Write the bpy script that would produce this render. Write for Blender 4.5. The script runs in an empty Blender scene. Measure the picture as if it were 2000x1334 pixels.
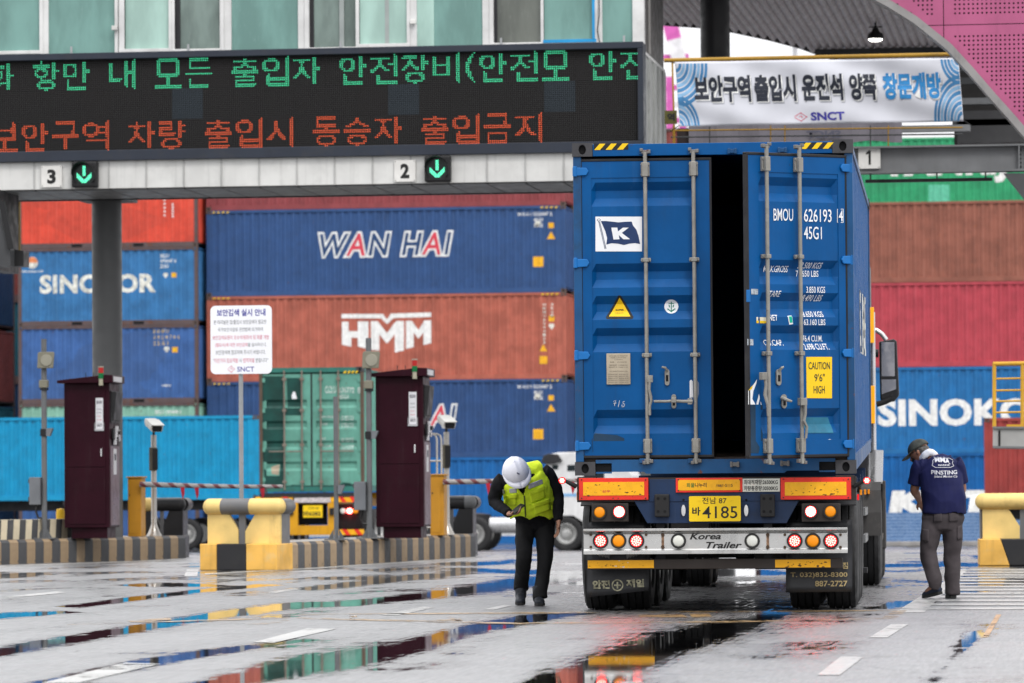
import bpy, bmesh, math, random
import numpy as np
from mathutils import Vector, Matrix, noise
from mathutils.bvhtree import BVHTree
random.seed(7)
R = math.radians
PI = math.pi
S = bpy.context.scene
COL = S.collection

# ------------------------------------------------------------------ camera
F = 8550.0                      # focal length in pixels of a 2000 px wide frame
YAW, PITCH, ROLL = R(7.66), math.atan(288 / F), -0.007
CZ = 1.08
cam = bpy.data.cameras.new('camera')
camo = bpy.data.objects.new('camera', cam)
COL.objects.link(camo)
CM = Matrix.Rotation(YAW, 3, 'Z') @ Matrix.Rotation(PI / 2 + PITCH, 3, 'X') @ Matrix.Rotation(ROLL, 3, 'Z')
camo.matrix_world = Matrix.Translation((0, 0, CZ)) @ CM.to_4x4()
cam.sensor_width = 36
cam.lens = F / 2000 * 36
cam.clip_end = 5000
cam.dof.use_dof = True
cam.dof.focus_distance = 38.3
cam.dof.aperture_fstop = 4.5
S.camera = camo

# ------------------------------------------------------------------ world: overcast daylight
SUN_EL, SUN_AZ = R(52), R(150)
w = bpy.data.worlds.new("World")
S.world = w
w.use_nodes = True
nt = w.node_tree
nt.nodes.clear()
out = nt.nodes.new('ShaderNodeOutputWorld')
bg = nt.nodes.new('ShaderNodeBackground')
sky = nt.nodes.new('ShaderNodeTexSky')
sky.sky_type = 'NISHITA'
sky.sun_disc = False
sky.sun_elevation = SUN_EL
sky.sun_rotation = SUN_AZ
sky.air_density = 1.0
sky.dust_density = 4.0
tcw = nt.nodes.new('ShaderNodeTexCoord')
nz = nt.nodes.new('ShaderNodeTexNoise')
nz.inputs['Scale'].default_value = 2.2
nz.inputs['Detail'].default_value = 5
rmp = nt.nodes.new('ShaderNodeMapRange')
rmp.inputs['From Min'].default_value = 0.3
rmp.inputs['From Max'].default_value = 0.7
rmp.inputs['To Min'].default_value = 0.9
rmp.inputs['To Max'].default_value = 1.1
cc = nt.nodes.new('ShaderNodeCombineXYZ')
mulb = nt.nodes.new('ShaderNodeMath'); mulb.operation = 'MULTIPLY'; mulb.inputs[1].default_value = 1.02
mixw = nt.nodes.new('ShaderNodeMix')
mixw.data_type = 'RGBA'
mixw.inputs['Factor'].default_value = 0.92      # cloud cover
L = nt.links.new
L(tcw.outputs['Generated'], nz.inputs['Vector'])
L(nz.outputs['Fac'], rmp.inputs['Value'])
sepw = nt.nodes.new('ShaderNodeSeparateXYZ'); L(tcw.outputs['Generated'], sepw.inputs[0])
grd = nt.nodes.new('ShaderNodeMapRange')          # an overcast sky is brightest overhead
grd.inputs['From Min'].default_value = 0.0; grd.inputs['From Max'].default_value = 1.0
grd.inputs['To Min'].default_value = 11.5; grd.inputs['To Max'].default_value = 27.0
L(sepw.outputs[2], grd.inputs['Value'])
gm_ = nt.nodes.new('ShaderNodeMath'); gm_.operation = 'MULTIPLY'
L(grd.outputs[0], gm_.inputs[0]); L(rmp.outputs[0], gm_.inputs[1])
L(gm_.outputs[0], cc.inputs[0]); L(gm_.outputs[0], cc.inputs[1])
L(gm_.outputs[0], mulb.inputs[0]); L(mulb.outputs[0], cc.inputs[2])
L(sky.outputs[0], mixw.inputs['A']); L(cc.outputs[0], mixw.inputs['B'])
L(mixw.outputs['Result'], bg.inputs['Color'])
bg.inputs['Strength'].default_value = 0.10
L(bg.outputs[0], out.inputs[0])

sun = bpy.data.lights.new('sun', 'SUN')
sun.energy = 1.3
sun.angle = R(14)
sun.color = (1, 0.97, 0.93)
suno = bpy.data.objects.new('sun', sun)
COL.objects.link(suno)
# behind the camera and to its right, high
sd = Vector((math.sin(SUN_AZ) * math.cos(SUN_EL), math.cos(SUN_AZ) * math.cos(SUN_EL), math.sin(SUN_EL)))
suno.rotation_euler = sd.to_track_quat('Z', 'Y').to_euler()

S.view_settings.view_transform = 'Standard'
S.view_settings.look = 'None'
S.view_settings.gamma = 1
S.view_settings.exposure = 0.0
S.view_settings.use_curve_mapping = False
S.cycles.use_denoising = True
S.cycles.max_bounces = 8
S.cycles.diffuse_bounces = 3
S.cycles.glossy_bounces = 4
S.cycles.transparent_max_bounces = 8
S.cycles.caustics_reflective = False
S.cycles.caustics_refractive = False

# ------------------------------------------------------------------ survey helpers: sight lines from the camera station
def ray(px, py):
    return (CM @ Vector(((px - 1000) / F, -(py - 667) / F, -1)))
def at_z(px, py, z=0.0):
    r = ray(px, py); t = (z - CZ) / r.z
    return Vector((r.x * t, r.y * t, z))
def at_Y(px, py, Y):
    r = ray(px, py); t = Y / r.y
    return Vector((r.x * t, Y, CZ + r.z * t))
def at_d(px, py, d):
    r = ray(px, py)
    return Vector((r.x * d, r.y * d, CZ + r.z * d))
def gz(Y):
    if Y < 72: return 0.0
    if Y < 128: return -0.75 * (Y - 72) / 56
    return -0.75

# ------------------------------------------------------------------ materials
MATS = {}
def new_mat(name):
    m = bpy.data.materials.new(name); m.use_nodes = True
    m.node_tree.nodes.clear()
    return m
class NG:
    def __init__(s, m): s.t = m.node_tree
    def n(s, typ, **kw):
        nd = s.t.nodes.new('ShaderNode' + typ)
        for k, v in kw.items():
            if k.startswith('i_'):
                key = k[2:]
                nd.inputs[int(key) if key.isdigit() else key.replace('_', ' ')].default_value = v
            else: setattr(nd, k, v)
        return nd
    def l(s, a, b): s.t.links.new(a, b)
    def noise(s, scale, detail=3, vec=None, rough=0.55):
        n = s.n('TexNoise'); n.inputs['Scale'].default_value = scale; n.inputs['Detail'].default_value = detail
        n.inputs['Roughness'].default_value = rough
        if vec is not None: s.l(vec, n.inputs['Vector'])
        return n.outputs['Fac']
    def ramp(s, v, a, b, c=0.0, d=1.0):
        n = s.n('MapRange'); n.interpolation_type = 'SMOOTHSTEP'
        for k, x in zip(('From Min', 'From Max', 'To Min', 'To Max'), (a, b, c, d)): n.inputs[k].default_value = x
        s.l(v, n.inputs['Value']); return n.outputs[0]
    def math(s, op, a, b=None):
        n = s.n('Math', operation=op)
        for i, x in enumerate((a, b)):
            if x is None: continue
            if isinstance(x, (int, float)): n.inputs[i].default_value = x
            else: s.l(x, n.inputs[i])
        return n.outputs[0]
    def mix(s, f, a, b, mode='MIX'):
        n = s.n('Mix', data_type='RGBA', blend_type=mode)
        for k, x in (('Factor', f), ('A', a), ('B', b)):
            if isinstance(x, (int, float)): n.inputs[k].default_value = x
            elif isinstance(x, tuple): n.inputs[k].default_value = (*x[:3], 1)
            else: s.l(x, n.inputs[k])
        return n.outputs['Result']
    def mapping(s, vec, sc, loc=(0, 0, 0)):
        n = s.n('Mapping'); n.inputs['Scale'].default_value = sc; n.inputs['Location'].default_value = loc
        s.l(vec, n.inputs['Vector']); return n.outputs[0]

def M(name, col, rough=0.5, metal=0.0, var=0.12, vs=2.0, rust=0.0, streak=0.0, dirt=0.0, bump=0.0, bs=40.0,
      coat=0.0, emis=0.0, ecol=None, spec=0.3, rustcol=(0.13, 0.05, 0.025), dirtcol=(0.05, 0.045, 0.04), seed=0.0, patch=0.0):
    """painted / weathered surface: fading, rain streaks, grime and rust at the surface's own scale"""
    if name in MATS: return MATS[name]
    if name.startswith('paint_container') and not dirt: dirt, dirtcol, streak = 0.38, tuple(x * .45 + .006 for x in col), max(streak, .35)
    m = new_mat(name); g = NG(m)
    o = g.n('OutputMaterial'); p = g.n('BsdfPrincipled')
    p.inputs['Roughness'].default_value = rough; p.inputs['Metallic'].default_value = metal
    p.inputs['Specular IOR Level'].default_value = spec
    if coat: p.inputs['Coat Weight'].default_value = coat; p.inputs['Coat Roughness'].default_value = 0.08
    tc = g.n('TexCoord').outputs['Object']
    tc = g.mapping(tc, (1, 1, 1), (seed, seed * 1.7, seed * 0.6))
    c = None
    v1 = g.noise(vs, 4, tc)
    f1 = g.ramp(v1, 0.3, 0.7, 1 - var, 1 + var)
    n = g.n('Mix', data_type='RGBA', blend_type='MULTIPLY'); n.inputs['Factor'].default_value = 1
    n.inputs['A'].default_value = (*col, 1); g.l(f1, n.inputs['B']); c = n.outputs['Result']
    if patch:
        vp = g.n('TexVoronoi', feature='F1'); vp.inputs['Scale'].default_value = 0.7
        g.l(g.mapping(tc, (0.5, 1, 1)), vp.inputs['Vector'])
        sp = g.n('SeparateColor'); g.l(vp.outputs['Color'], sp.inputs[0])
        pf = g.ramp(sp.outputs[0], 0.72, 0.74, 0, patch)
        c = g.mix(pf, c, tuple(min(1, x * 0.55 + 0.02) for x in col))
    if streak:
        sv = g.noise(1.0, 5, g.mapping(tc, (9, 9, 0.5)), 0.65)
        c = g.mix(g.ramp(sv, 0.52, 0.8, 0, streak), c, tuple(x * 0.35 + 0.015 for x in col))
        sv2 = g.noise(1.0, 5, g.mapping(tc, (14, 14, 0.8), (5, 3, 1)), 0.65)
        c = g.mix(g.ramp(sv2, 0.58, 0.85, 0, streak * 0.8), c, tuple(min(1, x * 1.1 + 0.12) for x in col))
    if dirt:
        dv = g.noise(3.1, 6, tc, 0.7)
        c = g.mix(g.ramp(dv, 0.5, 0.75, 0, dirt), c, dirtcol)
    r_out = g.ramp(g.noise(6, 4, tc), 0.3, 0.7, max(0.02, rough - 0.08), min(1, rough + 0.12))
    if rust:
        rv = g.noise(7.0, 8, tc, 0.72)
        rm = g.ramp(rv, 0.66 - 0.14 * rust, 0.74 - 0.12 * rust, 0, 1)
        c = g.mix(rm, c, rustcol)
        r_out = g.math('MAXIMUM', r_out, g.math('MULTIPLY', rm, 0.85))
    g.l(c, p.inputs['Base Color']); g.l(r_out, p.inputs['Roughness'])
    if bump:
        b = g.n('Bump'); b.inputs['Strength'].default_value = bump; b.inputs['Distance'].default_value = 0.01
        g.l(g.noise(bs, 4, tc), b.inputs['Height']); g.l(b.outputs[0], p.inputs['Normal'])
    if emis:
        p.inputs['Emission Color'].default_value = (*(ecol or col), 1); p.inputs['Emission Strength'].default_value = emis
    g.l(p.outputs[0], o.inputs[0])
    MATS[name] = m
    return m
def ink(name, col, rough=0.5, wear=0.12):
    return M('ink_' + name, col, rough, var=wear, vs=9)

# ------------------------------------------------------------------ mesh builder
class MB:
    def __init__(s): s.v = []; s.f = []; s.m = []; s.mi = 0
    def add(s, vs, fs):
        b = len(s.v); s.v += [tuple(v) for v in vs]
        s.f += [tuple(b + i for i in f) for f in fs]; s.m += [s.mi] * len(fs); return s
    def box(s, x0, x1, y0, y1, z0, z1):
        if x0 > x1: x0, x1 = x1, x0
        if y0 > y1: y0, y1 = y1, y0
        if z0 > z1: z0, z1 = z1, z0
        return s.add([(x0, y0, z0), (x1, y0, z0), (x1, y1, z0), (x0, y1, z0), (x0, y0, z1), (x1, y0, z1), (x1, y1, z1), (x0, y1, z1)],
                     [(0, 3, 2, 1), (4, 5, 6, 7), (0, 1, 5, 4), (1, 2, 6, 5), (2, 3, 7, 6), (3, 0, 4, 7)])
    def prism(s, poly, axis, a, b):
        """poly: (u,v) list; axis 'x','y','z' extruded from a to b"""
        n = len(poly)
        def P(u, v, t): return {'x': (t, u, v), 'y': (u, t, v), 'z': (u, v, t)}[axis]
        area = sum(poly[i][0] * poly[(i + 1) % n][1] - poly[(i + 1) % n][0] * poly[i][1] for i in range(n))
        if (area < 0) != (axis == 'y'): poly = poly[::-1]
        if a > b: a, b = b, a
        vs = [P(u, v, a) for u, v in poly] + [P(u, v, b) for u, v in poly]
        fs = [tuple(range(n))[::-1], tuple(range(n, 2 * n))] + [(i, (i + 1) % n, n + (i + 1) % n, n + i) for i in range(n)]
        return s.add(vs, fs)
    def cyl(s, p0, p1, r0, r1=None, n=16, cap=True):
        r1 = r0 if r1 is None else r1
        p0, p1 = Vector(p0), Vector(p1); d = (p1 - p0).normalized()
        u = d.orthogonal().normalized(); v = d.cross(u)
        vs = []
        for p, r in ((p0, r0), (p1, r1)):
            vs += [p + (u * math.cos(2 * PI * i / n) + v * math.sin(2 * PI * i / n)) * r for i in range(n)]
        fs = [(i, (i + 1) % n, n + (i + 1) % n, n + i) for i in range(n)]
        if cap: fs += [tuple(range(n))[::-1], tuple(range(n, 2 * n))]
        return s.add(vs, fs)
    def tube(s, pts, r, n=10):
        pts = [Vector(p) for p in pts]; rings = []; u = None
        rr = r if isinstance(r, (list, tuple)) else [r] * len(pts)
        for i, p in enumerate(pts):
            d = (pts[min(i + 1, len(pts) - 1)] - pts[max(i - 1, 0)]).normalized()
            if u is None: u = d.orthogonal().normalized()
            u = (u - d * u.dot(d)).normalized(); v = d.cross(u)
            rings.append([p + (u * math.cos(2 * PI * k / n) + v * math.sin(2 * PI * k / n)) * rr[i] for k in range(n)])
        vs = [q for ring in rings for q in ring]; fs = []
        for i in range(len(pts) - 1):
            fs += [(i * n + k, i * n + (k + 1) % n, (i + 1) * n + (k + 1) % n, (i + 1) * n + k) for k in range(n)]
        e = (len(pts) - 1) * n
        fs += [tuple(range(n))[::-1], tuple(range(e, e + n))]
        return s.add(vs, fs)
    def lathe(s, prof, axis_o, axis_d, n=24):
        """prof: list of (radius, along)"""
        o = Vector(axis_o); d = Vector(axis_d).normalized(); u = d.orthogonal().normalized(); v = d.cross(u)
        vs = [o + d * t + (u * math.cos(2 * PI * k / n) + v * math.sin(2 * PI * k / n)) * r for r, t in prof for k in range(n)]
        fs = []
        for i in range(len(prof) - 1):
            fs += [(i * n + k, i * n + (k + 1) % n, (i + 1) * n + (k + 1) % n, (i + 1) * n + k) for k in range(n)]
        if prof[0][0] > 1e-4: fs.append(tuple(range(n))[::-1])
        e = (len(prof) - 1) * n
        if prof[-1][0] > 1e-4: fs.append(tuple(range(e, e + n)))
        return s.add(vs, fs)
    def disc(s, c, r, n=20, ry=None, y=None):
        """disc facing -Y in the XZ plane"""
        ry = ry or r
        vs = [(c[0] + r * math.cos(2 * PI * k / n), c[1], c[2] + ry * math.sin(2 * PI * k / n)) for k in range(n)]
        return s.add(vs, [tuple(range(n))])
    def quad(s, a, b, c, d): return s.add([a, b, c, d], [(0, 1, 2, 3)])
    def poly(s, pts): return s.add(pts, [tuple(range(len(pts)))])
    def mesh(s, name='m', mats=()):
        me = bpy.data.meshes.new(name); me.from_pydata(s.v, [], s.f)
        for x in (mats if isinstance(mats, (list, tuple)) else [mats]): me.materials.append(x)
        if any(s.m): me.polygons.foreach_set('material_index', s.m)
        me.update(); return me
    def build(s, name, mats, parent=None, bevel=0, smooth=False, loc=None, rot=None, seg=2):
        return obj(name, s.mesh(name, mats), parent, bevel, smooth, loc, rot, seg)

def obj(name, me, parent=None, bevel=0, smooth=False, loc=None, rot=None, seg=2):
    o = bpy.data.objects.new(name, me); COL.objects.link(o)
    if parent is not None: o.parent = parent
    if loc is not None: o.location = loc
    if rot is not None: o.rotation_euler = rot
    if bevel:
        b = o.modifiers.new('bevel', 'BEVEL'); b.width = bevel; b.segments = seg; b.limit_method = 'ANGLE'; b.angle_limit = R(40)
    if smooth:
        me.shade_smooth()
        if smooth == 'auto':
            try: me.set_sharp_from_angle(angle=R(38))
            except Exception: pass
    return o
def tag(o, label=None, cat=None, group=None, kind=None):
    if label: o['label'] = label
    if cat: o['category'] = cat
    if group: o['group'] = group
    if kind: o['kind'] = kind
    return o
def thing(name, label, cat, loc=(0, 0, 0), rot=(0, 0, 0), group=None):
    o = bpy.data.objects.new(name, None); COL.objects.link(o)
    o.empty_display_size = 0.3; o.location = loc; o.rotation_euler = rot
    return tag(o, label, cat, group)
def kids(o): return [c for c in ALLOBJ() if c.parent == o]
def ALLOBJ(): return list(COL.objects)
def copy_thing(o, loc, label, group=None, rot=None, scale=None):
    allo = ALLOBJ()
    def cp(x, par):
        c = x.copy(); COL.objects.link(c)
        if par is not None: c.parent = par
        for k in allo:
            if k.parent == x: cp(k, c)
        return c
    r = cp(o, None); r.location = loc; r['label'] = label
    if group: r['group'] = group
    if rot is not None: r.rotation_euler = rot
    if scale is not None: r.scale = scale
    return r

# ------------------------------------------------------------------ lettering
def text_mesh(body, mats, bold=0.0, shear=0.0, cols=None, spacing=1.0, res=3, align='LEFT', line=1.0):
    c = bpy.data.curves.new('lettering', 'FONT'); c.body = body; c.resolution_u = res
    c.offset = bold; c.shear = shear; c.space_character = spacing; c.align_x = align; c.space_line = line
    for x in (mats if isinstance(mats, (list, tuple)) else [mats]): c.materials.append(x)
    if cols:
        for i, k in enumerate(cols):
            if i < len(c.body_format): c.body_format[i].material_index = k
    o = bpy.data.objects.new('lettering', c)
    me = bpy.data.meshes.new_from_object(o)
    bpy.data.objects.remove(o); bpy.data.curves.remove(c)
    return me
def fit_text(body, mats, x0, x1, z0, z1, y, bold=0.0, shear=0.0, cols=None, spacing=1.0, parent=None, name='lettering',
             fn=None, brk=None, brkz=None, mirror=False, bbox=None, align='LEFT', line=1.0, res=3, xdir=1):
    """letters stretched to fill the box x0..x1, z0..z1 of a wall whose front faces -Y; fn(x,z) gives the relief of the wall"""
    me = text_mesh(body, mats, bold, shear, cols, spacing, res, align, line)
    n = len(me.vertices); co = np.empty(n * 3); me.vertices.foreach_get('co', co); co = co.reshape(-1, 3)
    lo, hi = co.min(0), co.max(0)
    if bbox is not None: lo[:2], hi[:2] = bbox[0], bbox[1]
    u = (co[:, 0] - lo[0]) / max(1e-6, hi[0] - lo[0]); v = (co[:, 1] - lo[1]) / max(1e-6, hi[1] - lo[1])
    if mirror: u = 1 - u
    co2 = np.stack([x0 + u * (x1 - x0), np.full(n, y), z0 + v * (z1 - z0)], 1)
    me.vertices.foreach_set('co', co2.ravel()); me.update()
    if brk or brkz:
        conform(me, fn, brk, brkz, y)
    return obj(name, me, parent), (lo[:2].copy(), hi[:2].copy())
def conform(me, fn, brk, brkz, y):
    bm = bmesh.new(); bm.from_mesh(me)
    xs = [v.co.x for v in bm.verts]; zs = [v.co.z for v in bm.verts]
    if not xs: bm.free(); return
    for b in brk or []:
        if min(xs) < b < max(xs):
            bmesh.ops.bisect_plane(bm, geom=bm.verts[:] + bm.edges[:] + bm.faces[:], plane_co=(b, 0, 0), plane_no=(1, 0, 0), dist=1e-5)
    for b in brkz or []:
        if min(zs) < b < max(zs):
            bmesh.ops.bisect_plane(bm, geom=bm.verts[:] + bm.edges[:] + bm.faces[:], plane_co=(0, 0, b), plane_no=(0, 0, 1), dist=1e-5)
    for v in bm.verts: v.co.y = y + fn(v.co.x, v.co.z)
    bm.to_mesh(me); bm.free()
def flat_obj(name, polys, mats, parent, y, fn=None, brk=None, brkz=None):
    """polys: list of (material index, [(x,z)...]) flat print on a wall facing -Y"""
    mb = MB()
    for mi, p in polys:
        mb.mi = mi
        a = sum(p[i][0] * p[(i + 1) % len(p)][1] - p[(i + 1) % len(p)][0] * p[i][1] for i in range(len(p)))
        if a < 0: p = p[::-1]
        mb.poly([(q[0], y - 0.0012 * mi, q[1]) for q in p])
    me = mb.mesh(name, mats)
    if brk or brkz:
        ys = {}
        bm = bmesh.new(); bm.from_mesh(me)
        for b in brk or []:
            bmesh.ops.bisect_plane(bm, geom=bm.verts[:] + bm.edges[:] + bm.faces[:], plane_co=(b, 0, 0), plane_no=(1, 0, 0), dist=1e-5)
        for b in brkz or []:
            bmesh.ops.bisect_plane(bm, geom=bm.verts[:] + bm.edges[:] + bm.faces[:], plane_co=(0, 0, b), plane_no=(0, 0, 1), dist=1e-5)
        for v in bm.verts: v.co.y += fn(v.co.x, v.co.z)
        bm.to_mesh(me); bm.free()
    return obj(name, me, parent)
def circ(cx, cz, r, n=20, rz=None, a0=0, a1=2 * PI):
    rz = rz or r
    return [(cx + r * math.cos(a0 + (a1 - a0) * k / n), cz + rz * math.sin(a0 + (a1 - a0) * k / n)) for k in range(n)]
# ================================================================== ground: wet asphalt apron
# shallow wheel ruts that hold water: (image-traced centre line, thickness) surveyed to the ground
RUTS = [
 ([(-60,1283),(0,1273),(125,1252),(230,1234),(310,1221),(400,1205),(485,1194),(560,1184),(700,1177),(825,1164),(925,1152),(1000,1140),(1120,1126)],
  [20,18,16,14,14,14,14,12,9,13,20,24,12]),
 ([(380,1345),(500,1318),(560,1303),(690,1286),(750,1275),(850,1252),(930,1227),(1050,1207),(1120,1199)], [26,34,42,46,36,30,22,16,8]),
 ([(1040,1350),(1130,1330),(1200,1300),(1300,1260),(1380,1240),(1450,1222),(1510,1200)], [70,80,92,66,46,36,20]),
 ([(-60,1208),(0,1203),(60,1200),(120,1196)], [10,9,7,4]),
 ([(150,1184),(250,1171),(400,1153),(520,1143)], [5,7,5,3]),
 ([(20,1352),(125,1328),(250,1302),(400,1276),(520,1260),(600,1250)], [16,16,18,14,8,3]),
 ([(600,1150),(700,1140),(800,1128),(900,1120)], [6,10,9,5]),
 ([(1846,1330),(1868,1296),(1890,1254),(1902,1238)], [26,40,40,16]),
 ([(260,1143),(330,1142),(420,1144)], [3,6,3]),
 ([(900,1112),(1000,1117),(1120,1119)], [5,7,5]),
 ([(1130,1140),(1250,1122),(1400,1118),(1520,1119)], [8,14,16,8]),
 ([(1715,1187),(1750,1181),(1800,1176)], [5,12,4]),
 ([(1850,1138),(1920,1136),(2020,1131)], [4,6,7]),
 ([(1700,1105),(1850,1103),(2020,1104)], [5,6,7]),
]
DAMP_SHADE = [([(1120,1165),(1280,1172),(1520,1172),(1700,1165)], [90,110,110,80]), ([(1180,1290),(1300,1235),(1480,1195),(1640,1200)], [60,120,100,30]), ([(300,1130),(420,1120),(560,1122)], [24,26,16]), ([(1850,1320),(1880,1250),(1915,1225)], [60,70,30])]  # damp strips; those under and behind the truck also paint its shade
def make_ground():
    def axis(parts):
        r = []
        for a, b, st in parts: r += list(np.arange(a, b, st))
        return np.array(r + [parts[-1][1]])
    xs = axis([(-1500, -100, 100), (-100, -26, 6), (-26, 8, 0.14), (8, 60, 4), (60, 1500, 100)])
    ys = axis([(-300, 0, 30), (0, 20, 2), (20, 62, 0.13), (62, 132, 0.5), (132, 200, 8), (200, 3200, 150)])
    X, Y = np.meshgrid(xs, ys)
    Z = np.where(Y < 72, 0, np.where(Y < 128, -0.75 * (Y - 72) / 56, -0.75))
    P = np.stack([X, Y, Z - CZ], -1) @ np.array(CM)            # to camera frame
    dz = np.minimum(P[..., 2], -0.5)
    px = 1000 + F * P[..., 0] / -dz; py = 667 - F * P[..., 1] / -dz
    dep = np.full(X.shape, -1.0)
    for pts, th in RUTS:
        a = np.array(pts, float)
        yc = np.interp(px, a[:, 0], a[:, 1]); t = np.interp(px, a[:, 0], th)
        over = np.maximum(np.maximum(a[0, 0] - px, px - a[-1, 0]), 0)
        d = 1 - np.abs(py - yc) / (t * 0.5 + 1.5) - over / 40
        dep = np.maximum(dep, d)
    for pts, th in DAMP_SHADE:
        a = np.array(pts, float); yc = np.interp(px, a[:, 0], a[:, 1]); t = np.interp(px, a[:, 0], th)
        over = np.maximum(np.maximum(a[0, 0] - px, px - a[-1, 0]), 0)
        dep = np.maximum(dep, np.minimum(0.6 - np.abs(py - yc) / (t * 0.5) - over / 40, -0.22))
    dep = np.where((Y > 20) & (Y < 66), dep, -1.0)
    nx, ny = len(xs), len(ys)
    me = bpy.data.meshes.new('ground')
    idx = np.arange(nx * ny).reshape(ny, nx)
    q = np.stack([idx[:-1, :-1], idx[:-1, 1:], idx[1:, 1:], idx[1:, :-1]], -1).reshape(-1, 4)
    me.vertices.add(nx * ny); me.vertices.foreach_set('co', np.stack([X, Y, Z], -1).ravel())
    me.loops.add(q.size); me.loops.foreach_set('vertex_index', q.ravel())
    me.polygons.add(len(q)); me.polygons.foreach_set('loop_start', np.arange(0, q.size, 4)); 
    me.update(calc_edges=True)
    at = me.attributes.new('rut', 'FLOAT', 'POINT'); at.data.foreach_set('value', dep.ravel().astype(np.float32))
    me.shade_smooth()
    m = new_mat('wet_asphalt'); g = NG(m)
    o = g.n('OutputMaterial'); p = g.n('BsdfPrincipled')
    tc = g.n('TexCoord').outputs['Object']
    ra = g.n('Attribute', attribute_name='rut').outputs['Fac']
    fine = g.noise(9.0, 8, tc, 0.75)
    edge = g.noise(2.2, 9, tc, 0.72)
    big = g.noise(0.5, 6, g.mapping(tc, (1.5, 0.55, 1)), 0.6)
    lane = g.noise(1.0, 4, g.mapping(tc, (1.15, 0.06, 1)), 0.55)
    strk = g.noise(1.0, 5, g.mapping(tc, (26, 1.1, 1)), 0.7); strk2 = g.noise(1.0, 3, g.mapping(tc, (60, 3.0, 1)), 0.6)
    rag = g.math('ADD', g.math('MULTIPLY', g.math('SUBTRACT', strk, 0.5), 1.8), g.math('ADD', g.math('MULTIPLY', g.math('SUBTRACT', edge, 0.5), 2.2), g.math('MULTIPLY', g.math('SUBTRACT', fine, 0.5), 1.6)))
    e = g.math('ADD', ra, rag)
    pud1 = g.ramp(e, 0.0, 0.16)
    damp_shade1 = g.ramp(e, -0.75, 0.05)
    e2 = g.math('ADD', g.math('ADD', big, g.math('MULTIPLY', rag, 0.20)), g.math('MULTIPLY', g.math('SUBTRACT', lane, 0.5), 0.5))
    sp = g.n('SeparateXYZ'); g.l(tc, sp.inputs[0])
    far = g.ramp(sp.outputs[1], 33, 56, 0.0, 0.13)
    e3 = g.math('ADD', e2, far)
    pud2 = g.ramp(e3, 0.685, 0.705)
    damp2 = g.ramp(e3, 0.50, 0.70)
    pud = g.math('MAXIMUM', pud1, pud2); damp_shade = g.math('MAXIMUM', damp_shade1, damp2)
    grain = g.noise(140, 3, tc); agg = g.noise(38, 5, tc, 0.7); tone = g.noise(0.8, 7, tc, 0.65)
    col = g.mix(g.ramp(grain, 0.35, 0.7), (0.11, 0.112, 0.115), (0.26, 0.26, 0.265))
    col = g.mix(g.ramp(agg, 0.45, 0.7, 0, 0.5), col, (0.045, 0.045, 0.047))
    col = g.mix(g.ramp(tone, 0.35, 0.65, 0, 0.45), col, (0.085, 0.086, 0.09))
    col = g.mix(g.ramp(lane, 0.45, 0.7, 0, 0.35), col, (0.06, 0.06, 0.062))
    col = g.mix(g.ramp(strk, 0.40, 0.62, 0, 0.32), col, (0.05, 0.05, 0.052))
    col = g.mix(g.ramp(strk2, 0.42, 0.66, 0, 0.28), col, (0.36, 0.36, 0.37))
    cr = g.n('TexVoronoi', feature='DISTANCE_TO_EDGE'); cr.inputs['Scale'].default_value = 0.35
    wob = g.n('Mix', data_type='RGBA'); wob.inputs['Factor'].default_value = 0.12; nv = g.n('TexNoise'); nv.inputs['Scale'].default_value = 1.5; nv.inputs['Detail'].default_value = 6
    g.l(tc, nv.inputs['Vector']); g.l(tc, wob.inputs['A']); g.l(nv.outputs['Color'], wob.inputs['B']); g.l(wob.outputs['Result'], cr.inputs['Vector'])
    crk = g.ramp(cr.outputs['Distance'], 0.0, 0.006, 0.75, 0.0)
    col = g.mix(crk, col, (0.02, 0.02, 0.02))
    col = g.mix(g.math('MULTIPLY', damp_shade, 0.55), col, (0.035, 0.035, 0.037))  # darkens damp asphalt and the painted shade around the truck
    col = g.mix(pud, col, (0.012, 0.012, 0.013))
    g.l(col, p.inputs['Base Color'])
    rr = g.ramp(g.math('ADD', g.math('MULTIPLY', tone, 0.5), g.math('MULTIPLY', strk, 0.5)), 0.38, 0.62, 0.28, 0.56)
    def fmix(f, a, b):
        n = g.n('Mix', data_type='FLOAT'); g.l(f, n.inputs['Factor'])
        for k, x in (('A', a), ('B', b)):
            if isinstance(x, float): n.inputs[k].default_value = x
            else: g.l(x, n.inputs[k])
        return n.outputs[0]
    rr = fmix(damp_shade, rr, 0.24); rr = fmix(pud, rr, 0.02)
    g.l(rr, p.inputs['Coat Roughness']); p.inputs['Coat Weight'].default_value = 1.0; p.inputs['Coat IOR'].default_value = 1.5
    g.l(fmix(pud, 0.6, 0.05), p.inputs['Roughness'])
    p.inputs['Specular IOR Level'].default_value = 0.5
    b = g.n('Bump'); b.inputs['Distance'].default_value = 0.004
    g.l(g.math('MULTIPLY', g.math('SUBTRACT', 1.0, pud), 0.6), b.inputs['Strength'])
    g.l(g.math('ADD', grain, agg), b.inputs['Height'])
    b2 = g.n('Bump'); b2.inputs['Strength'].default_value = 0.10; b2.inputs['Distance'].default_value = 0.0012
    g.l(g.noise(7, 3, g.mapping(tc, (1, 0.8, 1))), b2.inputs['Height']); g.l(b.outputs[0], b2.inputs['Normal'])
    g.l(b2.outputs[0], p.inputs['Normal']); g.l(b2.outputs[0], p.inputs['Coat Normal'])
    g.l(p.outputs[0], o.inputs[0])
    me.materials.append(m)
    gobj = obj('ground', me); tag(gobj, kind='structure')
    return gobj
make_ground()

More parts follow.
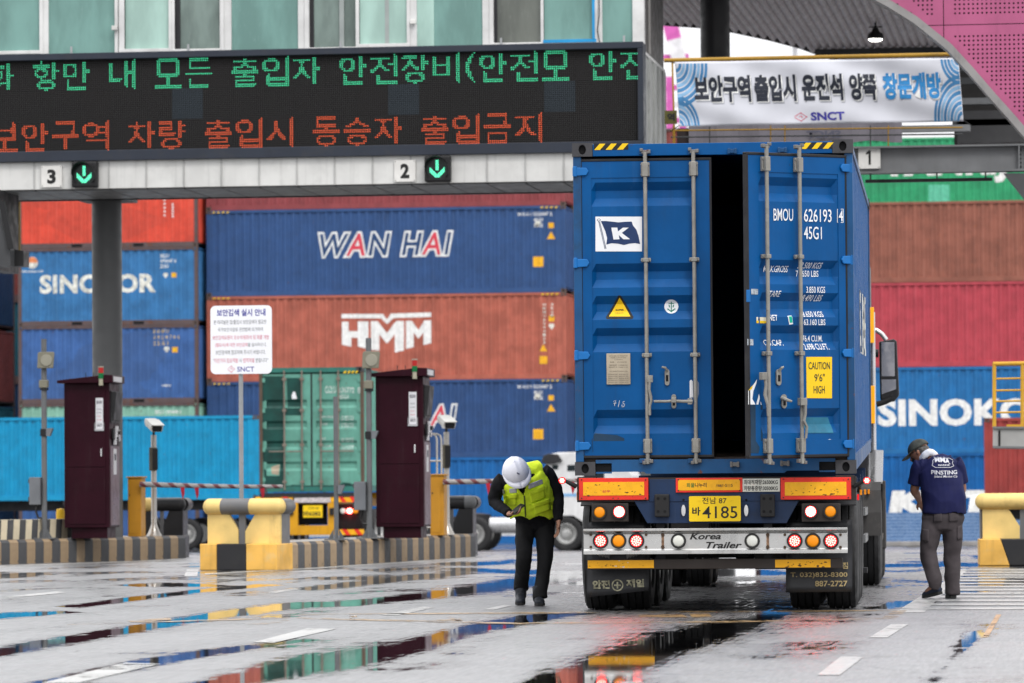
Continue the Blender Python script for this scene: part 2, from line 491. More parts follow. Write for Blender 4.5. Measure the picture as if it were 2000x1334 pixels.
def road_paint(name, col, keep):
    m = new_mat(name); g = NG(m); o = g.n('OutputMaterial'); p = g.n('BsdfPrincipled'); tc = g.n('TexCoord').outputs['Object']
    n1 = g.noise(6, 8, tc, 0.75); n2 = g.noise(1.1, 4, tc, 0.6)
    c = g.mix(g.ramp(n1, 0.35, 0.65), tuple(x * 0.6 for x in col), col); g.l(c, p.inputs['Base Color'])
    p.inputs['Roughness'].default_value = 0.5; p.inputs['Coat Weight'].default_value = 1.0; p.inputs['Coat Roughness'].default_value = 0.3
    v = g.math('ADD', g.math('MULTIPLY', n1, 0.6), g.math('MULTIPLY', n2, 0.4)); f = g.ramp(v, keep - 0.05, keep + 0.05)
    tr = g.n('BsdfTransparent'); mx = g.n('MixShader'); g.l(f, mx.inputs[0]); g.l(p.outputs[0], mx.inputs[1]); g.l(tr.outputs[0], mx.inputs[2]); g.l(mx.outputs[0], o.inputs[0])
    return m
PW = road_paint('road_paint_white', (0.60, 0.60, 0.58), 0.56)
PY = road_paint('road_paint_yellow', (0.55, 0.33, 0.11), 0.475)
PO = road_paint('road_paint_orange', (0.62, 0.30, 0.05), 0.53)
def marking(name, quads, m, z=0.004):
    mb = MB()
    for q in quads:
        pts = [at_z(x, y, z) for x, y in q]
        a = sum(pts[i].x * pts[(i + 1) % len(pts)].y - pts[(i + 1) % len(pts)].x * pts[i].y for i in range(len(pts)))
        mb.poly(pts if a > 0 else pts[::-1])
    o = mb.build(name, m); tag(o, kind='structure'); return o
for q in ([(495,1254),(535,1255),(657,1228),(600,1227)], [(80,1334),(150,1334),(315,1296),(245,1294)], [(5,1166),(20,1168),(132,1157),(110,1155)],
          [(1697,1245),(1733,1245),(1774,1219),(1740,1219)], [(1596,1318),(1640,1318),(1686,1283),(1642,1282)],
          [(745,1201),(775,1202),(850,1186),(825,1185)], [(945,1190),(965,1191),(1000,1182),(985,1181)],
          [(520,1157),(540,1158),(590,1150),(575,1149)], [(360,1125),(385,1125),(388,1112),(365,1112)]):
    marking('lane_dash', [q], PW)
marking('lane_edge_line', [[(0,1107),(0,1105),(363,1092),(363,1093)]], PW)
marking('lane_edge_line', [[(400,1122),(400,1120),(640,1107),(928,1088),(928,1090),(640,1109)]], PW)
marking('stop_line', [[(130,1221),(130,1219),(560,1205),(1010,1216),(1400,1213),(1720,1207),(1720,1209),(1400,1216),(1010,1219),(560,1208)]], PY)
marking('stop_line', [[(1720,1208),(1748,1208),(1772,1192),(1745,1192)]], PY)
marking('stop_line', [[(560,1199),(1230,1194),(1740,1191),(1740,1193),(1230,1197),(560,1201)]], PY)
marking('yellow_road_symbol', [[(1245,1199),(1330,1199),(1345,1206),(1250,1206)], [(1345,1198),(1385,1198),(1392,1206),(1352,1206)], [(830,1212),(900,1208),(905,1214),(840,1217)],
         [(480,1218),(560,1210),(570,1214),(490,1222)], [(250,1212),(330,1206),(335,1210),(258,1216)], [(870,1205),(880,1204),(905,1213),(893,1213)]], PY)
marking('worn_orange_line', [[(1918,1244),(1930,1244),(1956,1200),(1946,1200)]], PO)
hz = bpy.data.objects.new('hatched_crossing', None); COL.objects.link(hz); tag(hz, kind='structure')
def zebra():
    y = 1112.0; k = 0
    while y < 1190:
        t = 2.3 + (y - 1110) * 0.022
        xl = 1878 - (y - 1112) * 0.86 if y > 1120 else 1872
        mb = MB(); pts = [at_z(xl, y, 0.004), at_z(xl - t, y + t, 0.004), at_z(2040, y + t - 0.3, 0.004), at_z(2040, y - 0.3, 0.004)]
        mb.poly(pts); mb.build('stripe', PW, hz); y += t * 2.05; k += 1
zebra()
marking('crossing_border', [[(1748,1196),(1805,1196),(1890,1112),(1880,1112)]], PW, 0.003)
# litter
lp = MB()
c = at_z(690, 1212, 0)
random.seed(3)
for k in range(5):
    a = [(c.x + random.uniform(-.05, .05), c.y + random.uniform(-.08, .08), random.uniform(0.004, 0.05)) for _ in range(3)]
    lp.poly(a)
tag(lp.build('crumpled_paper', M('paper', (0.8, 0.8, 0.8), 0.7)), 'small crumpled white paper scrap lying on the wet asphalt', 'litter')
# ================================================================== container yard behind the gate
def corr_breaks(L, p=0.28, m=0.12):
    """x positions and depths of a trapezoid-corrugated wall of length L"""
    n = max(1, round((L - 2 * m) / p)); p = (L - 2 * m) / n
    pts = [(0, 0.0), (m, 0.0)]
    for i in range(n):
        x = m + i * p
        pts += [(x + p * 0.13, 0.036), (x + p * 0.50, 0.036), (x + p * 0.63, 0.0), (x + p, 0.0)]
    pts[-1] = (L, 0.0)
    return pts
def pl(pts):
    xs = [a for a, b in pts]; ys = [b for a, b in pts]
    return lambda x, z=0: float(np.interp(x, xs, ys))
CAST = None
def casting_mesh():
    global CAST
    if CAST: return CAST
    # corner fitting 178 x 162 x 118 with an oval hole in the long face, built as a rim round a dark recess
    mb = MB(); w, h, d = 0.178, 0.118, 0.162
    mb.mi = 0
    outer = [(-w/2, -h/2), (w/2, -h/2), (w/2, h/2), (-w/2, h/2)]
    n = 16; hole = [(0.032 * math.cos(2*PI*k/n), 0.042 * math.sin(2*PI*k/n)) for k in range(n)]
    vs = [(x, 0, z) for x, z in hole] + [(x, 0.03, z) for x, z in hole]
    ring = []
    for x, z in hole:
        t = max(abs(x) / (w/2), abs(z) / (h/2)); ring.append((x / t, 0, z / t))
    vs += ring
    fs = []
    for k in range(n):
        j = (k + 1) % n
        fs.append((k, 2*n + k, 2*n + j, j)); fs.append((k, j, n + j, n + k))
    mb.add(vs, [f[::-1] for f in fs])
    # corner fillers of the front plate
    for sx in (-1, 1):
        for sz in (-1, 1):
            pts = [v for v in ring if v[0] * sx >= w/2 - 1e-6 or v[2] * sz >= h/2 - 1e-6]
            e1 = max((v for v in ring if abs(v[0] - sx*w/2) < 1e-6), key=lambda v: v[2]*sz)
            e2 = max((v for v in ring if abs(v[2] - sz*h/2) < 1e-6), key=lambda v: v[0]*sx)
            mb.poly([e1, (sx*w/2, 0, sz*h/2), e2])
    mb.mi = 1; mb.add([(x, 0.03, z) for x, z in hole], [tuple(range(n))[::-1]])
    mb.mi = 0
    mb.add([(-w/2,0,-h/2),(w/2,0,-h/2),(w/2,d,-h/2),(-w/2,d,-h/2),(-w/2,0,h/2),(w/2,0,h/2),(w/2,d,h/2),(-w/2,d,h/2)],
           [(0,3,2,1),(4,5,6,7),(1,2,6,5),(2,3,7,6),(3,0,4,7)])
    CAST = mb
    return CAST
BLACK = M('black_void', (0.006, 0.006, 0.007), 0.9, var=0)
def side_container(label, X0, Y0, Z0, Lx, H, paint, rail=None, group='containers stacked in the yard', rows=True, hz=True):
    """container lying along X, long side facing the gate (-Y); origin at its lower left front corner"""
    rail = rail or paint
    t = thing('shipping_container', label, 'container', (X0, Y0, Z0), group=group)
    W = 2.438; mb = MB()
    pts = corr_breaks(Lx - 0.24); pts = [(x + 0.12, d) for x, d in pts]
    f = pl(pts)
    for i in range(len(pts) - 1):
        a, b = pts[i], pts[i + 1]
        mb.quad((a[0], 0.03 + a[1], 0.17), (b[0], 0.03 + b[1], 0.17), (b[0], 0.03 + b[1], H - 0.09), (a[0], 0.03 + a[1], H - 0.09))
    mb.build('side_panel', paint, t)
    mb = MB()
    for i in range(len(pts) - 1):
        a, b = pts[i], pts[i + 1]
        mb.quad((b[0], W - 0.03 - b[1], 0.17), (a[0], W - 0.03 - a[1], 0.17), (a[0], W - 0.03 - a[1], H - 0.09), (b[0], W - 0.03 - b[1], H - 0.09))
    mb.build('side_panel', paint, t)
    ep = corr_breaks(W - 0.3, 0.25); mb = MB()
    for i in range(len(ep) - 1):
        a, b = ep[i], ep[i + 1]
        mb.quad((Lx - 0.02 - a[1], 0.15 + a[0], 0.17), (Lx - 0.02 - b[1], 0.15 + b[0], 0.17), (Lx - 0.02 - b[1], 0.15 + b[0], H - 0.1), (Lx - 0.02 - a[1], 0.15 + a[0], H - 0.1))
    mb.build('end_panel', paint, t); mb = MB()
    for i in range(len(ep) - 1):
        a, b = ep[i], ep[i + 1]
        mb.quad((0.02 + b[1], 0.15 + b[0], 0.17), (0.02 + a[1], 0.15 + a[0], 0.17), (0.02 + a[1], 0.15 + a[0], H - 0.1), (0.02 + b[1], 0.15 + b[0], H - 0.1))
    mb.build('end_panel', paint, t)
    mb = MB(); mb.box(0.02, Lx - 0.02, 0.02, W - 0.02, H - 0.075, H - 0.02)
    n = int((Lx - 0.3) / 0.21)
    for i in range(n):
        x = 0.15 + i * 0.21
        mb.box(x, x + 0.14, 0.06, W - 0.06, H - 0.03, H - 0.008)
    mb.build('roof_panel', paint, t)
    mb = MB(); mb.box(0.05, Lx - 0.05, 0.05, W - 0.05, 0.11, 0.14); mb.build('floor_panel', rail, t)
    rm = {}
    for nm, z0, z1 in (('top_rail', H - 0.09, H - 0.003), ('bottom_rail', 0.002, 0.17)):
        mb = MB(); mb.box(0.15, Lx - 0.15, 0.004, 0.064, z0, z1); me = mb.mesh(nm, [rail])
        obj(nm, me, t); obj(nm, me, t, loc=(0, W - 0.068, 0))
    mb = MB(); mb.box(0, 0.115, 0, 0.145, 0.11, H - 0.11); pm = mb.mesh('corner_post', [rail])
    for x0 in (0.005, Lx - 0.12):
        for y0 in (0.005, W - 0.15): obj('corner_post', pm, t, loc=(x0, y0, 0))
    if Lx < 7:
        for xc in (2.03, Lx - 2.03):
            mb = MB(); mb.box(xc - 0.18, xc + 0.18, -0.001, 0.05, 0.035, 0.13); mb.build('forklift_pocket', BLACK, t)
    cm = casting_mesh().mesh('corner_casting', [M('casting_steel', (0.10, 0.07, 0.06), 0.6, dirt=0.4, rust=0.4), BLACK])
    for x in (0.089, Lx - 0.089):
        for z in (0.059, H - 0.059):
            obj('corner_casting', cm, t, loc=(x, -0.002, z))
    for x in (0.089, Lx - 0.089):
        for z in (0.059, H - 0.059):
            obj('corner_casting', cm, t, loc=(x, W + 0.002, z), rot=(0, 0, PI))
    if hz and Lx > 7:
        yl = ink('hazard_yellow', (0.75, 0.48, 0.03)); pq = []
        for s, e in ((0.2, 0.85), (Lx - 0.85, Lx - 0.2)):
            k = s
            while k < e - 0.08:
                pq.append((0, [(k, H - 0.085), (k + 0.08, H - 0.085), (k + 0.12, H - 0.035), (k + 0.04, H - 0.035)])); k += 0.16
        flat_obj('hazard_stripes', pq, [yl], t, 0.002)
    t['_f'] = 0
    return t, (lambda x, z=0: 0.03 + f(x)), [p[0] for p in pts]
def px2loc(c, px, py, Y=None):
    """picture point -> local x,z on the front face of a container"""
    p = at_Y(px, py, c.location.y if Y is None else Y); return p.x - c.location.x, p.z - c.location.z
WH = ink('white', (0.78, 0.78, 0.76)); WHO = ink('old_white', (0.68, 0.67, 0.60), wear=0.3)
YE = ink('yellow', (0.80, 0.42, 0.02)); RED_ = ink('logo_red', (0.62, 0.05, 0.08)); NAVY = ink('navy', (0.02, 0.05, 0.16))
DKB = ink('wan_blue', (0.018, 0.055, 0.15))
def small_print(c, f, brk, rows, x, z, mat=None, h=0.12, gap=0.19):
    for k, (s, w, dx) in enumerate(rows):
        fit_text(s, [mat or WH], x + dx, x + dx + w, z - k * gap - h, z - k * gap, -0.003, parent=c, fn=f, brk=brk, name='lettering', res=1, bold=0.02)
def symbol(c, f, brk, kind, x, z, s, mat):
    p = {'tri': [(x - s, z - s * .8), (x + s, z - s * .8), (x, z + s)], 'sq': [(x - s, z - s), (x + s, z - s), (x + s, z + s), (x - s, z + s)],
         'dia': [(x, z - s), (x + s, z + s * .3), (x + s * .6, z + s), (x - s * .6, z + s), (x - s, z + s * .3)]}[kind]
    flat_obj('warning_sticker', [(0, p)], [mat], c, -0.003, f, brk)

YB = 144.7; X_B = at_Y(403, 500, YB).x; LB = at_Y(1105, 500, YB).x - X_B
tiersB = [-0.75, 2.15, 4.75, 7.63, 10.53]; hB = [2.895, 2.595, 2.875, 2.896, 2.896]
P_blue = M('paint_container_blue', (0.028, 0.075, 0.20), 0.5, streak=0.25, var=0.1, rust=0.12, seed=1)
P_blue2 = M('paint_container_blue_low', (0.026, 0.07, 0.19), 0.5, streak=0.3, var=0.12, rust=0.1, seed=7)
P_hmm = M('paint_container_terracotta', (0.40, 0.112, 0.075), 0.5, streak=0.45, var=0.16, rust=0.3, seed=3, rustcol=(0.3, 0.09, 0.04))
P_redbr = M('paint_container_redbrown', (0.24, 0.05, 0.055), 0.5, streak=0.2, seed=4)
P_bright = M('paint_container_bright_blue', (0.008, 0.12, 0.36), 0.5, streak=0.25, seed=5)
c0, f0, b0 = side_container('bright blue container at ground level under the navy ones, middle stack', X_B, YB, tiersB[0], LB, hB[0], P_bright)
c1, f1, b1 = side_container('navy container with partly hidden red A, just above the bright blue bottom container', X_B, YB, tiersB[1], LB, hB[1], P_blue2)
c2, f2, b2 = side_container('terracotta container with big white HMM letters, middle of the tallest stack', X_B, YB, tiersB[2], LB, hB[2], P_hmm)
c3, f3, b3 = side_container('navy container with outlined WAN HAI lettering above the terracotta one', X_B, YB, tiersB[3], LB, hB[3], P_blue)
c4, f4, b4 = side_container('dark red container at the top of the middle stack, half hidden by the gantry', X_B, YB, tiersB[4], LB, hB[4], P_redbr)

def wan(c, f, brk, y_top, y_bot, xa=620, xb=886):
    x0, z1 = px2loc(c, xa, y_top); x1, z0 = px2loc(c, xb, y_bot)
    s = "WAN HAI"; cols = [1 if ch == 'A' else 0 for ch in s]
    _, bb = fit_text(s, [WH], x0, x1, z0, z1, -0.004, bold=0.075, shear=0.22, spacing=1.18, parent=c, fn=f, brk=brk)
    fit_text(s, [DKB, RED_], x0, x1, z0, z1, -0.010, bold=0.012, shear=0.22, spacing=1.18, cols=cols, parent=c, fn=f, brk=brk, bbox=bb)
    for sx, sz, txt in ((1010, y_top - 34, None),):
        x, z = px2loc(c, 1010, y_top - 38)
        small_print(c, f, brk, [('W H S U', 0.5, 0), ], x, z)
        small_print(c, f, brk, [('522087 2', 0.62, 0), ('45G1', 0.3, 0.0), ('MAX', 0.3, 0.02)], x + 0.55, z)
    x, z = px2loc(c, 1050, y_top - 15); symbol(c, f, brk, 'dia', x, z, 0.11, WHO)
    x, z = px2loc(c, 1076, y_top - 13); symbol(c, f, brk, 'sq', x, z, 0.09, YE)
    x, z = px2loc(c, 1076, y_top + 7); symbol(c, f, brk, 'tri', x, z, 0.14, YE)
    x, z = px2loc(c, 1051, y_top + 58); symbol(c, f, brk, 'sq', x, z, 0.17, YE)
wan(c3, f3, b3, 453, 501)
wan(c1, f1, b1, 790, 836, 662, 894)

def tr(x, y): return (380 + x / 2.632, 370 + y / 2.632)
HM = [[(755,640),(968,640),(988,668),(1008,638),(1215,632),(1215,655),(1022,661),(988,692),(958,662),(755,662)],
      [(757,680),(790,680),(790,728),(838,728),(838,678),(893,678),(893,822),(838,806),(838,762),(805,762),(805,808),(757,798)],
      [(905,677),(940,677),(988,738),(1035,676),(1075,676),(1075,828),(1028,838),(1028,745),(988,792),(948,745),(948,828),(905,824)],
      [(1085,675),(1115,675),(1150,722),(1180,674),(1215,672),(1215,790),(1175,800),(1175,735),(1150,767),(1125,735),(1125,810),(1085,820)]]
flat_obj('lettering', [(0, [px2loc(c2, *tr(*p)) for p in poly]) for poly in HM], [WH], c2, -0.004, f2, b2)
for k, ch in enumerate('HMMU6204153'):
    x, z = px2loc(c2, 1060, 592 + k * 7.4); fit_text(ch, [WHO], x, x + 0.09, z - 0.09, z, -0.003, parent=c2, fn=f2, brk=b2, res=1, bold=0.02)
for k, ch in enumerate('45G1'):
    x, z = px2loc(c2, 1075, 592 + k * 7.4); fit_text(ch, [WHO], x, x + 0.09, z - 0.09, z, -0.003, parent=c2, fn=f2, brk=b2, res=1, bold=0.02)
for px, py, k, s, m_ in ((1061, 680, 'tri', .13, YE), (1061, 703, 'sq', .13, YE), (1077, 622, 'sq', .09, YE), (1077, 638, 'dia', .1, WHO)):
    x, z = px2loc(c2, px, py); symbol(c2, f2, b2, k, x, z, s, m_)

# stack of 20 ft boxes to the left
YA = 144.0; X_A = at_Y(35, 500, YA).x; LA = at_Y(386, 500, YA).x - X_A
P_or = M('paint_container_orange_red', (0.62, 0.07, 0.04), 0.5, streak=0.3, var=0.15, rust=0.2, seed=11, rustcol=(0.35, 0.10, 0.05), patch=0.25)
P_sk = M('paint_container_mid_blue', (0.035, 0.16, 0.36), 0.5, streak=0.5, var=0.15, rust=0.2, seed=12, patch=0.3)
P_nv = M('paint_container_royal_blue', (0.045, 0.12, 0.32), 0.5, streak=0.45, var=0.15, rust=0.25, seed=13, patch=0.35)
P_mint = M('paint_container_mint', (0.22, 0.44, 0.34), 0.5, streak=0.4, rust=0.3, seed=14)
P_railr = M('paint_rail_rusty', (0.10, 0.07, 0.07), 0.6, streak=0.3, rust=0.8, seed=15)
GA = 'small containers stacked on the left'
a0, _, _ = side_container('lowest small container of the left stack, hidden behind the cyan one', X_A, YA, -0.75, LA, 2.16, P_nv, P_railr, GA)
a1, fa1, ba1 = side_container('mint green container just above the cyan one in the left stack', X_A, YA, 1.43, LA, 2.615, P_mint, P_railr, GA)
a2, fa2, ba2 = side_container('royal blue container with yellow numbers between the mint and the SINOKOR one', X_A, YA, 4.05, LA, 2.615, P_nv, P_railr, GA)
a3, fa3, ba3 = side_container('blue SINOKOR container with round sunset logo, left stack behind the pillar', X_A, YA, 6.67, LA, 2.615, P_sk, P_railr, GA)
a4, fa4, ba4 = side_container('bright orange red container at the top of the left stack', X_A, YA, 9.29, LA, 2.591, P_or, P_railr, GA)
x0, z1 = px2loc(a3, 77, 537); x1, z0 = px2loc(a3, 304, 571)
fit_text('SINOKOR', [WHO], x0, x1, z0, z1, -0.004, bold=0.04, spacing=1.05, parent=a3, fn=fa3, brk=ba3)
x, z = px2loc(a3, 62, 513)
lo = ink('sunset_orange', (0.75, 0.25, 0.10)); 
flat_obj('round_logo', [(0, circ(x, z, 0.20)), (1, circ(x, z, 0.19, 14, a0=0, a1=PI * 14 / 13))], [WHO, lo], a3, -0.004, fa3, ba3)
small_print(a3, fa3, ba3, [('www.sinokor.co.kr', 0.75, 0)], x - 0.36, z - 0.24, h=0.09)
x, z = px2loc(a3, 312, 496); small_print(a3, fa3, ba3, [('SKLU', 0.3, 0), ('070047 6', 0.55, 0), ('22G1', 0.28, 0)], x, z, h=0.13, gap=0.17)
x, z = px2loc(a3, 323, 538); symbol(a3, fa3, ba3, 'dia', x, z, 0.09, WHO)
x, z = px2loc(a3, 339, 537); symbol(a3, fa3, ba3, 'sq', x, z, 0.08, YE)
x, z = px2loc(a2, 299, 643); small_print(a2, fa2, ba2, [('B O M U', 0.52, 0), ('6 9 2 4 7 0 6', 0.9, 0), ('2 2 G 1', 0.5, 0)], x, z, mat=ink('faded_yellow', (0.6, 0.45, 0.2)), h=0.14, gap=0.2)
x, z = px2loc(a2, 325, 683); symbol(a2, fa2, ba2, 'dia', x, z, 0.1, WHO)
x, z = px2loc(a2, 341, 683); symbol(a2, fa2, ba2, 'sq', x, z, 0.09, YE)
x, z = px2loc(a2, 315, 750); small_print(a2, fa2, ba2, [('unipas', 0.32, 0)], x, z, h=0.1)
x, z = px2loc(a1, 302, 801); small_print(a1, fa1, ba1, [('SKLU 189448 6', 0.9, 0)], x, z, h=0.12)
x, z = px2loc(a4, 321, 388); 
for k in range(8): symbol(a4, fa4, ba4, 'sq', x, z + 0.35 - k * 0.13, 0.03, WH)
for k in range(5): symbol(a4, fa4, ba4, 'sq', x + 0.28, z - 0.2 - k * 0.1, 0.03, WH)

# leftmost sliver of a stack and the rows behind it
X_L = at_Y(-330, 500, YA).x
GL = 'containers at the left edge'
P_mar = M('paint_container_maroon', (0.20, 0.05, 0.045), 0.5, streak=0.3, seed=21, rust=0.2)
P_dteal = M('paint_container_dark_teal', (0.015, 0.10, 0.14), 0.5, streak=0.3, seed=22)
P_dblue = M('paint_container_dark_blue', (0.012, 0.045, 0.11), 0.55, streak=0.3, seed=23)
P_grey = M('paint_container_grey', (0.16, 0.14, 0.14), 0.55, streak=0.3, seed=24)
LL = at_Y(3, 500, YA + 2.4).x - X_L
for z, h, p_, lab in ((-0.75, 2.16, P_dblue, 'lowest dark container at the far left edge'), (1.43, 2.591, P_dteal, 'dark teal container low at the far left edge'),
                      (4.05, 2.591, P_mar, 'maroon container at the left edge beside the royal blue one'), (6.67, 2.591, P_dblue, 'dark blue container at the left edge beside the SINOKOR one'),
                      (9.29, 2.591, P_grey, 'grey container at the upper left edge behind the steel frame')):
    side_container(lab, X_L, YA + 1.8, z, LL, h, p_, P_railr, GL)
# second row, seen in the gaps between the stacks
X_2 = at_Y(330, 500, 152).x
for z, p_, lab in ((-0.75, P_dblue, 'lowest dark container behind the gap between the left and middle stacks'), (2.15, P_dblue, 'dark blue container low in the gap between the stacks'),
                   (5.05, P_dteal, 'dark teal container in the gap between the stacks'), (7.95, P_redbr, 'dark red container high in the gap between the stacks'),
                   (10.85, P_redbr, 'uppermost dark red container behind the gap between the stacks')):
    side_container(lab, X_2, 152, z, 6.06, 2.87, p_, P_railr, 'containers of the second row')
X_4 = at_Y(322, 500, 152).x - 12.19
for z, p_, lab in ((-0.75, P_dblue, 'lowest dark container of the row behind the left stack'), (2.15, P_dblue, 'dark blue container low in the row behind the left stack'),
                   (5.05, P_dteal, 'dark teal container in the row behind the left stack'), (7.95, P_mar, 'maroon container high in the row behind the left stack')):
    side_container(lab, X_4, 152, z, 12.19, 2.89, p_, P_railr, 'containers of the second row')
X_3 = at_Y(1085, 500, 153).x
for z, p_, lab in ((-0.75, P_dblue, 'lowest dark container behind the right end of the middle stack'), (2.15, P_dblue, 'dark blue container behind the right end of the middle stack'),
                   (5.05, P_mar, 'maroon container behind the right end of the middle stack'), (7.95, P_dblue, 'second highest dark container behind the right end of the middle stack'),
                   (10.85, P_mar, 'highest maroon container behind the right end of the middle stack')):
    side_container(lab, X_3, 153, z, 6.06, 2.87, p_, P_railr, 'containers of the second row')

# right stack
YR = 144.7; X_R = at_Y(1480, 500, YR).x
P_km = M('paint_container_kmtc_blue', (0.004, 0.105, 0.33), 0.5, streak=0.25, seed=31)
P_so = M('paint_container_sinokor_blue', (0.015, 0.145, 0.37), 0.5, streak=0.4, rust=0.15, seed=32)
P_cr = M('paint_container_crimson', (0.42, 0.055, 0.075), 0.5, streak=0.3, seed=33)
P_br = M('paint_container_brown', (0.26, 0.095, 0.065), 0.55, streak=0.4, var=.16, rust=0.35, seed=34, rustcol=(0.32, 0.10, 0.04))
P_gn = M('paint_container_green', (0.03, 0.32, 0.14), 0.5, streak=0.25, seed=35, patch=0.2)
GR = 'containers of the right hand stack'
r0, fr0, br0 = side_container('blue container with white KMTC letters at the bottom of the right stack', X_R, YR, -0.75, 12.19, 2.906, P_km, None, GR)
r1, fr1, br1 = side_container('blue container with large white SINOKOR letters under the crimson one', X_R, YR, 2.16, 12.19, 2.84, P_so, None, GR)
r2, fr2, br2 = side_container('plain crimson container between the brown and the SINOKOR one', X_R, YR, 5.01, 12.19, 2.78, P_cr, None, GR)
r3, fr3, br3 = side_container('plain brown container on top of the crimson one', X_R, YR, 7.80, 12.19, 2.66, P_br, None, GR)
x0, z1 = px2loc(r1, 1714, 780); x1, z0 = px2loc(r1, 2072, 830)
fit_text('SINOKOR', [WH], x0, x1, z0, z1, -0.004, bold=0.045, spacing=1.05, parent=r1, fn=fr1, brk=br1)
x0, z1 = px2loc(r0, 1735, 958); x1, z0 = px2loc(r0, 2010, 1002)
fit_text('KMTC', [WH], x0, x1, z0, z1, -0.004, bold=0.09, shear=0.1, spacing=1.08, parent=r0, fn=fr0, brk=br0)
X_G = at_Y(1470, 500, 158).x
for z, h, p_, lab in ((-0.75, 2.896, P_dblue, 'lowest container of the back right stack'), (2.15, 2.896, P_mar, 'maroon container in the back right stack'),
                      (5.05, 2.896, P_dblue, 'dark blue container in the back right stack'), (7.95, 2.78, P_mar, 'second highest container of the back right stack')):
    side_container(lab, X_G, 158, z, 12.19, h, p_, P_railr, 'containers of the back right stack')
gcn, fg, bg_ = side_container('green container with cut off white letters behind the grey beam', X_G, 158, 10.74, 12.19, 2.896, P_gn, None, 'containers of the back right stack', hz=False)
x0, z1 = px2loc(gcn, 1722, 292); x1, z0 = px2loc(gcn, 1966, 356)
fit_text('TXNRIJ', [WH], x0, x1, z0, z1, -0.004, bold=0.045, spacing=1.05, parent=gcn, fn=fg, brk=bg_)
x, z = px2loc(gcn, 1834, 381); symbol(gcn, fg, bg_, 'sq', x, z, 0.38, ink('pale_green_patch', (0.12, 0.5, 0.33)))

# ---- wheels shared by the yard vehicles
TYRE = M('tyre_rubber', (0.018, 0.018, 0.019), 0.62, var=0.2, vs=6, dirt=0.35, dirtcol=(0.06, 0.058, 0.055), bump=0.4, bs=30)
RIM = M('wheel_rim', (0.42, 0.42, 0.41), 0.4, metal=0.6, dirt=0.4, rust=0.15)
def tyre_mesh(r=0.52, w=0.27, n=72, tread=True):
    prof = [(r * .60, -w * .42), (r * .64, -w * .49), (r * .80, -w * .52), (r * .93, -w * .49), (r * .975, -w * .43)]
    g = []
    k = [-.43, -.27, -.255, -.22, -.205, -.02, -.01, .01, .02, .205, .22, .255, .27, .43]
    dp = [0, 0, 1, 1, 0, 0, 1, 1, 0, 0, 1, 1, 0, 0]
    g = [(r * (1.0 if abs(a) < .4 else .985) - (0.014 if d else 0), a * w) for a, d in zip(k, dp)]
    prof = prof + g + [(a, -b) for a, b in prof[::-1]]
    mb = MB(); vs = []; m = len(prof)
    for i in range(n):
        a = 2 * PI * i / n; cut = (i % 3 == 0)
        for j, (rr, y) in enumerate(prof):
            q = rr
            if tread and cut and abs(y) > w * .28 and rr > r * .92: q = rr - 0.014
            vs.append((y, q * math.cos(a), q * math.sin(a)))
    fs = []
    for i in range(n):
        i2 = (i + 1) % n
        for j in range(m - 1): fs.append((i * m + j, i2 * m + j, i2 * m + j + 1, i * m + j + 1))
    mb.add(vs, [f[::-1] for f in fs]); return mb
def rim_mesh(r=0.52, w=0.27):
    """rim facing +X"""
    mb = MB(); a = r * .60
    mb.lathe([(a, -w*.42), (a*1.0, w*.42), (a*.95, w*.44), (a*.90, w*.36), (a*.86, w*.05), (a*.62, -w*.02), (a*.5, w*.14), (a*.36, w*.16), (a*.34, w*.34), (a*.2, w*.38), (1e-5, w*.38)], (0,0,0), (1,0,0), 28)
    for k in range(10):
        t = 2 * PI * k / 10; mb.cyl((w*.12, a*.55*math.cos(t), a*.55*math.sin(t)), (w*.26, a*.55*math.cos(t), a*.55*math.sin(t)), 0.014, n=6)
    return mb
TYRE_ME = tyre_mesh().mesh('tyre', TYRE); RIM_ME = rim_mesh().mesh('rim', RIM)
for m_ in (TYRE_ME, RIM_ME): m_.shade_smooth(); m_.set_sharp_from_angle(angle=R(35))
def wheel(parent, x, y, r=0.52, side=1, z=None, w=1.0):
    wh = obj('wheel', TYRE_ME, parent, loc=(x, y, r if z is None else z)); wh.scale = (w, r / 0.52, r / 0.52)
    obj('rim', RIM_ME, wh, rot=(0, 0, 0 if side > 0 else PI))
    return wh
DKM = M('chassis_dark', (0.022, 0.022, 0.025), 0.55, dirt=0.4, rust=0.15)

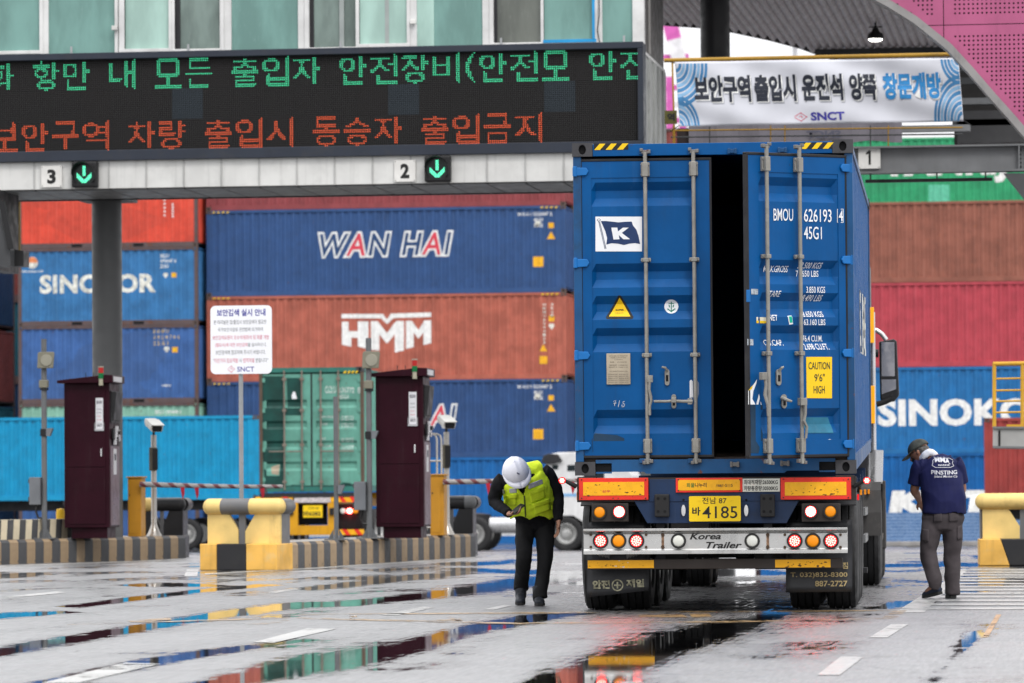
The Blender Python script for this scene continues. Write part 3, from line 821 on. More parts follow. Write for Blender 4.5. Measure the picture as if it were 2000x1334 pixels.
# ---- cyan container on a road chassis
P_cy = M('paint_container_cyan', (0.004, 0.26, 0.48), 0.45, streak=0.35, var=0.1, rust=0.18, seed=41)
YC = 133.0; xr = at_Y(505, 900, YC).x
zc = at_Y(300, 813, YC).z - 2.591
cy, _, _ = side_container('cyan container riding on a low chassis behind the toll islands', xr - 12.19, YC, zc, 12.19, 2.591, P_cy, None, 'containers on road chassis', hz=False)
def side_chassis(label, x0, Lx, Y, ztop, wheels, group):
    t = thing('container_chassis', label, 'trailer', (x0, Y, gz(Y)), group=group)
    zt = ztop - gz(Y) - 0.005
    mb = MB(); mb.box(0, Lx, 0.6, 0.8, zt - 0.32, zt); mb.build('chassis_beam', DKM, t)
    mb = MB(); mb.box(0, Lx, 1.6, 1.8, zt - 0.32, zt); mb.build('chassis_beam', DKM, t)
    for x in np.linspace(0.1, Lx - 0.3, 5):
        mb = MB(); mb.box(x, x + 0.2, 0.03, 2.4, zt - 0.16, zt - 0.002); mb.build('cross_member', DKM, t)
    for x in wheels:
        for y, s in ((0.15, -1), (2.29, 1)):
            wh = obj('wheel', TYRE_ME, t, loc=(x, y, 0.5), rot=(0, 0, PI / 2)); wh.scale = (1, .96, .96)
            obj('rim', RIM_ME, wh, rot=(0, 0, PI if s < 0 else 0))
    mb = MB(); mb.box(Lx * .3, Lx * .3 + 0.12, 0.35, 0.5, 0.02, zt - 0.3); mb.box(Lx * .3 - 0.1, Lx * .3 + 0.22, 0.3, 0.55, 0, 0.04); mb.build('landing_leg', DKM, t)
    return t
side_chassis('dark chassis carrying the cyan container', xr - 12.19, 12.19, YC, zc, (8.6, 9.9, 11.2), 'road chassis carrying containers')
# ---- maroon container at the right edge
P_mr = M('paint_container_brick', (0.30, 0.045, 0.04), 0.5, streak=0.35, rust=0.1, seed=42)
YM = 126.0; xm = at_Y(1922, 900, YM).x; zm = at_Y(1960, 816, YM).z - 2.591
side_container('brick red container on a chassis behind the yellow railing at the right edge', xm, YM, zm, 6.06, 2.591, P_mr, None, 'containers on road chassis', hz=False)
side_chassis('dark chassis carrying the brick red container', xm, 6.06, YM, zm, (4.2, 5.4), 'road chassis carrying containers')

# ---- screen fence on the right and guard rail in the middle
def guard_rail(label, pxa, pxb, Y, cat='guard rail'):
    xa, xb = at_Y(pxa, 1050, Y).x, at_Y(pxb, 1050, Y).x
    t = thing('guard_rail', label, cat, (xa, Y, gz(Y))); Lx = xb - xa
    gm = M('galvanised', (0.36, 0.37, 0.38), 0.45, metal=0.5, dirt=0.3)
    mb = MB(); mb.prism([(-0.03, 0.34), (0, 0.42), (-0.03, 0.5), (0, 0.58), (-0.03, 0.66), (0.02, 0.66), (0.02, 0.34)], 'x', 0, Lx); mb.build('rail', gm, t)
    x = 0.1
    while x < Lx:
        mb = MB(); mb.cyl((x, 0.08, 0), (x, 0.08, 0.7), 0.05, n=10); mb.build('post', gm, t); x += 2.0
    return t
guard_rail('low grey guard rail along the far yard beyond the walking man in the vest', 560, 1500, 138)
def net_fence():
    Y = 134.0; xa, xb = at_Y(1500, 1050, Y).x, at_Y(2080, 1050, Y).x; Lx = xb - xa
    t = thing('screen_fence', 'low fence hung with blue woven screen in front of the KMTC container', 'fence', (xa, Y, gz(Y)))
    zt = at_Y(1800, 1001, Y).z - gz(Y)
    m = new_mat('blue_screen_net'); g = NG(m); o = g.n('OutputMaterial'); p = g.n('BsdfPrincipled'); tc = g.n('TexCoord').outputs['Object']
    w1 = g.n('TexWave', wave_type='BANDS', bands_direction='Z'); w1.inputs['Scale'].default_value = 3.2; w1.inputs['Distortion'].default_value = 0.6; g.l(tc, w1.inputs['Vector'])
    nn = g.noise(14, 3, g.mapping(tc, (1, 1, 3)))
    c = g.mix(g.ramp(w1.outputs['Fac'], 0.2, 0.8), (0.05, 0.13, 0.30), (0.13, 0.24, 0.44))
    c = g.mix(g.ramp(nn, 0.4, 0.7, 0, 0.5), c, (0.30, 0.42, 0.58)); g.l(c, p.inputs['Base Color']); p.inputs['Roughness'].default_value = 0.7; g.l(p.outputs[0], o.inputs[0])
    mb = MB(); n = 60
    vs = []; 
    for i in range(n + 1):
        x = Lx * i / n; yy = 0.03 * math.sin(i * 1.7) + 0.02 * math.sin(i * .6)
        vs += [(x, yy - 0.03, 0.16), (x, yy * .4 - 0.03, zt)]
    mb.add(vs, [(2*i, 2*i+2, 2*i+3, 2*i+1) for i in range(n)]); so = mb.build('screen_net', m, t)
    s = so.modifiers.new('s', 'SOLIDIFY'); s.thickness = 0.012
    x = 0.0
    while x < Lx:
        mb = MB(); mb.cyl((x, 0.07, 0.15), (x, 0.07, zt + 0.04), 0.03, n=8); mb.build('post', M('galvanised', (0.36, 0.37, 0.38)), t); x += 2.0
    mb = MB(); mb.box(-0.2, Lx + .2, -0.3, 0.3, 0, 0.15); mb.build('concrete_foot', M('concrete', (0.32, 0.31, 0.30), 0.8, dirt=0.5), t, bevel=0.02)
net_fence()

# ---- pink quay crane leg and boom far behind, and a light mast
def crane():
    t = thing('quay_crane', 'blurred pink and white crane frame standing in the far background', 'crane')
    pk = M('crane_pink', (0.62, 0.12, 0.42), 0.5); wt = M('crane_white', (0.75, 0.74, 0.76), 0.5)
    Y = 260.0
    def q(px, py, dy=0): return at_Y(px, py, Y + dy)
    def beam(p, qv, wd, m, nm):
        p, qv = Vector(p), Vector(qv); mb = MB(); d = (qv - p).normalized(); u = Vector((0, 1, 0)); v = d.cross(u).normalized()
        vs = []
        for c in (p, qv):
            for a, b in ((-1, -1), (1, -1), (1, 1), (-1, 1)): vs.append(c + u * a * wd * .5 + v * b * wd * .5)
        mb.add(vs, [(0, 3, 2, 1), (4, 5, 6, 7), (0, 1, 5, 4), (1, 2, 6, 5), (2, 3, 7, 6), (3, 0, 4, 7)]); mb.build(nm, m, t)
    g0 = -0.8
    beam(q(1318, -20), q(1300, -140), 0.9, pk, 'boom'); beam(q(1304, 25), q(1317, 78), 0.85, pk, 'boom_tip')
    beam(q(1317, 78), q(1327, 118), 0.85, wt, 'hoist_head')
    for pxa in (1308, 1333):
        p = q(pxa, 150); beam((p.x, Y, g0), p, 0.42, pk, 'leg')
    p = q(1352, 245); beam((p.x, Y, g0), p, 0.35, pk, 'leg')
    for yy in (112, 172, 205, 236):
        beam(q(1296, yy), q(1345, yy - 2), 0.3, pk if yy != 205 else wt, 'cross_beam')
crane()
def mast():
    p = at_Y(1552, 20, 190); t = thing('light_mast', 'pale thin mast seen against the white sky above the banner', 'mast', (p.x, 190, -0.75))
    mb = MB(); mb.cyl((0, 0, 0), (0, 0, p.z + 2), 0.13, 0.10, n=10); mb.build('pole', M('mast_grey', (0.5, 0.5, 0.52)), t)
    mb = MB(); mb.box(-.5, .5, -.2, .2, p.z + 2, p.z + 2.2); mb.build('lamp_head', DKM, t)
mast()
# ================================================================== the toll gate
YG = 65.6                                   # front plane of the gantry
FRM = M('board_frame', (0.022, 0.028, 0.042), 0.4, dirt=0.3, var=0.1)
WPAN = M('white_cladding', (0.62, 0.62, 0.60), 0.4, streak=0.35, var=0.08, dirt=0.12)
GREYS = M('grey_steel', (0.17, 0.175, 0.18), 0.5, streak=0.25, dirt=0.15)
DGREY = M('dark_grey_paint', (0.055, 0.057, 0.06), 0.5, streak=0.2)
BLK = M('black_paint', (0.012, 0.012, 0.013), 0.45)

def g_at(px, py, Y=YG): return at_Y(px, py, Y)
# ---- LED message board
PIT = 0.0292
PX = 0.0299
def led_board():
    xr = g_at(1247, 200).x
    ztop = g_at(640, 107.5).z; zbot = ztop - 48 * PIT
    cols = 24 * 16
    xl = xr - cols * PX
    t = thing('led_message_board', 'long black LED board showing green and red Korean text above the gantry', 'message board', (xl, YG, zbot))
    Wd, Hd = cols * PX, 48 * PIT
    fr = 0.085
    for nm, a in (('frame_top', (-0.2, Wd + fr, -0.10, 0.05, Hd, Hd + 0.10)), ('frame_bottom', (-0.2, Wd + fr, -0.12, 0.05, -0.16, 0)),
                  ('frame_side', (Wd, Wd + fr, -0.101, 0.05, 0.001, Hd - 0.001)), ('cabinet', (-0.2, Wd + fr - 0.003, 0.05, 0.34, -0.15, Hd + 0.09))):
        mb = MB(); mb.box(*a); mb.build(nm, FRM, t, bevel=0.008)
    def modmat(name, base, dot):
        m = new_mat(name); g = NG(m); o = g.n('OutputMaterial'); p = g.n('BsdfPrincipled'); tc = g.n('TexCoord').outputs['Object']
        sp = g.n('SeparateXYZ'); g.l(tc, sp.inputs[0])
        def fr_(s, q): 
            return g.math('SUBTRACT', g.math('FRACT', g.math('DIVIDE', s, q)), 0.5)
        a = fr_(sp.outputs[0], PX); b = fr_(sp.outputs[2], PIT)
        d = g.math('SQRT', g.math('ADD', g.math('MULTIPLY', a, a), g.math('MULTIPLY', b, b)))
        f = g.ramp(d, 0.22, 0.30, 1, 0)
        c = g.mix(f, base, dot); g.l(c, p.inputs['Base Color']); p.inputs['Roughness'].default_value = 0.6; p.inputs['Specular IOR Level'].default_value = 0.08
        g.l(p.outputs[0], o.inputs[0]); return m
    mats = [modmat('led_module_a', (0.007, 0.0065, 0.0065), (0.055, 0.055, 0.055)), modmat('led_module_b', (0.010, 0.009, 0.0085), (0.045, 0.045, 0.047)),
            modmat('led_module_grey', (0.011, 0.013, 0.016), (0.07, 0.09, 0.105))]
    meshes = []
    for m in mats:
        mb = MB(); e = 0.0012; s = 16 * PIT; sx = 16 * PX
        mb.box(e, sx - e, -0.012, 0.0, e, s - e); meshes.append(mb.mesh('led_module', m))
    special = {(9, 1), (15, 1), (20, 1), (23, 2)}
    rnd = random.Random(2)
    for i in range(24):
        for j in range(3):
            k = 2 if (i, j) in {(x + 0, y) for x, y in ((9, 1), (16, 1), (21, 1))} else (1 if rnd.random() < 0.3 else 0)
            obj('led_module', meshes[k], t, loc=(i * 16 * PX, 0, j * 16 * PIT))
    # rasterise the words into a 16-dot-high matrix
    def glyph(ch):
        me = text_mesh(ch, [BLK], bold=0.004 if ch != '(' else 0.01, res=4)
        me.calc_loop_triangles()
        V = np.array([v.co[:2] for v in me.vertices]); T = np.array([t_.vertices[:] for t_ in me.loop_triangles])
        bpy.data.meshes.remove(me)
        lo, hi = V.min(0), V.max(0)
        W_, H_ = (14.2, 15.0) if ch != '(' else (5.0, 15.0)
        V = (V - lo) / (hi - lo) * np.array([W_, H_]) + np.array([0.9 if ch != '(' else 2.0, 0.5])
        SS = 4
        ys, xs = np.mgrid[0:16 * SS, 0:16 * SS]; P = np.stack([(xs + .5) / SS, (ys + .5) / SS], -1)
        ins = np.zeros(P.shape[:2], bool)
        for a, b, c in V[T]:
            def e(p, q): return (q[0] - p[0]) * (P[..., 1] - p[1]) - (q[1] - p[1]) * (P[..., 0] - p[0])
            s1, s2, s3 = e(a, b), e(b, c), e(c, a)
            ins |= ((s1 >= 0) & (s2 >= 0) & (s3 >= 0)) | ((s1 <= 0) & (s2 <= 0) & (s3 <= 0))
        cov = ins.reshape(16, SS, 16, SS).mean((1, 3))
        return cov >= 0.40
    cache = {}
    def led_line(s, c0, row, m, name):
        mb = MB(); c = c0
        for ch in s:
            if ch == ' ': c += 8; continue
            if ch not in cache: cache[ch] = glyph(ch)
            gph = cache[ch]
            for j in range(16):
                for i in range(16):
                    if gph[j, i] and 0 <= c + i < cols:
                        x = (c + i + .5) * PX; z = (row * 16 + j + .5) * PIT; r = PIT * 0.29
                        q = [(x + r * math.cos(a), -0.0155, z + r * math.sin(a)) for a in (0, PI/3, 2*PI/3, PI, 4*PI/3, 5*PI/3)]
                        b = len(mb.v); mb.v += q + [(x, -0.021, z)]; 
                        mb.f += [(b + k, b + (k + 1) % 6, b + 6) for k in range(6)]; mb.m += [0] * 6
            c += 8 if ch == '(' else 16
        o = mb.build(name, m, t); tag(o, kind='stuff')
    gm = M('led_green', (0.05, 0.5, 0.25), 0.4, var=0, emis=1.1, ecol=(0.10, 1.0, 0.50))
    rm = M('led_red', (0.5, 0.06, 0.02), 0.4, var=0, emis=1.1, ecol=(1.0, 0.17, 0.07))
    C = cols - 314
    led_line('항만 내 모든 출입자 안전장비(안전모 안전', C, 2, gm, 'lit_green_leds')
    led_line('화', C - 24, 2, gm, 'lit_green_leds')
    led_line('보안구역 차량 출입시 동승자 출입금지', C - 22, 0, rm, 'lit_red_leds')
    return xl, zbot, t
LX, LZ, LED = led_board()
# small brackets on the board's top edge
# ---- box girder under the board
zgt = g_at(640, 303).z + 0.02; zgb = g_at(640, 362).z
xl = g_at(-260, 330).x; xr = g_at(1259, 330).x
gir = thing('gantry_girder', 'box girder clad in white panels under the LED board', 'gantry', (0, YG, 0))
pw = 75.5 / 129.0
edges = []
x = g_at(214, 340).x
k0 = math.floor((xl - x) / pw)
xs_ = [x + k * pw for k in range(k0, 60) if x + k * pw < xr]
for i, xx in enumerate(xs_):
    x1 = min(xx + pw, xr)
    mb = MB(); mb.box(xx + 0.006, x1 - 0.006, -0.045, 0.0, zgb + 0.003, zgt + 0.1); mb.build('panel', WPAN, gir, bevel=0.006)
    mb = MB(); mb.box(xx - 0.012, xx + 0.012, -0.060, -0.046, zgb + 0.002, zgt + 0.08); mb.build('joint_strip', M('strip_grey', (0.4, 0.4, 0.39), 0.4, streak=.3), gir)
mb = MB(); mb.box(xl, xr, 0.001, 2.0, zgb + 0.002, zgt + 0.05); mb.build('girder_core', DGREY, gir)
SOF = M('soffit_panel', (0.20, 0.205, 0.21), 0.45, streak=0.2)
for i, xx in enumerate(xs_):
    x1 = min(xx + pw, xr)
    mb = MB(); mb.box(xx + 0.012, x1 - 0.012, 0.02, 1.98, zgb - 0.02, zgb); mb.build('soffit_panel', SOF, gir)
mb = MB(); mb.box(xl, xr, 2.02, 2.10, zgb - 0.035, zgt); mb.build('rear_fascia', BLK, gir)

# ---- lane number plates and arrow signals
PLATE = M('plate_white', (0.70, 0.69, 0.66), 0.5, dirt=0.15, streak=0.1)
def num_plate(px, py, n, label,  Y=YG - 0.065, s=0.165):
    p = g_at(px, py, Y); t = thing('lane_number_plate', label, 'sign', (p.x, Y, p.z), group='lane number plates')
    mb = MB(); mb.box(-s, s, -0.012, 0.0, -s, s); mb.build('plate', PLATE, t, bevel=0.003)
    if n == '1': flat_obj('lettering', [(0, [(-.012, -.105), (.022, -.105), (.022, .11), (-.004, .11), (-.05, .072), (-.05, .04), (-.012, .062)])], [M('ink_black', (0.015, 0.015, 0.015))], t, -.0145)
    else: fit_text(n, [M('ink_black', (0.015, 0.015, 0.015))], -0.068 if n != '1' else -0.045, 0.068 if n != '1' else 0.03, -0.112, 0.112, -0.0145, bold=0.045 if n != '1' else .0, parent=t)
    for a in (-1, 1):
        for b in (-1, 1):
            mb = MB(); mb.cyl((a * s * .88, -0.017, b * s * .88), (a * s * .88, -0.011, b * s * .88), 0.006, n=8); mb.build('screw', DKM, t)
num_plate(101, 345, '3', 'white plate reading 3 under the LED board, leftmost of the lane plates')
num_plate(791, 334, '2', 'white plate reading 2 under the LED board, midway along the white panels')
def arrow_signal(px, py, label):
    Y = YG - 0.07; p = g_at(px, py, Y); t = thing('lane_signal', label, 'traffic signal', (p.x, Y, p.z), group='green arrow lane signals')
    s = 0.2
    mb = MB(); mb.box(-s, s, -0.16, 0.0, -s, s); mb.build('housing', BLK, t, bevel=0.03, seg=3)
    mb = MB(); mb.disc((0, -0.163, 0), 0.165, 28); mb.build('lens', M('signal_lens', (0.01, 0.02, 0.018), 0.2), t)
    mb = MB(); n = 28
    vs = []
    for k in range(n + 1):
        a = -0.25 * PI + 1.5 * PI * k / n
        ext = 0.20 * (0.25 + 0.75 * max(0, math.sin(a)) ** .6) if math.sin(a) > 0 else 0.05
        vs += [(0.175 * math.cos(a), -0.162, 0.175 * math.sin(a)), (0.178 * math.cos(a), -0.162 - ext, 0.178 * math.sin(a)),
               (0.185 * math.cos(a), -0.162 - ext, 0.185 * math.sin(a)), (0.186 * math.cos(a), -0.162, 0.186 * math.sin(a))]
    fs = []
    for k in range(n):
        for j in range(4): fs.append((4 * k + j, 4 * k + (j + 1) % 4, 4 * k + 4 + (j + 1) % 4, 4 * k + 4 + j))
    mb.add(vs, fs); mb.build('visor', BLK, t, smooth='auto')
    # arrow of LEDs
    gm = M('led_arrow', (0.05, 0.5, 0.3), 0.4, var=0, emis=2.2, ecol=(0.13, 1.0, 0.55))
    dots = []
    st = 0.0155
    for j in range(-8, 9):
        for i in range(-8, 9):
            x, z = i * st, j * st
            shaft = abs(x) < 0.026 and -0.02 < z < 0.128
            h = abs(abs(x) - (z + 0.125)) < 0.034 and -0.13 < z < 0.02 and abs(x) < 0.118
            if shaft or h: dots.append((x, z))
    mb = MB()
    for x, z in dots: mb.add([(x + 0.0066 * math.cos(a), -0.167, z + 0.0066 * math.sin(a)) for a in (PI/6, PI/2, 5*PI/6, 7*PI/6, 3*PI/2, 11*PI/6)], [tuple(range(6))])
    tag(mb.build('arrow_leds', gm, t), kind='stuff')
arrow_signal(169, 342, 'lit green down arrow signal above the round grey pillar and left booth')
arrow_signal(857, 331, 'lit green down arrow signal nearest the blue container on the truck')

# ---- control room with windows above the board
bld = thing('control_room', 'toll control room with mint glass and white window frames above the LED board', 'building', (0, 66.1, 0))
YW = 66.1
FW = M('window_frame_white', (0.66, 0.66, 0.65), 0.4, streak=0.2, dirt=0.2, dirtcol=(0.2, 0.19, 0.18))
def glass(name, col, refl=0.35, v=0.18, seed=0):
    m = new_mat(name); g = NG(m); o = g.n('OutputMaterial'); p = g.n('BsdfPrincipled'); tc = g.n('TexCoord').outputs['Object']
    tc = g.mapping(tc, (1, 1, 1), (seed, 0, seed * .7))
    n1 = g.noise(1.1, 4, g.mapping(tc, (1.6, 1, .5))); n2 = g.noise(26, 4, g.mapping(tc, (1, 1, .25)), .7)
    c = g.mix(g.ramp(n1, 0.35, 0.65, 0, 1), tuple(x * (1 - v) for x in col), tuple(min(1, x * (1 + v)) for x in col))
    c = g.mix(g.ramp(n2, 0.55, 0.8, 0, 0.3), c, tuple(min(1, x + .12) for x in col))
    g.l(c, p.inputs['Base Color']); p.inputs['Roughness'].default_value = 0.16; p.inputs['Specular IOR Level'].default_value = refl
    g.l(p.outputs[0], o.inputs[0]); return m
G_teal = glass('film_glass_teal', (0.16, 0.30, 0.27), 0.3); G_mint = glass('film_glass_mint', (0.36, 0.53, 0.47), 0.3, 0.15, 3)
G_grey = glass('window_glass_grey', (0.15, 0.20, 0.18), 0.4, 0.35, 5); G_dark = glass('window_glass_brown', (0.115, 0.125, 0.11), 0.4, 0.25, 8)
zb = g_at(640, 110, YW).z - 0.15; ztt = zb + 3.2
def wx(px): return g_at(px, 60, YW).x
def pane(a, b, m, depth=0.0, z0=0.10, name='window_pane', dz=0.0):
    mb = MB(); mb.box(wx(a), wx(b), depth, depth + 0.02, zb + z0, ztt); return mb.build(name, m, bld)
def fr(a, b, dep=-0.05, th=0.05, z0=0.0, z1=None):
    mb = MB(); mb.box(wx(a), wx(b), dep, dep + th, zb + z0, ztt if z1 is None else z1); return mb.build('window_frame', FW, bld, bevel=0.008)
def sill(a, b, zc, h=0.05, dep=-0.06, m=None): 
    mb = MB(); mb.box(wx(a), wx(b), dep, dep + 0.06, zc, zc + h); return mb.build('window_sill', m or FW, bld, bevel=0.006)
def zpx(px, py): return g_at(px, py, YW).z
# fixed mint-film panels
for a, b in ((96, 226), (453, 584), (815, 944), (1177, 1236), (-270, -150)): pane(a, b, G_teal, -0.01, 0.0, 'glass_panel')
pane(815, 848, G_mint, -0.016, 0.0, 'glass_panel')
pane(-120, 80, G_teal, 0.0)
pane(245, 331, G_mint); pane(343, 430, G_grey, 0.02); pane(605, 696, G_grey, 0.02); pane(703, 796, G_mint); pane(965, 1058, G_dark, 0.02); pane(1063, 1162, G_teal)
BLD = M('blind_grey', (0.30, 0.33, 0.32), 0.6)
for a, b, m in ((343, 352, DKM), (605, 613, DKM), (965, 971, DKM), (663, 672, BLD), (752, 760, BLD)):
    mb = MB(); mb.box(wx(a), wx(b), -0.004, 0.012, zb + .1, ztt); mb.build('inner_blind', m, bld)
# verticals
for a, b in ((78, 96), (225, 232), (430, 453), (583, 605), (795, 815), (943, 965), (1160, 1177), (-150, -120)): fr(a, b)
for a, b in ((79, 86), (234, 245), (331, 337), (337, 343), (432, 439), (596, 605), (696, 703), (796, 802), (957, 965), (1057, 1063), (1161, 1168)): fr(a, b, -0.075, 0.024)
# lower rails and sills, stepping with each sash
for a, b, y in ((-120, 80, 101), (234, 331, 96), (337, 432, 96), (605, 700, 93), (700, 802, 86), (962, 1060, 84), (1060, 1168, 80)):
    z = zpx((a + b) / 2, y); sill(a, b, z - 0.055, 0.055, -0.08)
for a, b in ((-120, 96), (226, 453), (584, 815), (944, 1177)): sill(a, b, zb + 0.02, 0.12, -0.05)
BT = M('blue_tape', (0.02, 0.30, 0.62), 0.4)
mb = MB(); mb.box(wx(1062), wx(1166), -0.088, -0.081, zpx(1110, 84), zpx(1110, 78)); mb.build('blue_tape_strip', BT, bld)
mb = MB(); mb.box(wx(1158), wx(1163), -0.088, -0.081, zpx(1110, 79), ztt); mb.build('blue_tape_strip', BT, bld)
mb = MB(); mb.tube([(wx(1168), -0.09, ztt), (wx(1172), -0.09, zpx(1168, 30)), (wx(1168), -0.09, zpx(1168, 60)), (wx(1173), -0.09, zpx(1168, 88))], 0.008, 6); mb.build('cable', BLK, bld)
# corner pieces
mb = MB(); mb.box(wx(1236), wx(1259), -0.07, 0.1, zb, ztt); mb.build('corner_trim', FW, bld, bevel=0.01)
mb = MB(); mb.box(wx(1256), wx(1259.5), 0.101, 2.85, zb + 0.12, ztt); mb.build('dark_corner_panel', M('brown_black', (0.05, 0.045, 0.042), 0.4, streak=.3), bld)
mb = MB(); mb.box(wx(1259.8), wx(1263), .5, .62, zb + 0.14, ztt); mb.build('drain_pipe', M('grey_pipe', (0.28, 0.27, 0.26), .5, streak=.3), bld)
zl0 = g_at(1280, 300, YW).z
LC = M('pale_sheet', (0.36, 0.37, 0.36), 0.5, streak=0.5, dirt=0.3)
for k in range(8):
    mb = MB(); mb.box(wx(1256), wx(1260) + .03 * (k % 2), 0.0 + k * .36, .35 + k * .36, zgb - .05, zb + 0.06); mb.build('sheet_cladding', LC, bld)
mb = MB(); mb.box(wx(1250), wx(1262), -0.07, 2.9, zb + 0.065, zb + 0.115); mb.build('flashing', FW, bld)
mb = MB(); mb.box(wx(-260), wx(1255), 0.05, 2.8, zb, ztt); mb.build('room_core', DGREY, bld)
mb = MB(); mb.box(wx(-260) - .3, wx(1262), -0.3, 3.0, ztt, ztt + 0.35); mb.build('roof', M('roof_grey', (0.3, 0.3, 0.3)), bld)
# little fixings along the sill and a door bell sized box
for px in (140, 368, 665, 978, 1218):
    mb = MB(); mb.box(wx(px), wx(px + 4), -0.10, -0.085, zb + 0.05, zpx(px, 95 - px * .02)); mb.build('bracket', M('galvanised', (0.36, .37, .38)), bld)
for px, py in ((226, 56), (808, 44)):
    mb = MB(); z = zpx(px, py); mb.box(wx(px - 5), wx(px + 6), -0.12, -0.076, z - 0.035, z + 0.035); mb.build('sensor_box', PLATE, bld, bevel=0.01)

# ---- round pillar under the gantry
def pillar(px, py, dia, label, m, ztop, cap=None):
    b = at_z(px, py, 0.0) if not isinstance(px, Vector) else px
    t = thing('gate_pillar', label, 'pillar', (b.x, b.y, gz(b.y)))
    n = 48; mb = MB(); mb.lathe([(dia/2, 0), (dia/2, ztop - gz(b.y))], (0, 0, 0), (0, 0, 1), n); mb.build('shaft', m, t, smooth='auto')
    mb = MB(); mb.lathe([(dia/2 + 0.09, 0), (dia/2 + 0.09, 0.03), (dia/2 + .002, 0.031)], (0, 0, 0), (0, 0, 1), n)
    for k in range(12):
        a = 2 * PI * k / 12; mb.cyl(((dia/2+.05)*math.cos(a), (dia/2+.05)*math.sin(a), 0.03), ((dia/2+.05)*math.cos(a), (dia/2+.05)*math.sin(a), 0.06), 0.014, n=6)
    mb.build('base_plate', GREYS, t); return t
pb = at_Y(211, 1046, YG + 2.45); 
pillar(Vector((pb.x, pb.y, 0)), 0, 0.475, 'tall round grey pillar carrying the gantry behind the left booth', M('pillar_grey', (0.115, 0.118, 0.12), 0.45, var=0.06), zgb - 0.02)
mb = MB(); mb.box(pb.x - .4, pb.x + .4, 2.101, 2.9, zgb - .03, zgb + .4); mb.build('pillar_head', DGREY, gir)
# dark pillar under the canopy
pd = at_Y(1397, 100, 72.5)
pillar(Vector((pd.x, 72.5, 0)), 0, 0.49, 'thick dark pillar rising to the canopy behind the banner', M('pillar_dark', (0.028, 0.028, 0.030), 0.45, var=0.05), 9.45)
# a pillar behind the truck that also carries the girder's right end
pe = at_Y(1279, 700, YG + 0.95)
pillar(Vector((pe.x, pe.y, 0)), 0, 0.45, 'grey pillar at the right end of the gantry hidden by the blue container', M('pillar_grey', (0.115, 0.118, 0.12)), zgb - 0.02)

# ---- canopy with ribbed soffit
ZC = 9.5
can = thing('gate_canopy', 'dark ribbed metal canopy over the truck lane', 'canopy', (0, 0, ZC))
def cz(px, py): return at_z(px, py, ZC)
edge_px = [(1240, 42), (1295, 43), (1370, 48), (1430, 57), (1500, 72), (1560, 88), (1610, 106), (1662, 124), (1720, 132), (1860, 140), (2080, 150)]
ep = [cz(*p) for p in edge_px]
xa, xb = ep[0].x, ep[-1].x
ex = [p.x for p in ep]; ey = [p.y for p in ep]
CAN = M('canopy_sheet', (0.62, 0.57, 0.58), 0.5, streak=0.0, var=0.15, dirt=0.35, vs=3)
rib = 0.145; x = xa; k = 0
mbm = None
while x < xb:
    y1 = float(np.interp(x + rib / 2, ex, ey)); y0 = 66.9
    mb = MB(); mb.prism([(x, 0.0), (x + rib * .30, -0.055), (x + rib * .62, -0.055), (x + rib * .92, 0.0), (x + rib, 0.0), (x + rib, 0.03), (x, 0.03)], 'y', y0, y1)
    mb.build('soffit_rib', CAN, can); x += rib; k += 1
mb = MB(); top = [(p.x, p.y + .05) for p in ep]; mb.prism([(xa, 66.5)] + [(xb, 66.5)] + top[::-1], 'z', 0.031, 0.5); mb.build('roof_deck', GREYS, can)
mb = MB()
for i in range(len(ep) - 1):
    a, b = ep[i], ep[i + 1]; mb.add([(a.x, a.y + .0, -0.06), (b.x, b.y + .0, -0.06), (b.x, b.y + .1, -0.06), (a.x, a.y + .1, -0.06), (a.x, a.y, 0.5), (b.x, b.y, 0.5), (b.x, b.y + .1, .5), (a.x, a.y + .1, .5)], [(0, 3, 2, 1), (4, 5, 6, 7), (0, 1, 5, 4), (2, 3, 7, 6)])
mb.build('edge_gutter', M('canopy_edge', (0.09, 0.085, 0.085), .5), can)
mb = MB(); p = at_Y(1592, 112, 83.4); mb.box(p.x, xb, 83.4, 83.7, p.z - ZC, -.07); mb.build('cross_beam', DGREY, can)
# canopy lamp
lp_ = at_Y(1710, 72, 79.0)
lt = thing('canopy_lamp', 'round black high bay lamp glowing white under the canopy', 'lamp', (lp_.x, 79.0, lp_.z))
mb = MB(); mb.lathe([(1e-4, 0.16), (0.05, 0.16), (0.07, 0.10), (0.13, 0.06), (0.15, 0.0), (0.145, -0.04), (0.13, -0.045)], (0, 0, 0), (0, 0, 1), 24); mb.build('housing', BLK, lt, smooth='auto')
mb = MB(); mb.lathe([(1e-4, -0.085), (0.09, -0.075), (0.125, -0.05), (0.128, -0.03)], (0, 0, 0), (0, 0, 1), 24); mb.build('diffuser', M('lamp_glow', (0.9, 0.9, 0.85), 0.3, emis=9, ecol=(1, 0.96, 0.9)), lt, smooth='auto')
mb = MB(); mb.cyl((0, 0, 0.12), (0, 0, ZC - lp_.z), 0.02, n=8); mb.build('stem', BLK, lt)
mb = MB(); mb.box(-0.12, 0.12, -0.02, 0.02, 0.17, 0.19); mb.build('bracket', BLK, lt)
# vertical grey steel between building and canopy edge at far left handled by the room corner

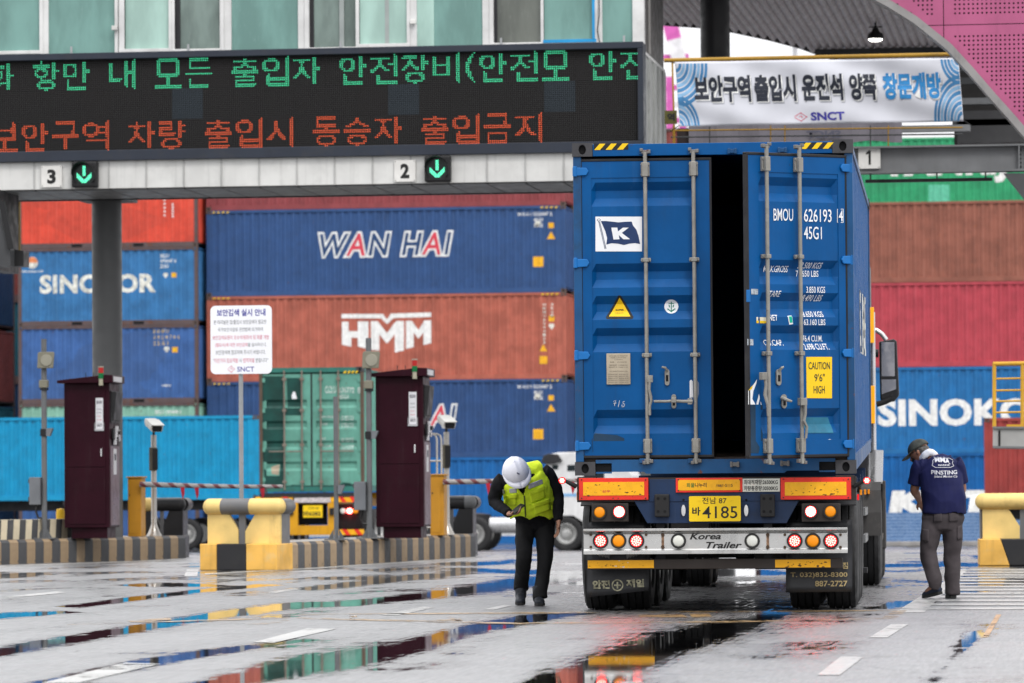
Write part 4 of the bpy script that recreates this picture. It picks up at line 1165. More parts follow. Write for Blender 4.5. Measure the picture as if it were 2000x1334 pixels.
# ---- lane 1 beam
zb0, zb1 = g_at(1850, 336).z, g_at(1850, 283).z
bx0, bx1 = g_at(1297, 300).x + .05, g_at(2120, 300).x
lb = thing('lane_beam', 'grey steel I beam over lane 1 to the right of the blue container', 'beam', (0, YG, 0))
mb = MB(); mb.box(bx0, bx1, 0.10, 0.13, zb0 + 0.03, zb1 - 0.03); mb.build('web', GREYS, lb)
mb = MB(); mb.box(bx0, bx1, 0.0, 0.30, zb1 - 0.028, zb1); mb.build('flange', GREYS, lb)
mb = MB(); mb.box(bx0, bx1, 0.0, 0.30, zb0, zb0 + 0.028); mb.build('flange', GREYS, lb)
for k in range(5):
    xx = g_at(1993, 300).x
    mb = MB(); mb.cyl((xx, 0.10, zb0 + 0.07 + k * 0.06), (xx, 0.085, zb0 + 0.07 + k * 0.06), 0.016, n=6); mb.build('bolt', DKM, lb)
    mb = MB(); mb.cyl((xx + .07, 0.10, zb0 + 0.07 + k * 0.06), (xx + .07, 0.085, zb0 + 0.07 + k * 0.06), 0.016, n=6); mb.build('bolt', DKM, lb)
p = g_at(1989, 300).x
mb = MB(); mb.box(p, p + 0.02, 0.002, 0.098, zb0 + 0.03, zb1 - 0.03); mb.build('stiffener', GREYS, lb)
num_plate(1698, 308, '1', 'white plate reading 1 on the grey beam right of the blue container', Y=YG + 0.06, s=0.165)
# thin tube lamp below the beam
p0 = g_at(1690, 346, YG + .2); p1 = g_at(1938, 352, YG + .2)
ht = thing('height_bar', 'thin black bar hanging below the grey lane beam', 'bar', (0, 0, 0))
mb = MB(); mb.box(p0.x, p1.x, YG + .18, YG + .24, p1.z - .01, p1.z + .04); mb.build('bar', BLK, ht)
for px in (1700, 1830, 1925):
    q = g_at(px, 345, YG + .2); mb = MB(); mb.cyl((q.x, YG + .21, p1.z), (q.x, YG + .21, zb0 + .002), 0.012, n=6); mb.build('hanger', BLK, ht)
# brace at the far right below the beam
br = thing('gate_brace', 'grey diagonal steel column foot at the right edge under the pink arch', 'column', (0, 0, 0))
a, b, c_, d = g_at(1960, 338), g_at(2110, 338), g_at(2110, 480), g_at(2003, 392)
mb = MB(); mb.prism([(a.x, a.z), (d.x, d.z), (c_.x, c_.z), (b.x, b.z)], 'y', YG + .02, YG + .30); mb.build('gusset_plate', M('gusset_grey', (0.075, 0.077, 0.08), .5), br)
q = g_at(2060, 338); mb = MB(); mb.box(q.x, q.x + .5, YG + .31, YG + .8, 0, q.z); mb.build('column', GREYS, br)

# ---- pink perforated arch
YP = 61.0
def P_(px, py): p = at_Y(px, py, YP); return p
arch = thing('pink_arch', 'curved pink perforated metal arch with grey rim in the upper right corner', 'arch', (0, YP, 0))
rim_px = [(1640, -38), (1680, -16), (1708, 0), (1734, 14), (1784, 45), (1849, 97), (1892, 144), (1935, 194), (1971, 234), (2000, 268), (2040, 322), (2080, 385)]
rp = [P_(*p) for p in rim_px]
RIMM = M('arch_rim_grey', (0.26, 0.25, 0.245), 0.5, streak=0.3, dirt=0.3)
mb = MB(); vs = []; fs = []
for i, p in enumerate(rp):
    a = rp[max(0, i - 1)]; b = rp[min(len(rp) - 1, i + 1)]; tx, tz = b.x - a.x, b.z - a.z; l = math.hypot(tx, tz); nx_, nz_ = -tz / l, tx / l
    if nz_ < 0: nx_, nz_ = -nx_, -nz_
    w = 0.10
    vs += [(p.x, -0.06, p.z), (p.x + nx_ * w, -0.06, p.z + nz_ * w), (p.x + nx_ * w, 0.55, p.z + nz_ * w), (p.x, 0.55, p.z)]
for i in range(len(rp) - 1):
    for j in range(4): fs.append((4*i + j, 4*i + (j+1) % 4, 4*i + 4 + (j+1) % 4, 4*i + 4 + j))
mb.add(vs, fs); mb.build('rim', RIMM, arch)
PINK = M('arch_pink', (0.40, 0.095, 0.20), 0.5, streak=0.2, var=0.08)
rx = [p.x for p in rp]; rz = [p.z for p in rp]
def above(x, z, m=0.0):
    return z > np.interp(x, rx, rz) + m
vseam = P_(1843, 50).x; hseam = P_(1900, 48).z
pit = 8.65 / 139.0
def perf_panel(x0, x1, z0, z1):
    mb = MB(); holes = []
    nx_ = max(1, round((x1 - x0) / pit)); nz_ = max(1, round((z1 - z0) / pit)); dx = (x1 - x0) / nx_; dz = (z1 - z0) / nz_
    r = 0.0155; border = 0.14
    for j in range(nz_):
        for i in range(nx_):
            a, b = x0 + i * dx, z0 + j * dz; cx, cz_ = a + dx / 2, b + dz / 2
            if not above(cx, cz_, 0.10): continue
            hole = above(cx, cz_, 0.28) and (cx - x0 > border or False) and (x1 - cx > border) and (cz_ - z0 > border) and (z1 - cz_ > border)
            if not hole:
                mb.quad((a, 0, b), (a + dx, 0, b), (a + dx, 0, b + dz), (a, 0, b + dz)); continue
            n = 8; ring = [(cx + r * math.cos(2*PI*(k+.5)/n), 0, cz_ + r * math.sin(2*PI*(k+.5)/n)) for k in range(n)]
            ring2 = [(q[0], 0.02, q[2]) for q in ring]
            outr = []
            for k in range(n):
                c_, s_ = math.cos(2*PI*(k+.5)/n), math.sin(2*PI*(k+.5)/n)
                outr.append((cx + (dx/2 if c_ > 0 else -dx/2) * (1 if abs(c_) > abs(s_) else .45), 0, cz_ + (dz/2 if s_ > 0 else -dz/2) * (1 if abs(s_) > abs(c_) else .45)))
            base = len(mb.v); mb.v += outr + ring + ring2
            for k in range(n):
                k2 = (k + 1) % n
                mb.f.append((base + k, base + k2, base + n + k2, base + n + k)); mb.m.append(0)
                mb.f.append((base + n + k, base + n + k2, base + 2*n + k2, base + 2*n + k)); mb.m.append(0)
                if abs(outr[k][0] - outr[k2][0]) > 1e-4 and abs(outr[k][2] - outr[k2][2]) > 1e-4:
                    mb.v.append((cx + (dx/2 if outr[k][0] + outr[k2][0] > 2*cx else -dx/2), 0, cz_ + (dz/2 if outr[k][2] + outr[k2][2] > 2*cz_ else -dz/2)))
                    mb.f.append((base + k, len(mb.v) - 1, base + k2)); mb.m.append(0)
    if mb.v: mb.build('perforated_panel', PINK, arch)
x_0 = P_(1650, 0).x; x_2 = P_(2090, 0).x; z_0 = P_(2000, 420).z; z_2 = P_(1900, -110).z
e = 0.006
perf_panel(x_0, vseam - e, hseam + e, z_2); perf_panel(vseam + e, x_2, hseam + e, z_2)
perf_panel(x_0, vseam - e, z_0, hseam - e); perf_panel(vseam + e, x_2, z_0, hseam - e)
mb = MB()
for i in range(len(rp) - 1):
    a, b = rp[i], rp[i + 1]; mb.quad((a.x, 0.5, a.z + .1), (b.x, 0.5, b.z + .1), (b.x, 0.5, z_2), (a.x, 0.5, z_2))
mb.build('shade_sheet', M('arch_shade', (0.05, 0.03, 0.04), 0.7), arch)  # dark sheet added to stand for the shade behind the holes

# ---- dark truss with yellow rails behind the banner, right side
tr_ = thing('service_catwalk', 'dark service catwalk with yellow rails behind the banner', 'catwalk', (0, 0, 0))
YT = 68.5
YEL = M('safety_yellow', (0.34, 0.19, 0.02), 0.5, dirt=0.4, rust=0.3)
def bar(p, q, r, m, nm, par, n=8): 
    mb = MB(); mb.cyl(p, q, r, n=n); return mb.build(nm, m, par, smooth='auto')
mb = MB(); a = at_Y(1868, 120, YT + .5); b = at_Y(2090, 275, YT + .5); mb.box(a.x, b.x, YT + .5, YT + .8, b.z, b.z + 0.5); mb.build('truss_panel', M('truss_dark', (0.05, 0.05, 0.052), .6), tr_)
for py in (125, 150, 190, 232):
    mb = MB(); a = at_Y(1860, py, YT + .5); b = at_Y(2090, py + 10, YT + .5); mb.box(a.x, b.x, YT + .5, YT + .7, b.z, b.z + 0.10); mb.build('truss_beam', GREYS if py == 190 else DGREY, tr_)
mb = MB(); a = at_Y(1862, 105, YT + 2); b = at_Y(2090, 275, YT + 2); mb.box(a.x, b.x, YT + 2, YT + 2.1, b.z - .2, a.z + .5); mb.build('back_wall', M('truss_dark2', (0.035, 0.033, 0.032), .7), tr_)
bar(at_Y(1297, 118, 64.2), at_Y(1870, 106, 64.2), 0.032, YEL, 'top_rail', tr_, 10)
for py in (255, 268):
    bar(at_Y(1310, py, 65.0), at_Y(1880, py - 6, 65.0), 0.012, YEL if py < 260 else DGREY, 'rail', tr_)
for px in (1315, 1386, 1505, 1533, 1700, 1735):
    bar(at_Y(px, 245, 65.0), at_Y(px, 285, 65.0), 0.010, YEL if px % 2 else DGREY, 'rail_post', tr_)
bar(at_Y(1313, 118, 65.0), at_Y(1318, 290, 65.0), 0.014, YEL, 'rail_post', tr_)
mb = MB(); a, b = at_Y(1298, 216, 64.8), at_Y(1322, 242, 64.8); mb.box(a.x, b.x, 64.8, 64.83, b.z, a.z); o_ = mb.build('small_notice', M('olive_notice', (0.10, 0.09, 0.02), .5), tr_)
fit_text('역', [M('ink_black', (0.015, 0.015, 0.015))], a.x + .04, b.x - .03, b.z + .04, a.z - .04, 64.795, bold=.04, parent=tr_)
mb = MB(); a, b = at_Y(1322, 262, 66.5), at_Y(1400, 262, 66.5); mb.box(a.x, a.x + .35, 66.5, 66.7, b.z - .4, b.z + .1); mb.build('dark_box', M('rusty_dark', (.03, .02, .02), .7), tr_)

mb = MB(); a = at_Y(1700, 259, 66.8); b = at_Y(1895, 243, 66.8); mb.box(a.x, b.x, 66.8, 66.95, a.z, b.z); mb.build('lower_beam', GREYS, tr_)
# ---- banner
YBN = 64.0
CL = M('banner_cloth', (0.60, 0.61, 0.66), 0.75, var=0.05, vs=1.5)
BLU = ink('banner_blue', (0.055, 0.20, 0.40)); BLU2 = ink('banner_pale_blue', (0.22, 0.40, 0.60)); BTX = ink('banner_text', (0.018, 0.022, 0.035)); BTB = ink('banner_text_blue', (0.03, 0.22, 0.50))
PUR = ink('snct_blue', (0.05, 0.045, 0.30)); PNK = ink('snct_red', (0.62, 0.10, 0.16)); SHD = ink('text_shadow_grey', (0.33, 0.34, 0.38))
tl, tr1, blc, brc = (1318, 121), (1872, 113), (1327, 247), (1882, 237)
A = at_Y(*tl, YBN); B = at_Y(*tr1, YBN); Cc = at_Y(*blc, YBN); D = at_Y(*brc, YBN)
ban = thing('banner', 'white banner with Korean text, blue wave corners and SNCT logo under the canopy', 'banner', (0, YBN, 0))
def bxy(u, v):
    """u 0..1 left to right, v 0..1 bottom to top"""
    x = (A.x * v + Cc.x * (1 - v)) * (1 - u) + (B.x * v + D.x * (1 - v)) * u
    z = (A.z * v + Cc.z * (1 - v)) * (1 - u) + (B.z * v + D.z * (1 - v)) * u
    return x, z
def bdep(u, v):
    return 0.016 * math.sin(u * 17 + v * 3) * (1 - v * .3) + 0.006 * math.sin(u * 41 - v * 6) + 0.008 * math.sin(v * 9 + u * 9) + 0.014 * math.sin((u * 2 + v * 1.4) * 8)
nu, nv = 120, 26; mb = MB(); vs = []
for j in range(nv + 1):
    for i in range(nu + 1):
        u, v = i / nu, j / nv; x, z = bxy(u, v); vs.append((x, bdep(u, v), z))
fs = [(j*(nu+1)+i, j*(nu+1)+i+1, (j+1)*(nu+1)+i+1, (j+1)*(nu+1)+i) for j in range(nv) for i in range(nu)]
mb.add(vs, fs); o_ = mb.build('cloth', CL, ban, smooth=True); s_ = o_.modifiers.new('s', 'SOLIDIFY'); s_.thickness = 0.003; s_.offset = 1
def on_banner(o, off=0.006):
    """lay a print defined in u,v (x,z) on the cloth"""
    bm = bmesh.new(); bm.from_mesh(o.data)
    us = [v.co.x for v in bm.verts]
    for k in range(int(min(us) * 60), int(max(us) * 60) + 1):
        bmesh.ops.bisect_plane(bm, geom=bm.verts[:] + bm.edges[:] + bm.faces[:], plane_co=(k / 60, 0, 0), plane_no=(1, 0, 0), dist=1e-6)
    for k in range(1, 20):
        bmesh.ops.bisect_plane(bm, geom=bm.verts[:] + bm.edges[:] + bm.faces[:], plane_co=(0, 0, k / 20), plane_no=(0, 0, 1), dist=1e-6)
    for v in bm.verts:
        u, w_ = v.co.x, v.co.z; x, z = bxy(u, w_); v.co = (x, bdep(u, w_) - off + v.co.y, z)
    bm.to_mesh(o.data); bm.free()
def btext(s, u0, u1, v0, v1, m, bold, off, dx=0, dz=0):
    o, _ = fit_text(s, [m], u0 + dx, u1 + dx, v0 + dz, v1 + dz, 0, bold=bold, parent=ban); on_banner(o, off)
for s, u0, u1, m in (('보안구역', 0.062, 0.262, BTX), ('출입시', 0.275, 0.422, BTX), ('운전석', 0.442, 0.587, BTX), ('양쪽', 0.610, 0.705, BTX), ('창문개방', 0.727, 0.932, BTB)):
    btext(s, u0, u1, 0.36, 0.78, SHD, 0.075, 0.006, 0.005, -0.035)
    btext(s, u0, u1, 0.36, 0.78, WH, 0.070, 0.009, 0.0025, -0.015)
    btext(s, u0, u1, 0.36, 0.78, m, 0.045, 0.013)
btext('SNCT', 0.466, 0.586, 0.055, 0.185, PUR, 0.035, 0.008)
def logo_lines(cx, cz, s, mat, y=0.0, asp=1.0):
    """two interlocked chevrons forming a diamond"""
    L_ = [((-1.25, 0.12), (0.12, 1.15)), ((-0.12, 1.15), (1.25, -0.12)), ((1.25, 0.12), (-0.12, -1.15)), ((0.12, -1.15), (-1.25, -0.12)), ((-.35, 0), (0, .35)), ((0, .35), (.3, 0)), ((.3, 0), (0, -.3))]
    out = []
    for (a, b), (c, d) in L_:
        dx, dz = c - a, d - b; l = math.hypot(dx, dz); nx_, nz_ = -dz / l * .07, dx / l * .07
        out.append((0, [(cx + (a - nx_) * s * asp, cz + (b - nz_) * s), (cx + (c - nx_) * s * asp, cz + (d - nz_) * s), (cx + (c + nx_) * s * asp, cz + (d + nz_) * s), (cx + (a + nx_) * s * asp, cz + (b + nz_) * s)]))
    return out
o_ = flat_obj('logo', logo_lines(0.432, 0.115, 0.06, PNK, asp=0.30), [PNK], ban, 0); on_banner(o_, 0.007)
def waves(cx, cz, r0, r1, n, a0, a1, sc):
    polys = []
    for k in range(n):
        ra = r0 + (r1 - r0) * k / n; rb = ra + (r1 - r0) / n * 0.72
        m = 12; p = [(cx + ra * sc * math.cos(a0 + (a1 - a0) * i / m), cz + ra * math.sin(a0 + (a1 - a0) * i / m)) for i in range(m + 1)]
        q = [(cx + rb * sc * math.cos(a0 + (a1 - a0) * i / m), cz + rb * math.sin(a0 + (a1 - a0) * i / m)) for i in range(m + 1)]
        for i in range(m): polys.append((k % 2 if k < n - 2 else 0, [p[i], p[i+1], q[i+1], q[i]]))
    return [(mi, [(min(max(x, 0.002), 0.998), min(max(z, 0.01), 0.99)) for x, z in pp]) for mi, pp in polys]
def clean(ps):
    out = []
    for mi, p in ps:
        a = abs(sum(p[i][0] * p[(i+1) % 4][1] - p[(i+1) % 4][0] * p[i][1] for i in range(4)))
        if a > 1e-5: out.append((mi, p))
    return out
for c in (waves(0.0, 0.97, 0.08, 0.70, 8, -PI/2, 0, 0.17), waves(0.0, 0.0, 0.06, 0.50, 6, 0, PI/2, 0.15), waves(1.0, 0.98, 0.05, 0.42, 5, PI, 1.5*PI, 0.16), waves(1.0, 0.0, 0.10, 0.75, 8, PI/2, PI, 0.14)):
    o_ = flat_obj('wave_print', clean(c), [BLU, BLU2], ban, 0); on_banner(o_, 0.005)
for uv in ((0.0, .98), (1.0, .98), (0.0, .02), (1, .02)):
    x, z = bxy(*uv); q = at_Y(1297, 117, 64.2) if uv[0] == 0 else at_Y(1905, 105, YT)
    bar((x, 0, z), (x + (-0.15 if uv[0] == 0 else .12), 0.15, z + (0.05 if uv[1] > .5 else -.08)), 0.006, BLK, 'tie_cord', ban, 6)
# second banner hung the other way behind and below
b2 = thing('reversed_banner', 'back of a second banner with mirrored SNCT showing faintly below the white one', 'banner', (0, 66.4, 0))
a, b = at_Y(1345, 240, 66.4), at_Y(1762, 276, 66.4)
mb = MB(); n = 30
vs = []
for i in range(n + 1):
    x = a.x + (b.x - a.x) * i / n; vs += [(x, .02 * math.sin(i), b.z + 0.02 * math.sin(i * .8)), (x, .02 * math.sin(i * 1.3), a.z + .2)]
mb.add(vs, [(2*i, 2*i+2, 2*i+3, 2*i+1) for i in range(n)]); mb.build('cloth', M('banner_back', (0.16, 0.15, 0.17), .8), b2)
p0, p1 = at_Y(1575, 270, 66.3), at_Y(1642, 254, 66.3)
fit_text('SNCT', [M('faint_print', (0.09, 0.09, 0.12), .8)], p0.x, p1.x, p0.z, p1.z, -0.06, bold=.05, mirror=True, parent=b2)

# ---- left edge: steel bracket frame and yellow ladder cage
lf = thing('steel_bracket', 'black steel bracket frame at the upper left edge below the gantry', 'bracket', (0, 0, 0))
YQ = 63.5
def q_(px, py, Y=YQ): return at_Y(px, py, Y)
def plate_xz(pts, y0, y1, m, nm, par):
    P2 = [(q_(*p, y0).x, q_(*p, y0).z) for p in pts]
    mb = MB(); mb.prism(P2, 'y', y0, y1); return mb.build(nm, m, par)
plate_xz([(-70, 388), (-15, 388), (20, 488), (20, 520), (-70, 520)], YQ, YQ + .25, DGREY, 'gusset', lf)
plate_xz([(-70, 486), (20, 486), (46, 490), (46, 520), (-70, 520)], YQ + .26, YQ + .6, BLK, 'beam_end', lf)
plate_xz([(-4, 388), (8, 392), (27, 486), (15, 486)], YQ - .06, YQ, BLK, 'brace', lf)
plate_xz([(-70, 520), (-70, 360), (-40, 360), (-40, 520)], YQ + .6, YQ + 3.0, BLK, 'support_beam', lf)
lc = thing('caged_ladder', 'yellow caged ladder behind the black bracket at the upper left', 'ladder', (0, 0, 0))
YLd = 70.0
for px in (16, 36):
    a, b = q_(px, 384, YLd), q_(px + 1, 486, YLd); mb = MB(); mb.box(a.x - .022, a.x + .022, YLd, YLd + .06, b.z - .3, a.z + 1); mb.build('stile', M('ladder_olive', (0.20, 0.13, 0.02), .5), lc)
for py in (394, 414, 434, 454, 474):
    bar(q_(-10, py, YLd + .03), q_(38, py, YLd + .03), 0.012, BLK, 'hoop', lc)
a, b = q_(27, 384, YLd), q_(27, 486, YLd); mb = MB(); mb.box(a.x - .01, a.x + .01, YLd, YLd + .03, b.z - .3, a.z + 1); mb.build('cage_strap', BLK, lc)
# right edge: platform with yellow railing
pf = thing('access_platform', 'grey platform box with yellow railing at the right edge', 'platform', (0, 0, 0))
YF = 62.0
def plate2(pts, y0, y1, m, nm, par, bev=0):
    P2 = [(at_Y(*p, YF).x, at_Y(*p, YF).z) for p in pts]; mb = MB(); mb.prism(P2, 'y', y0, y1); return mb.build(nm, m, par, bevel=bev)
plate2([(1939, 837), (2090, 838), (2090, 875), (1939, 873)], YF, YF + .03, M('platform_grey', (0.36, 0.36, 0.35), .5, streak=.4), 'side_plate', pf)
plate2([(1939, 833), (2090, 834), (2090, 838), (1939, 837)], YF - .03, YF + 1.2, GREYS, 'deck_edge', pf)
plate2([(1939, 871), (2090, 873), (2090, 877), (1939, 875)], YF - .03, YF + 1.2, GREYS, 'lower_flange', pf)
plate2([(1950, 840), (1954, 840), (1954, 872), (1950, 872)], YF - .012, YF, BLK, 'slot', pf)
YR2 = M('railing_yellow', (0.60, 0.33, 0.03), 0.45, rust=0.25, dirt=0.25)
for px in (1942, 1997, 2052):
    bar(at_Y(px, 708, YF + .06), at_Y(px, 835, YF + .06), 0.028, YR2, 'post', pf, 10)
for py, r in ((709, .032), (738, .014), (761, .014), (782, .014), (804, .014)):
    bar(at_Y(1940, py + 2, YF + .06), at_Y(2090, py - 1 , YF + .06), r, YR2, 'rail', pf, 10)
plate2([(1966, 829), (1998, 829), (1998, 835), (1966, 835)], YF + .02, YF + .05, YR2, 'kick_plate', pf)
mb = MB(); a = at_Y(2060, 870, YF + .6); mb.box(a.x, a.x + .25, YF + .5, YF + .75, 0, a.z); mb.build('support_post', GREYS, pf)
# ================================================================== toll islands and what stands on them
KH = 0.365
TAN = M('kerb_tan', (0.34, 0.245, 0.15), 0.6, rust=.45, rustcol=(.10, .095, .09), dirt=0.6, streak=0.35, dirtcol=(0.13, 0.12, 0.11), bump=.3, bs=60)
KGR = M('kerb_grey', (0.075, 0.077, 0.082), 0.6, rust=.35, rustcol=(.17, .15, .12), dirt=0.5, streak=0.3, dirtcol=(0.16, 0.15, 0.14), bump=.3, bs=60)
CREAM = M('kerb_cream', (0.66, 0.58, 0.42), 0.6, dirt=0.35, streak=0.3, bump=.3, bs=60)
CONC = M('concrete_wet', (0.24, 0.225, 0.20), 0.35, dirt=0.5, var=.2)
def island(label, a_px, b_px, width, n, ntop=0):
    A = at_z(*a_px); B = at_z(*b_px); d = (B - A); Ln = d.length; ang = math.atan2(d.y, d.x)
    t = thing('toll_island', label, 'kerb island', (A.x, A.y, 0), (0, 0, ang))   # local x along the lane side, local y to the left
    mb = MB(); mb.box(0.0, Ln - 0.1, 0.125, width - 0.125, 0, KH - 0.004); mb.build('island_fill', CONC, t, bevel=.01)
    st = Ln / n; ms = []
    for m in (TAN, KGR):
        mb = MB(); sl = 0.05
        e = 0.003
        mb.prism([(0, 0), (0.12, 0), (0.12, KH), (0.035, KH), (0.0, KH - .04)], 'x', e, st - e); ms.append(mb.mesh('kerb_stone', m))
    for i in range(n):
        obj('kerb_stone', ms[i % 2], t, loc=(i * st, 0, 0))
        o = obj('kerb_stone', ms[(i + 1) % 2], t, loc=((i + 1) * st, width, 0), rot=(0, 0, PI))
    k = max(2, round(width / st))
    s2 = (width - 0.25) / k
    for i in range(k):
        mb = MB(); mb.box(0, 0.1, 0.002, s2 - .002, 0, KH - .002); mb.build('kerb_stone', (TAN, KGR)[i % 2], t, loc=(Ln - 0.1, 0.125 + i * s2, 0))
    return t, A, B
isl1, A1, B1 = island('striped kerb island on the left carrying the first maroon booth', (-420, 1118), (363, 1090), 1.9, 46)
isl2, A2, B2 = island('striped kerb island in the middle carrying the second maroon booth', (543, 1112.8), (929, 1087), 1.02, 34)
def on_isl(px, py, off=0.35):
    """a spot on an island's deck, off metres behind its lane-side kerb, on the given sight line"""
    A, B = (A1, B1) if px < 392 else (A2, B2)
    r = ray(px, py); dx, dy = B.x - A.x, B.y - A.y
    s_ = (A.y * r.x - A.x * r.y) / (dx * r.y - dy * r.x)
    return Vector((*at_Y(px, py, A.y + dy * s_ + off).xy, KH))

# ---- crash barriers with rounded rail
YP1 = M('barrier_yellow', (0.78, 0.56, 0.20), 0.5, var=.12, dirt=0.4, streak=0.4, rust=.1, dirtcol=(0.34, 0.22, 0.08), rustcol=(.12, .09, .06))
YP2 = M('barrier_base_yellow', (0.74, 0.42, 0.09), 0.5, var=.2, dirt=0.5, streak=0.5, dirtcol=(0.62, 0.50, 0.28))
BP1 = M('barrier_black', (0.02, 0.02, 0.022), 0.35, dirt=0.2, streak=0.2)
GP1 = M('barrier_grey', (0.14, 0.14, 0.143), 0.4, dirt=0.35, dirtcol=(0.2, 0.17, 0.12))
def capsule(mb, p, q, r, n=24, ends=(1, 1)):
    p, q = Vector(p), Vector(q); Ln = (q - p).length; prof = []
    for k in range(7):
        a = PI / 2 * k / 6; prof.append((max(1e-5, r * math.sin(a)), -r * .8 * math.cos(a) if ends[0] else -1e-4 * (6 - k)))
    for k in range(7):
        a = PI / 2 * k / 6; prof.append((max(1e-5, r * math.cos(a)), Ln + (r * .8 * math.sin(a) if ends[1] else 1e-4 * k)))
    mb.lathe(prof, p, q - p, n)
def barrier(label, loc, rot, W, back, bases, bands, plates=(YP1, YP1), slant=False, side=GP1, group='rounded crash barriers on the island noses'):
    """origin: left front foot; local x to the right, y to the back"""
    t = thing('crash_barrier', label, 'crash barrier', loc, (0, 0, rot), group=group)
    hb = 0.36; s = W / 1.06
    for (a, b, m) in bases:
        mb = MB()
        if slant and m is BP1: mb.prism([(a * W, 0), (b * W, 0), (b * W, hb), (a * W - 0.12, hb)], 'y', 0, back)
        elif slant: mb.prism([(a * W, 0), (b * W, 0), (b * W - 0.12, hb), (a * W, hb)], 'y', 0, back)
        else: mb.box(a * W + .0015, b * W - .0015, 0, back, 0, hb)
        mb.build('base_block', m, t, bevel=0.012)
    z1 = 0.765
    for x0, x1, xi, m in ((0.04, 0.32, 0.44, plates[0]), (0.98, 0.66, 0.53, plates[1])):
        mb = MB(); mb.prism([(x0 * W, hb), (xi * W, hb), (xi * W, hb + .17), (x1 * W, z1), (x0 * W, z1)], 'y', 0.16, 0.22); mb.build('front_plate', m, t, bevel=.004)
    mb = MB(); mb.box(0.445 * W, 0.525 * W, 0.17, 0.21, hb, z1); mb.build('stiffener', GP1, t)
    for x in (0.02, 0.93):
        mb = MB(); mb.box(x * W, (x + .05) * W, 0.225, back - .05, hb, z1); mb.build('side_plate', side, t)
    r = 0.112; zc = 0.865
    for a, b, m, e in bands:
        mb = MB(); capsule(mb, (a * W, 0.19, zc), (b * W, 0.19, zc), r, ends=e); mb.build('rounded_rail', m, t, smooth='auto')
    for x, m in ((0.06, plates[0]), (0.94, side)):
        mb = MB(); capsule(mb, (x * W, 0.25, zc), (x * W, back, zc), r * .96, ends=(0, 1)); mb.build('side_rail', m, t, smooth='auto')
    return t
F0 = at_z(390, 1114); F1 = at_z(541, 1114)
W2 = (F1 - F0).length; r2 = math.atan2(F1.y - F0.y, F1.x - F0.x)
barrier('pale yellow barrier with black centre block and grey band, in front of the sign pole', F0, r2, W2, 0.55,
        [(0, .22, YP2), (.22, .60, BP1), (.60, 1, YP2)], [(0.06, 0.23, YP1, (1, 0)), (0.23, 0.60, GP1, (0, 0)), (0.60, 0.96, YP1, (0, 1))])
F2_ = F0.copy(); F0 = at_z(1914, 1105); F1 = at_z(2080, 1104)
barrier('pale yellow barrier with slanted black base at the right edge', F0, math.atan2(F1.y - F0.y, F1.x - F0.x), 1.25, 0.55,
        [(0, .32, YP2), (.32, .80, BP1), (.80, 1, YP2)], [(0.04, 0.96, YP1, (1, 1))], slant=True)
# far noses, turned away
p = at_z(366, 1089); q = at_z(366, 1089) + Vector((-1.2, 0, 0))
def far_bar(label, px0, py, W, z=0.0, **k):
    p = at_z(px0, py, z); return barrier(label, (p.x, p.y, z), 0.0, W, 0.6, [(0, .4, BP1), (.4, 1, BP1)], k.pop('bands'), **k)
far_bar('black and yellow barrier at the far end of the left island behind the camera post', 271, 1089, 0.72, bands=[(0.0, 0.35, YP1, (0, 0)), (0.35, 0.92, BP1, (0, 1))], plates=(BP1, BP1), side=BP1)
far_bar('black barrier with grey rail end at the far end of the middle island', 838, 1085, 0.72, bands=[(0.0, 0.8, BP1, (0, 0)), (0.8, 0.94, GREYS, (0, 1))], plates=(BP1, BP1), side=BP1)

# ---- striped concrete block behind on the left
a = on_isl(-60, 1055, .3); b = on_isl(133, 1055, .3)
blk = thing('striped_block', 'cream and grey striped low concrete block left of the first booth', 'concrete block', (a.x, a.y + .35, KH), (0, 0, math.atan2(b.y - a.y, b.x - a.x)))
Lb = (b - a).length; nb = 16
for i in range(nb):
    x = i * Lb / nb; w_ = Lb / nb; mb = MB()
    mb.prism([(x, 0), (x + w_ - .002, 0), (x + w_ + .028, 0.30), (x + .03, 0.30)], 'y', 0, 0.4); mb.build('painted_segment', (CREAM, KGR)[i % 2], blk)
p = at_Y(118, 1000, b.y + 0.95); yb = thing('yellow_bollard', 'small yellow bollard head peeping out left of the first booth', 'bollard', (p.x, p.y, KH))
mb = MB(); mb.lathe([(0.07, 0), (0.07, 0.40), (0.055, .45), (1e-4, .46)], (0, 0, 0), (0, 0, 1), 16); mb.build('post', M('bollard_yellow', (0.75, 0.45, 0.02)), yb, smooth='auto')

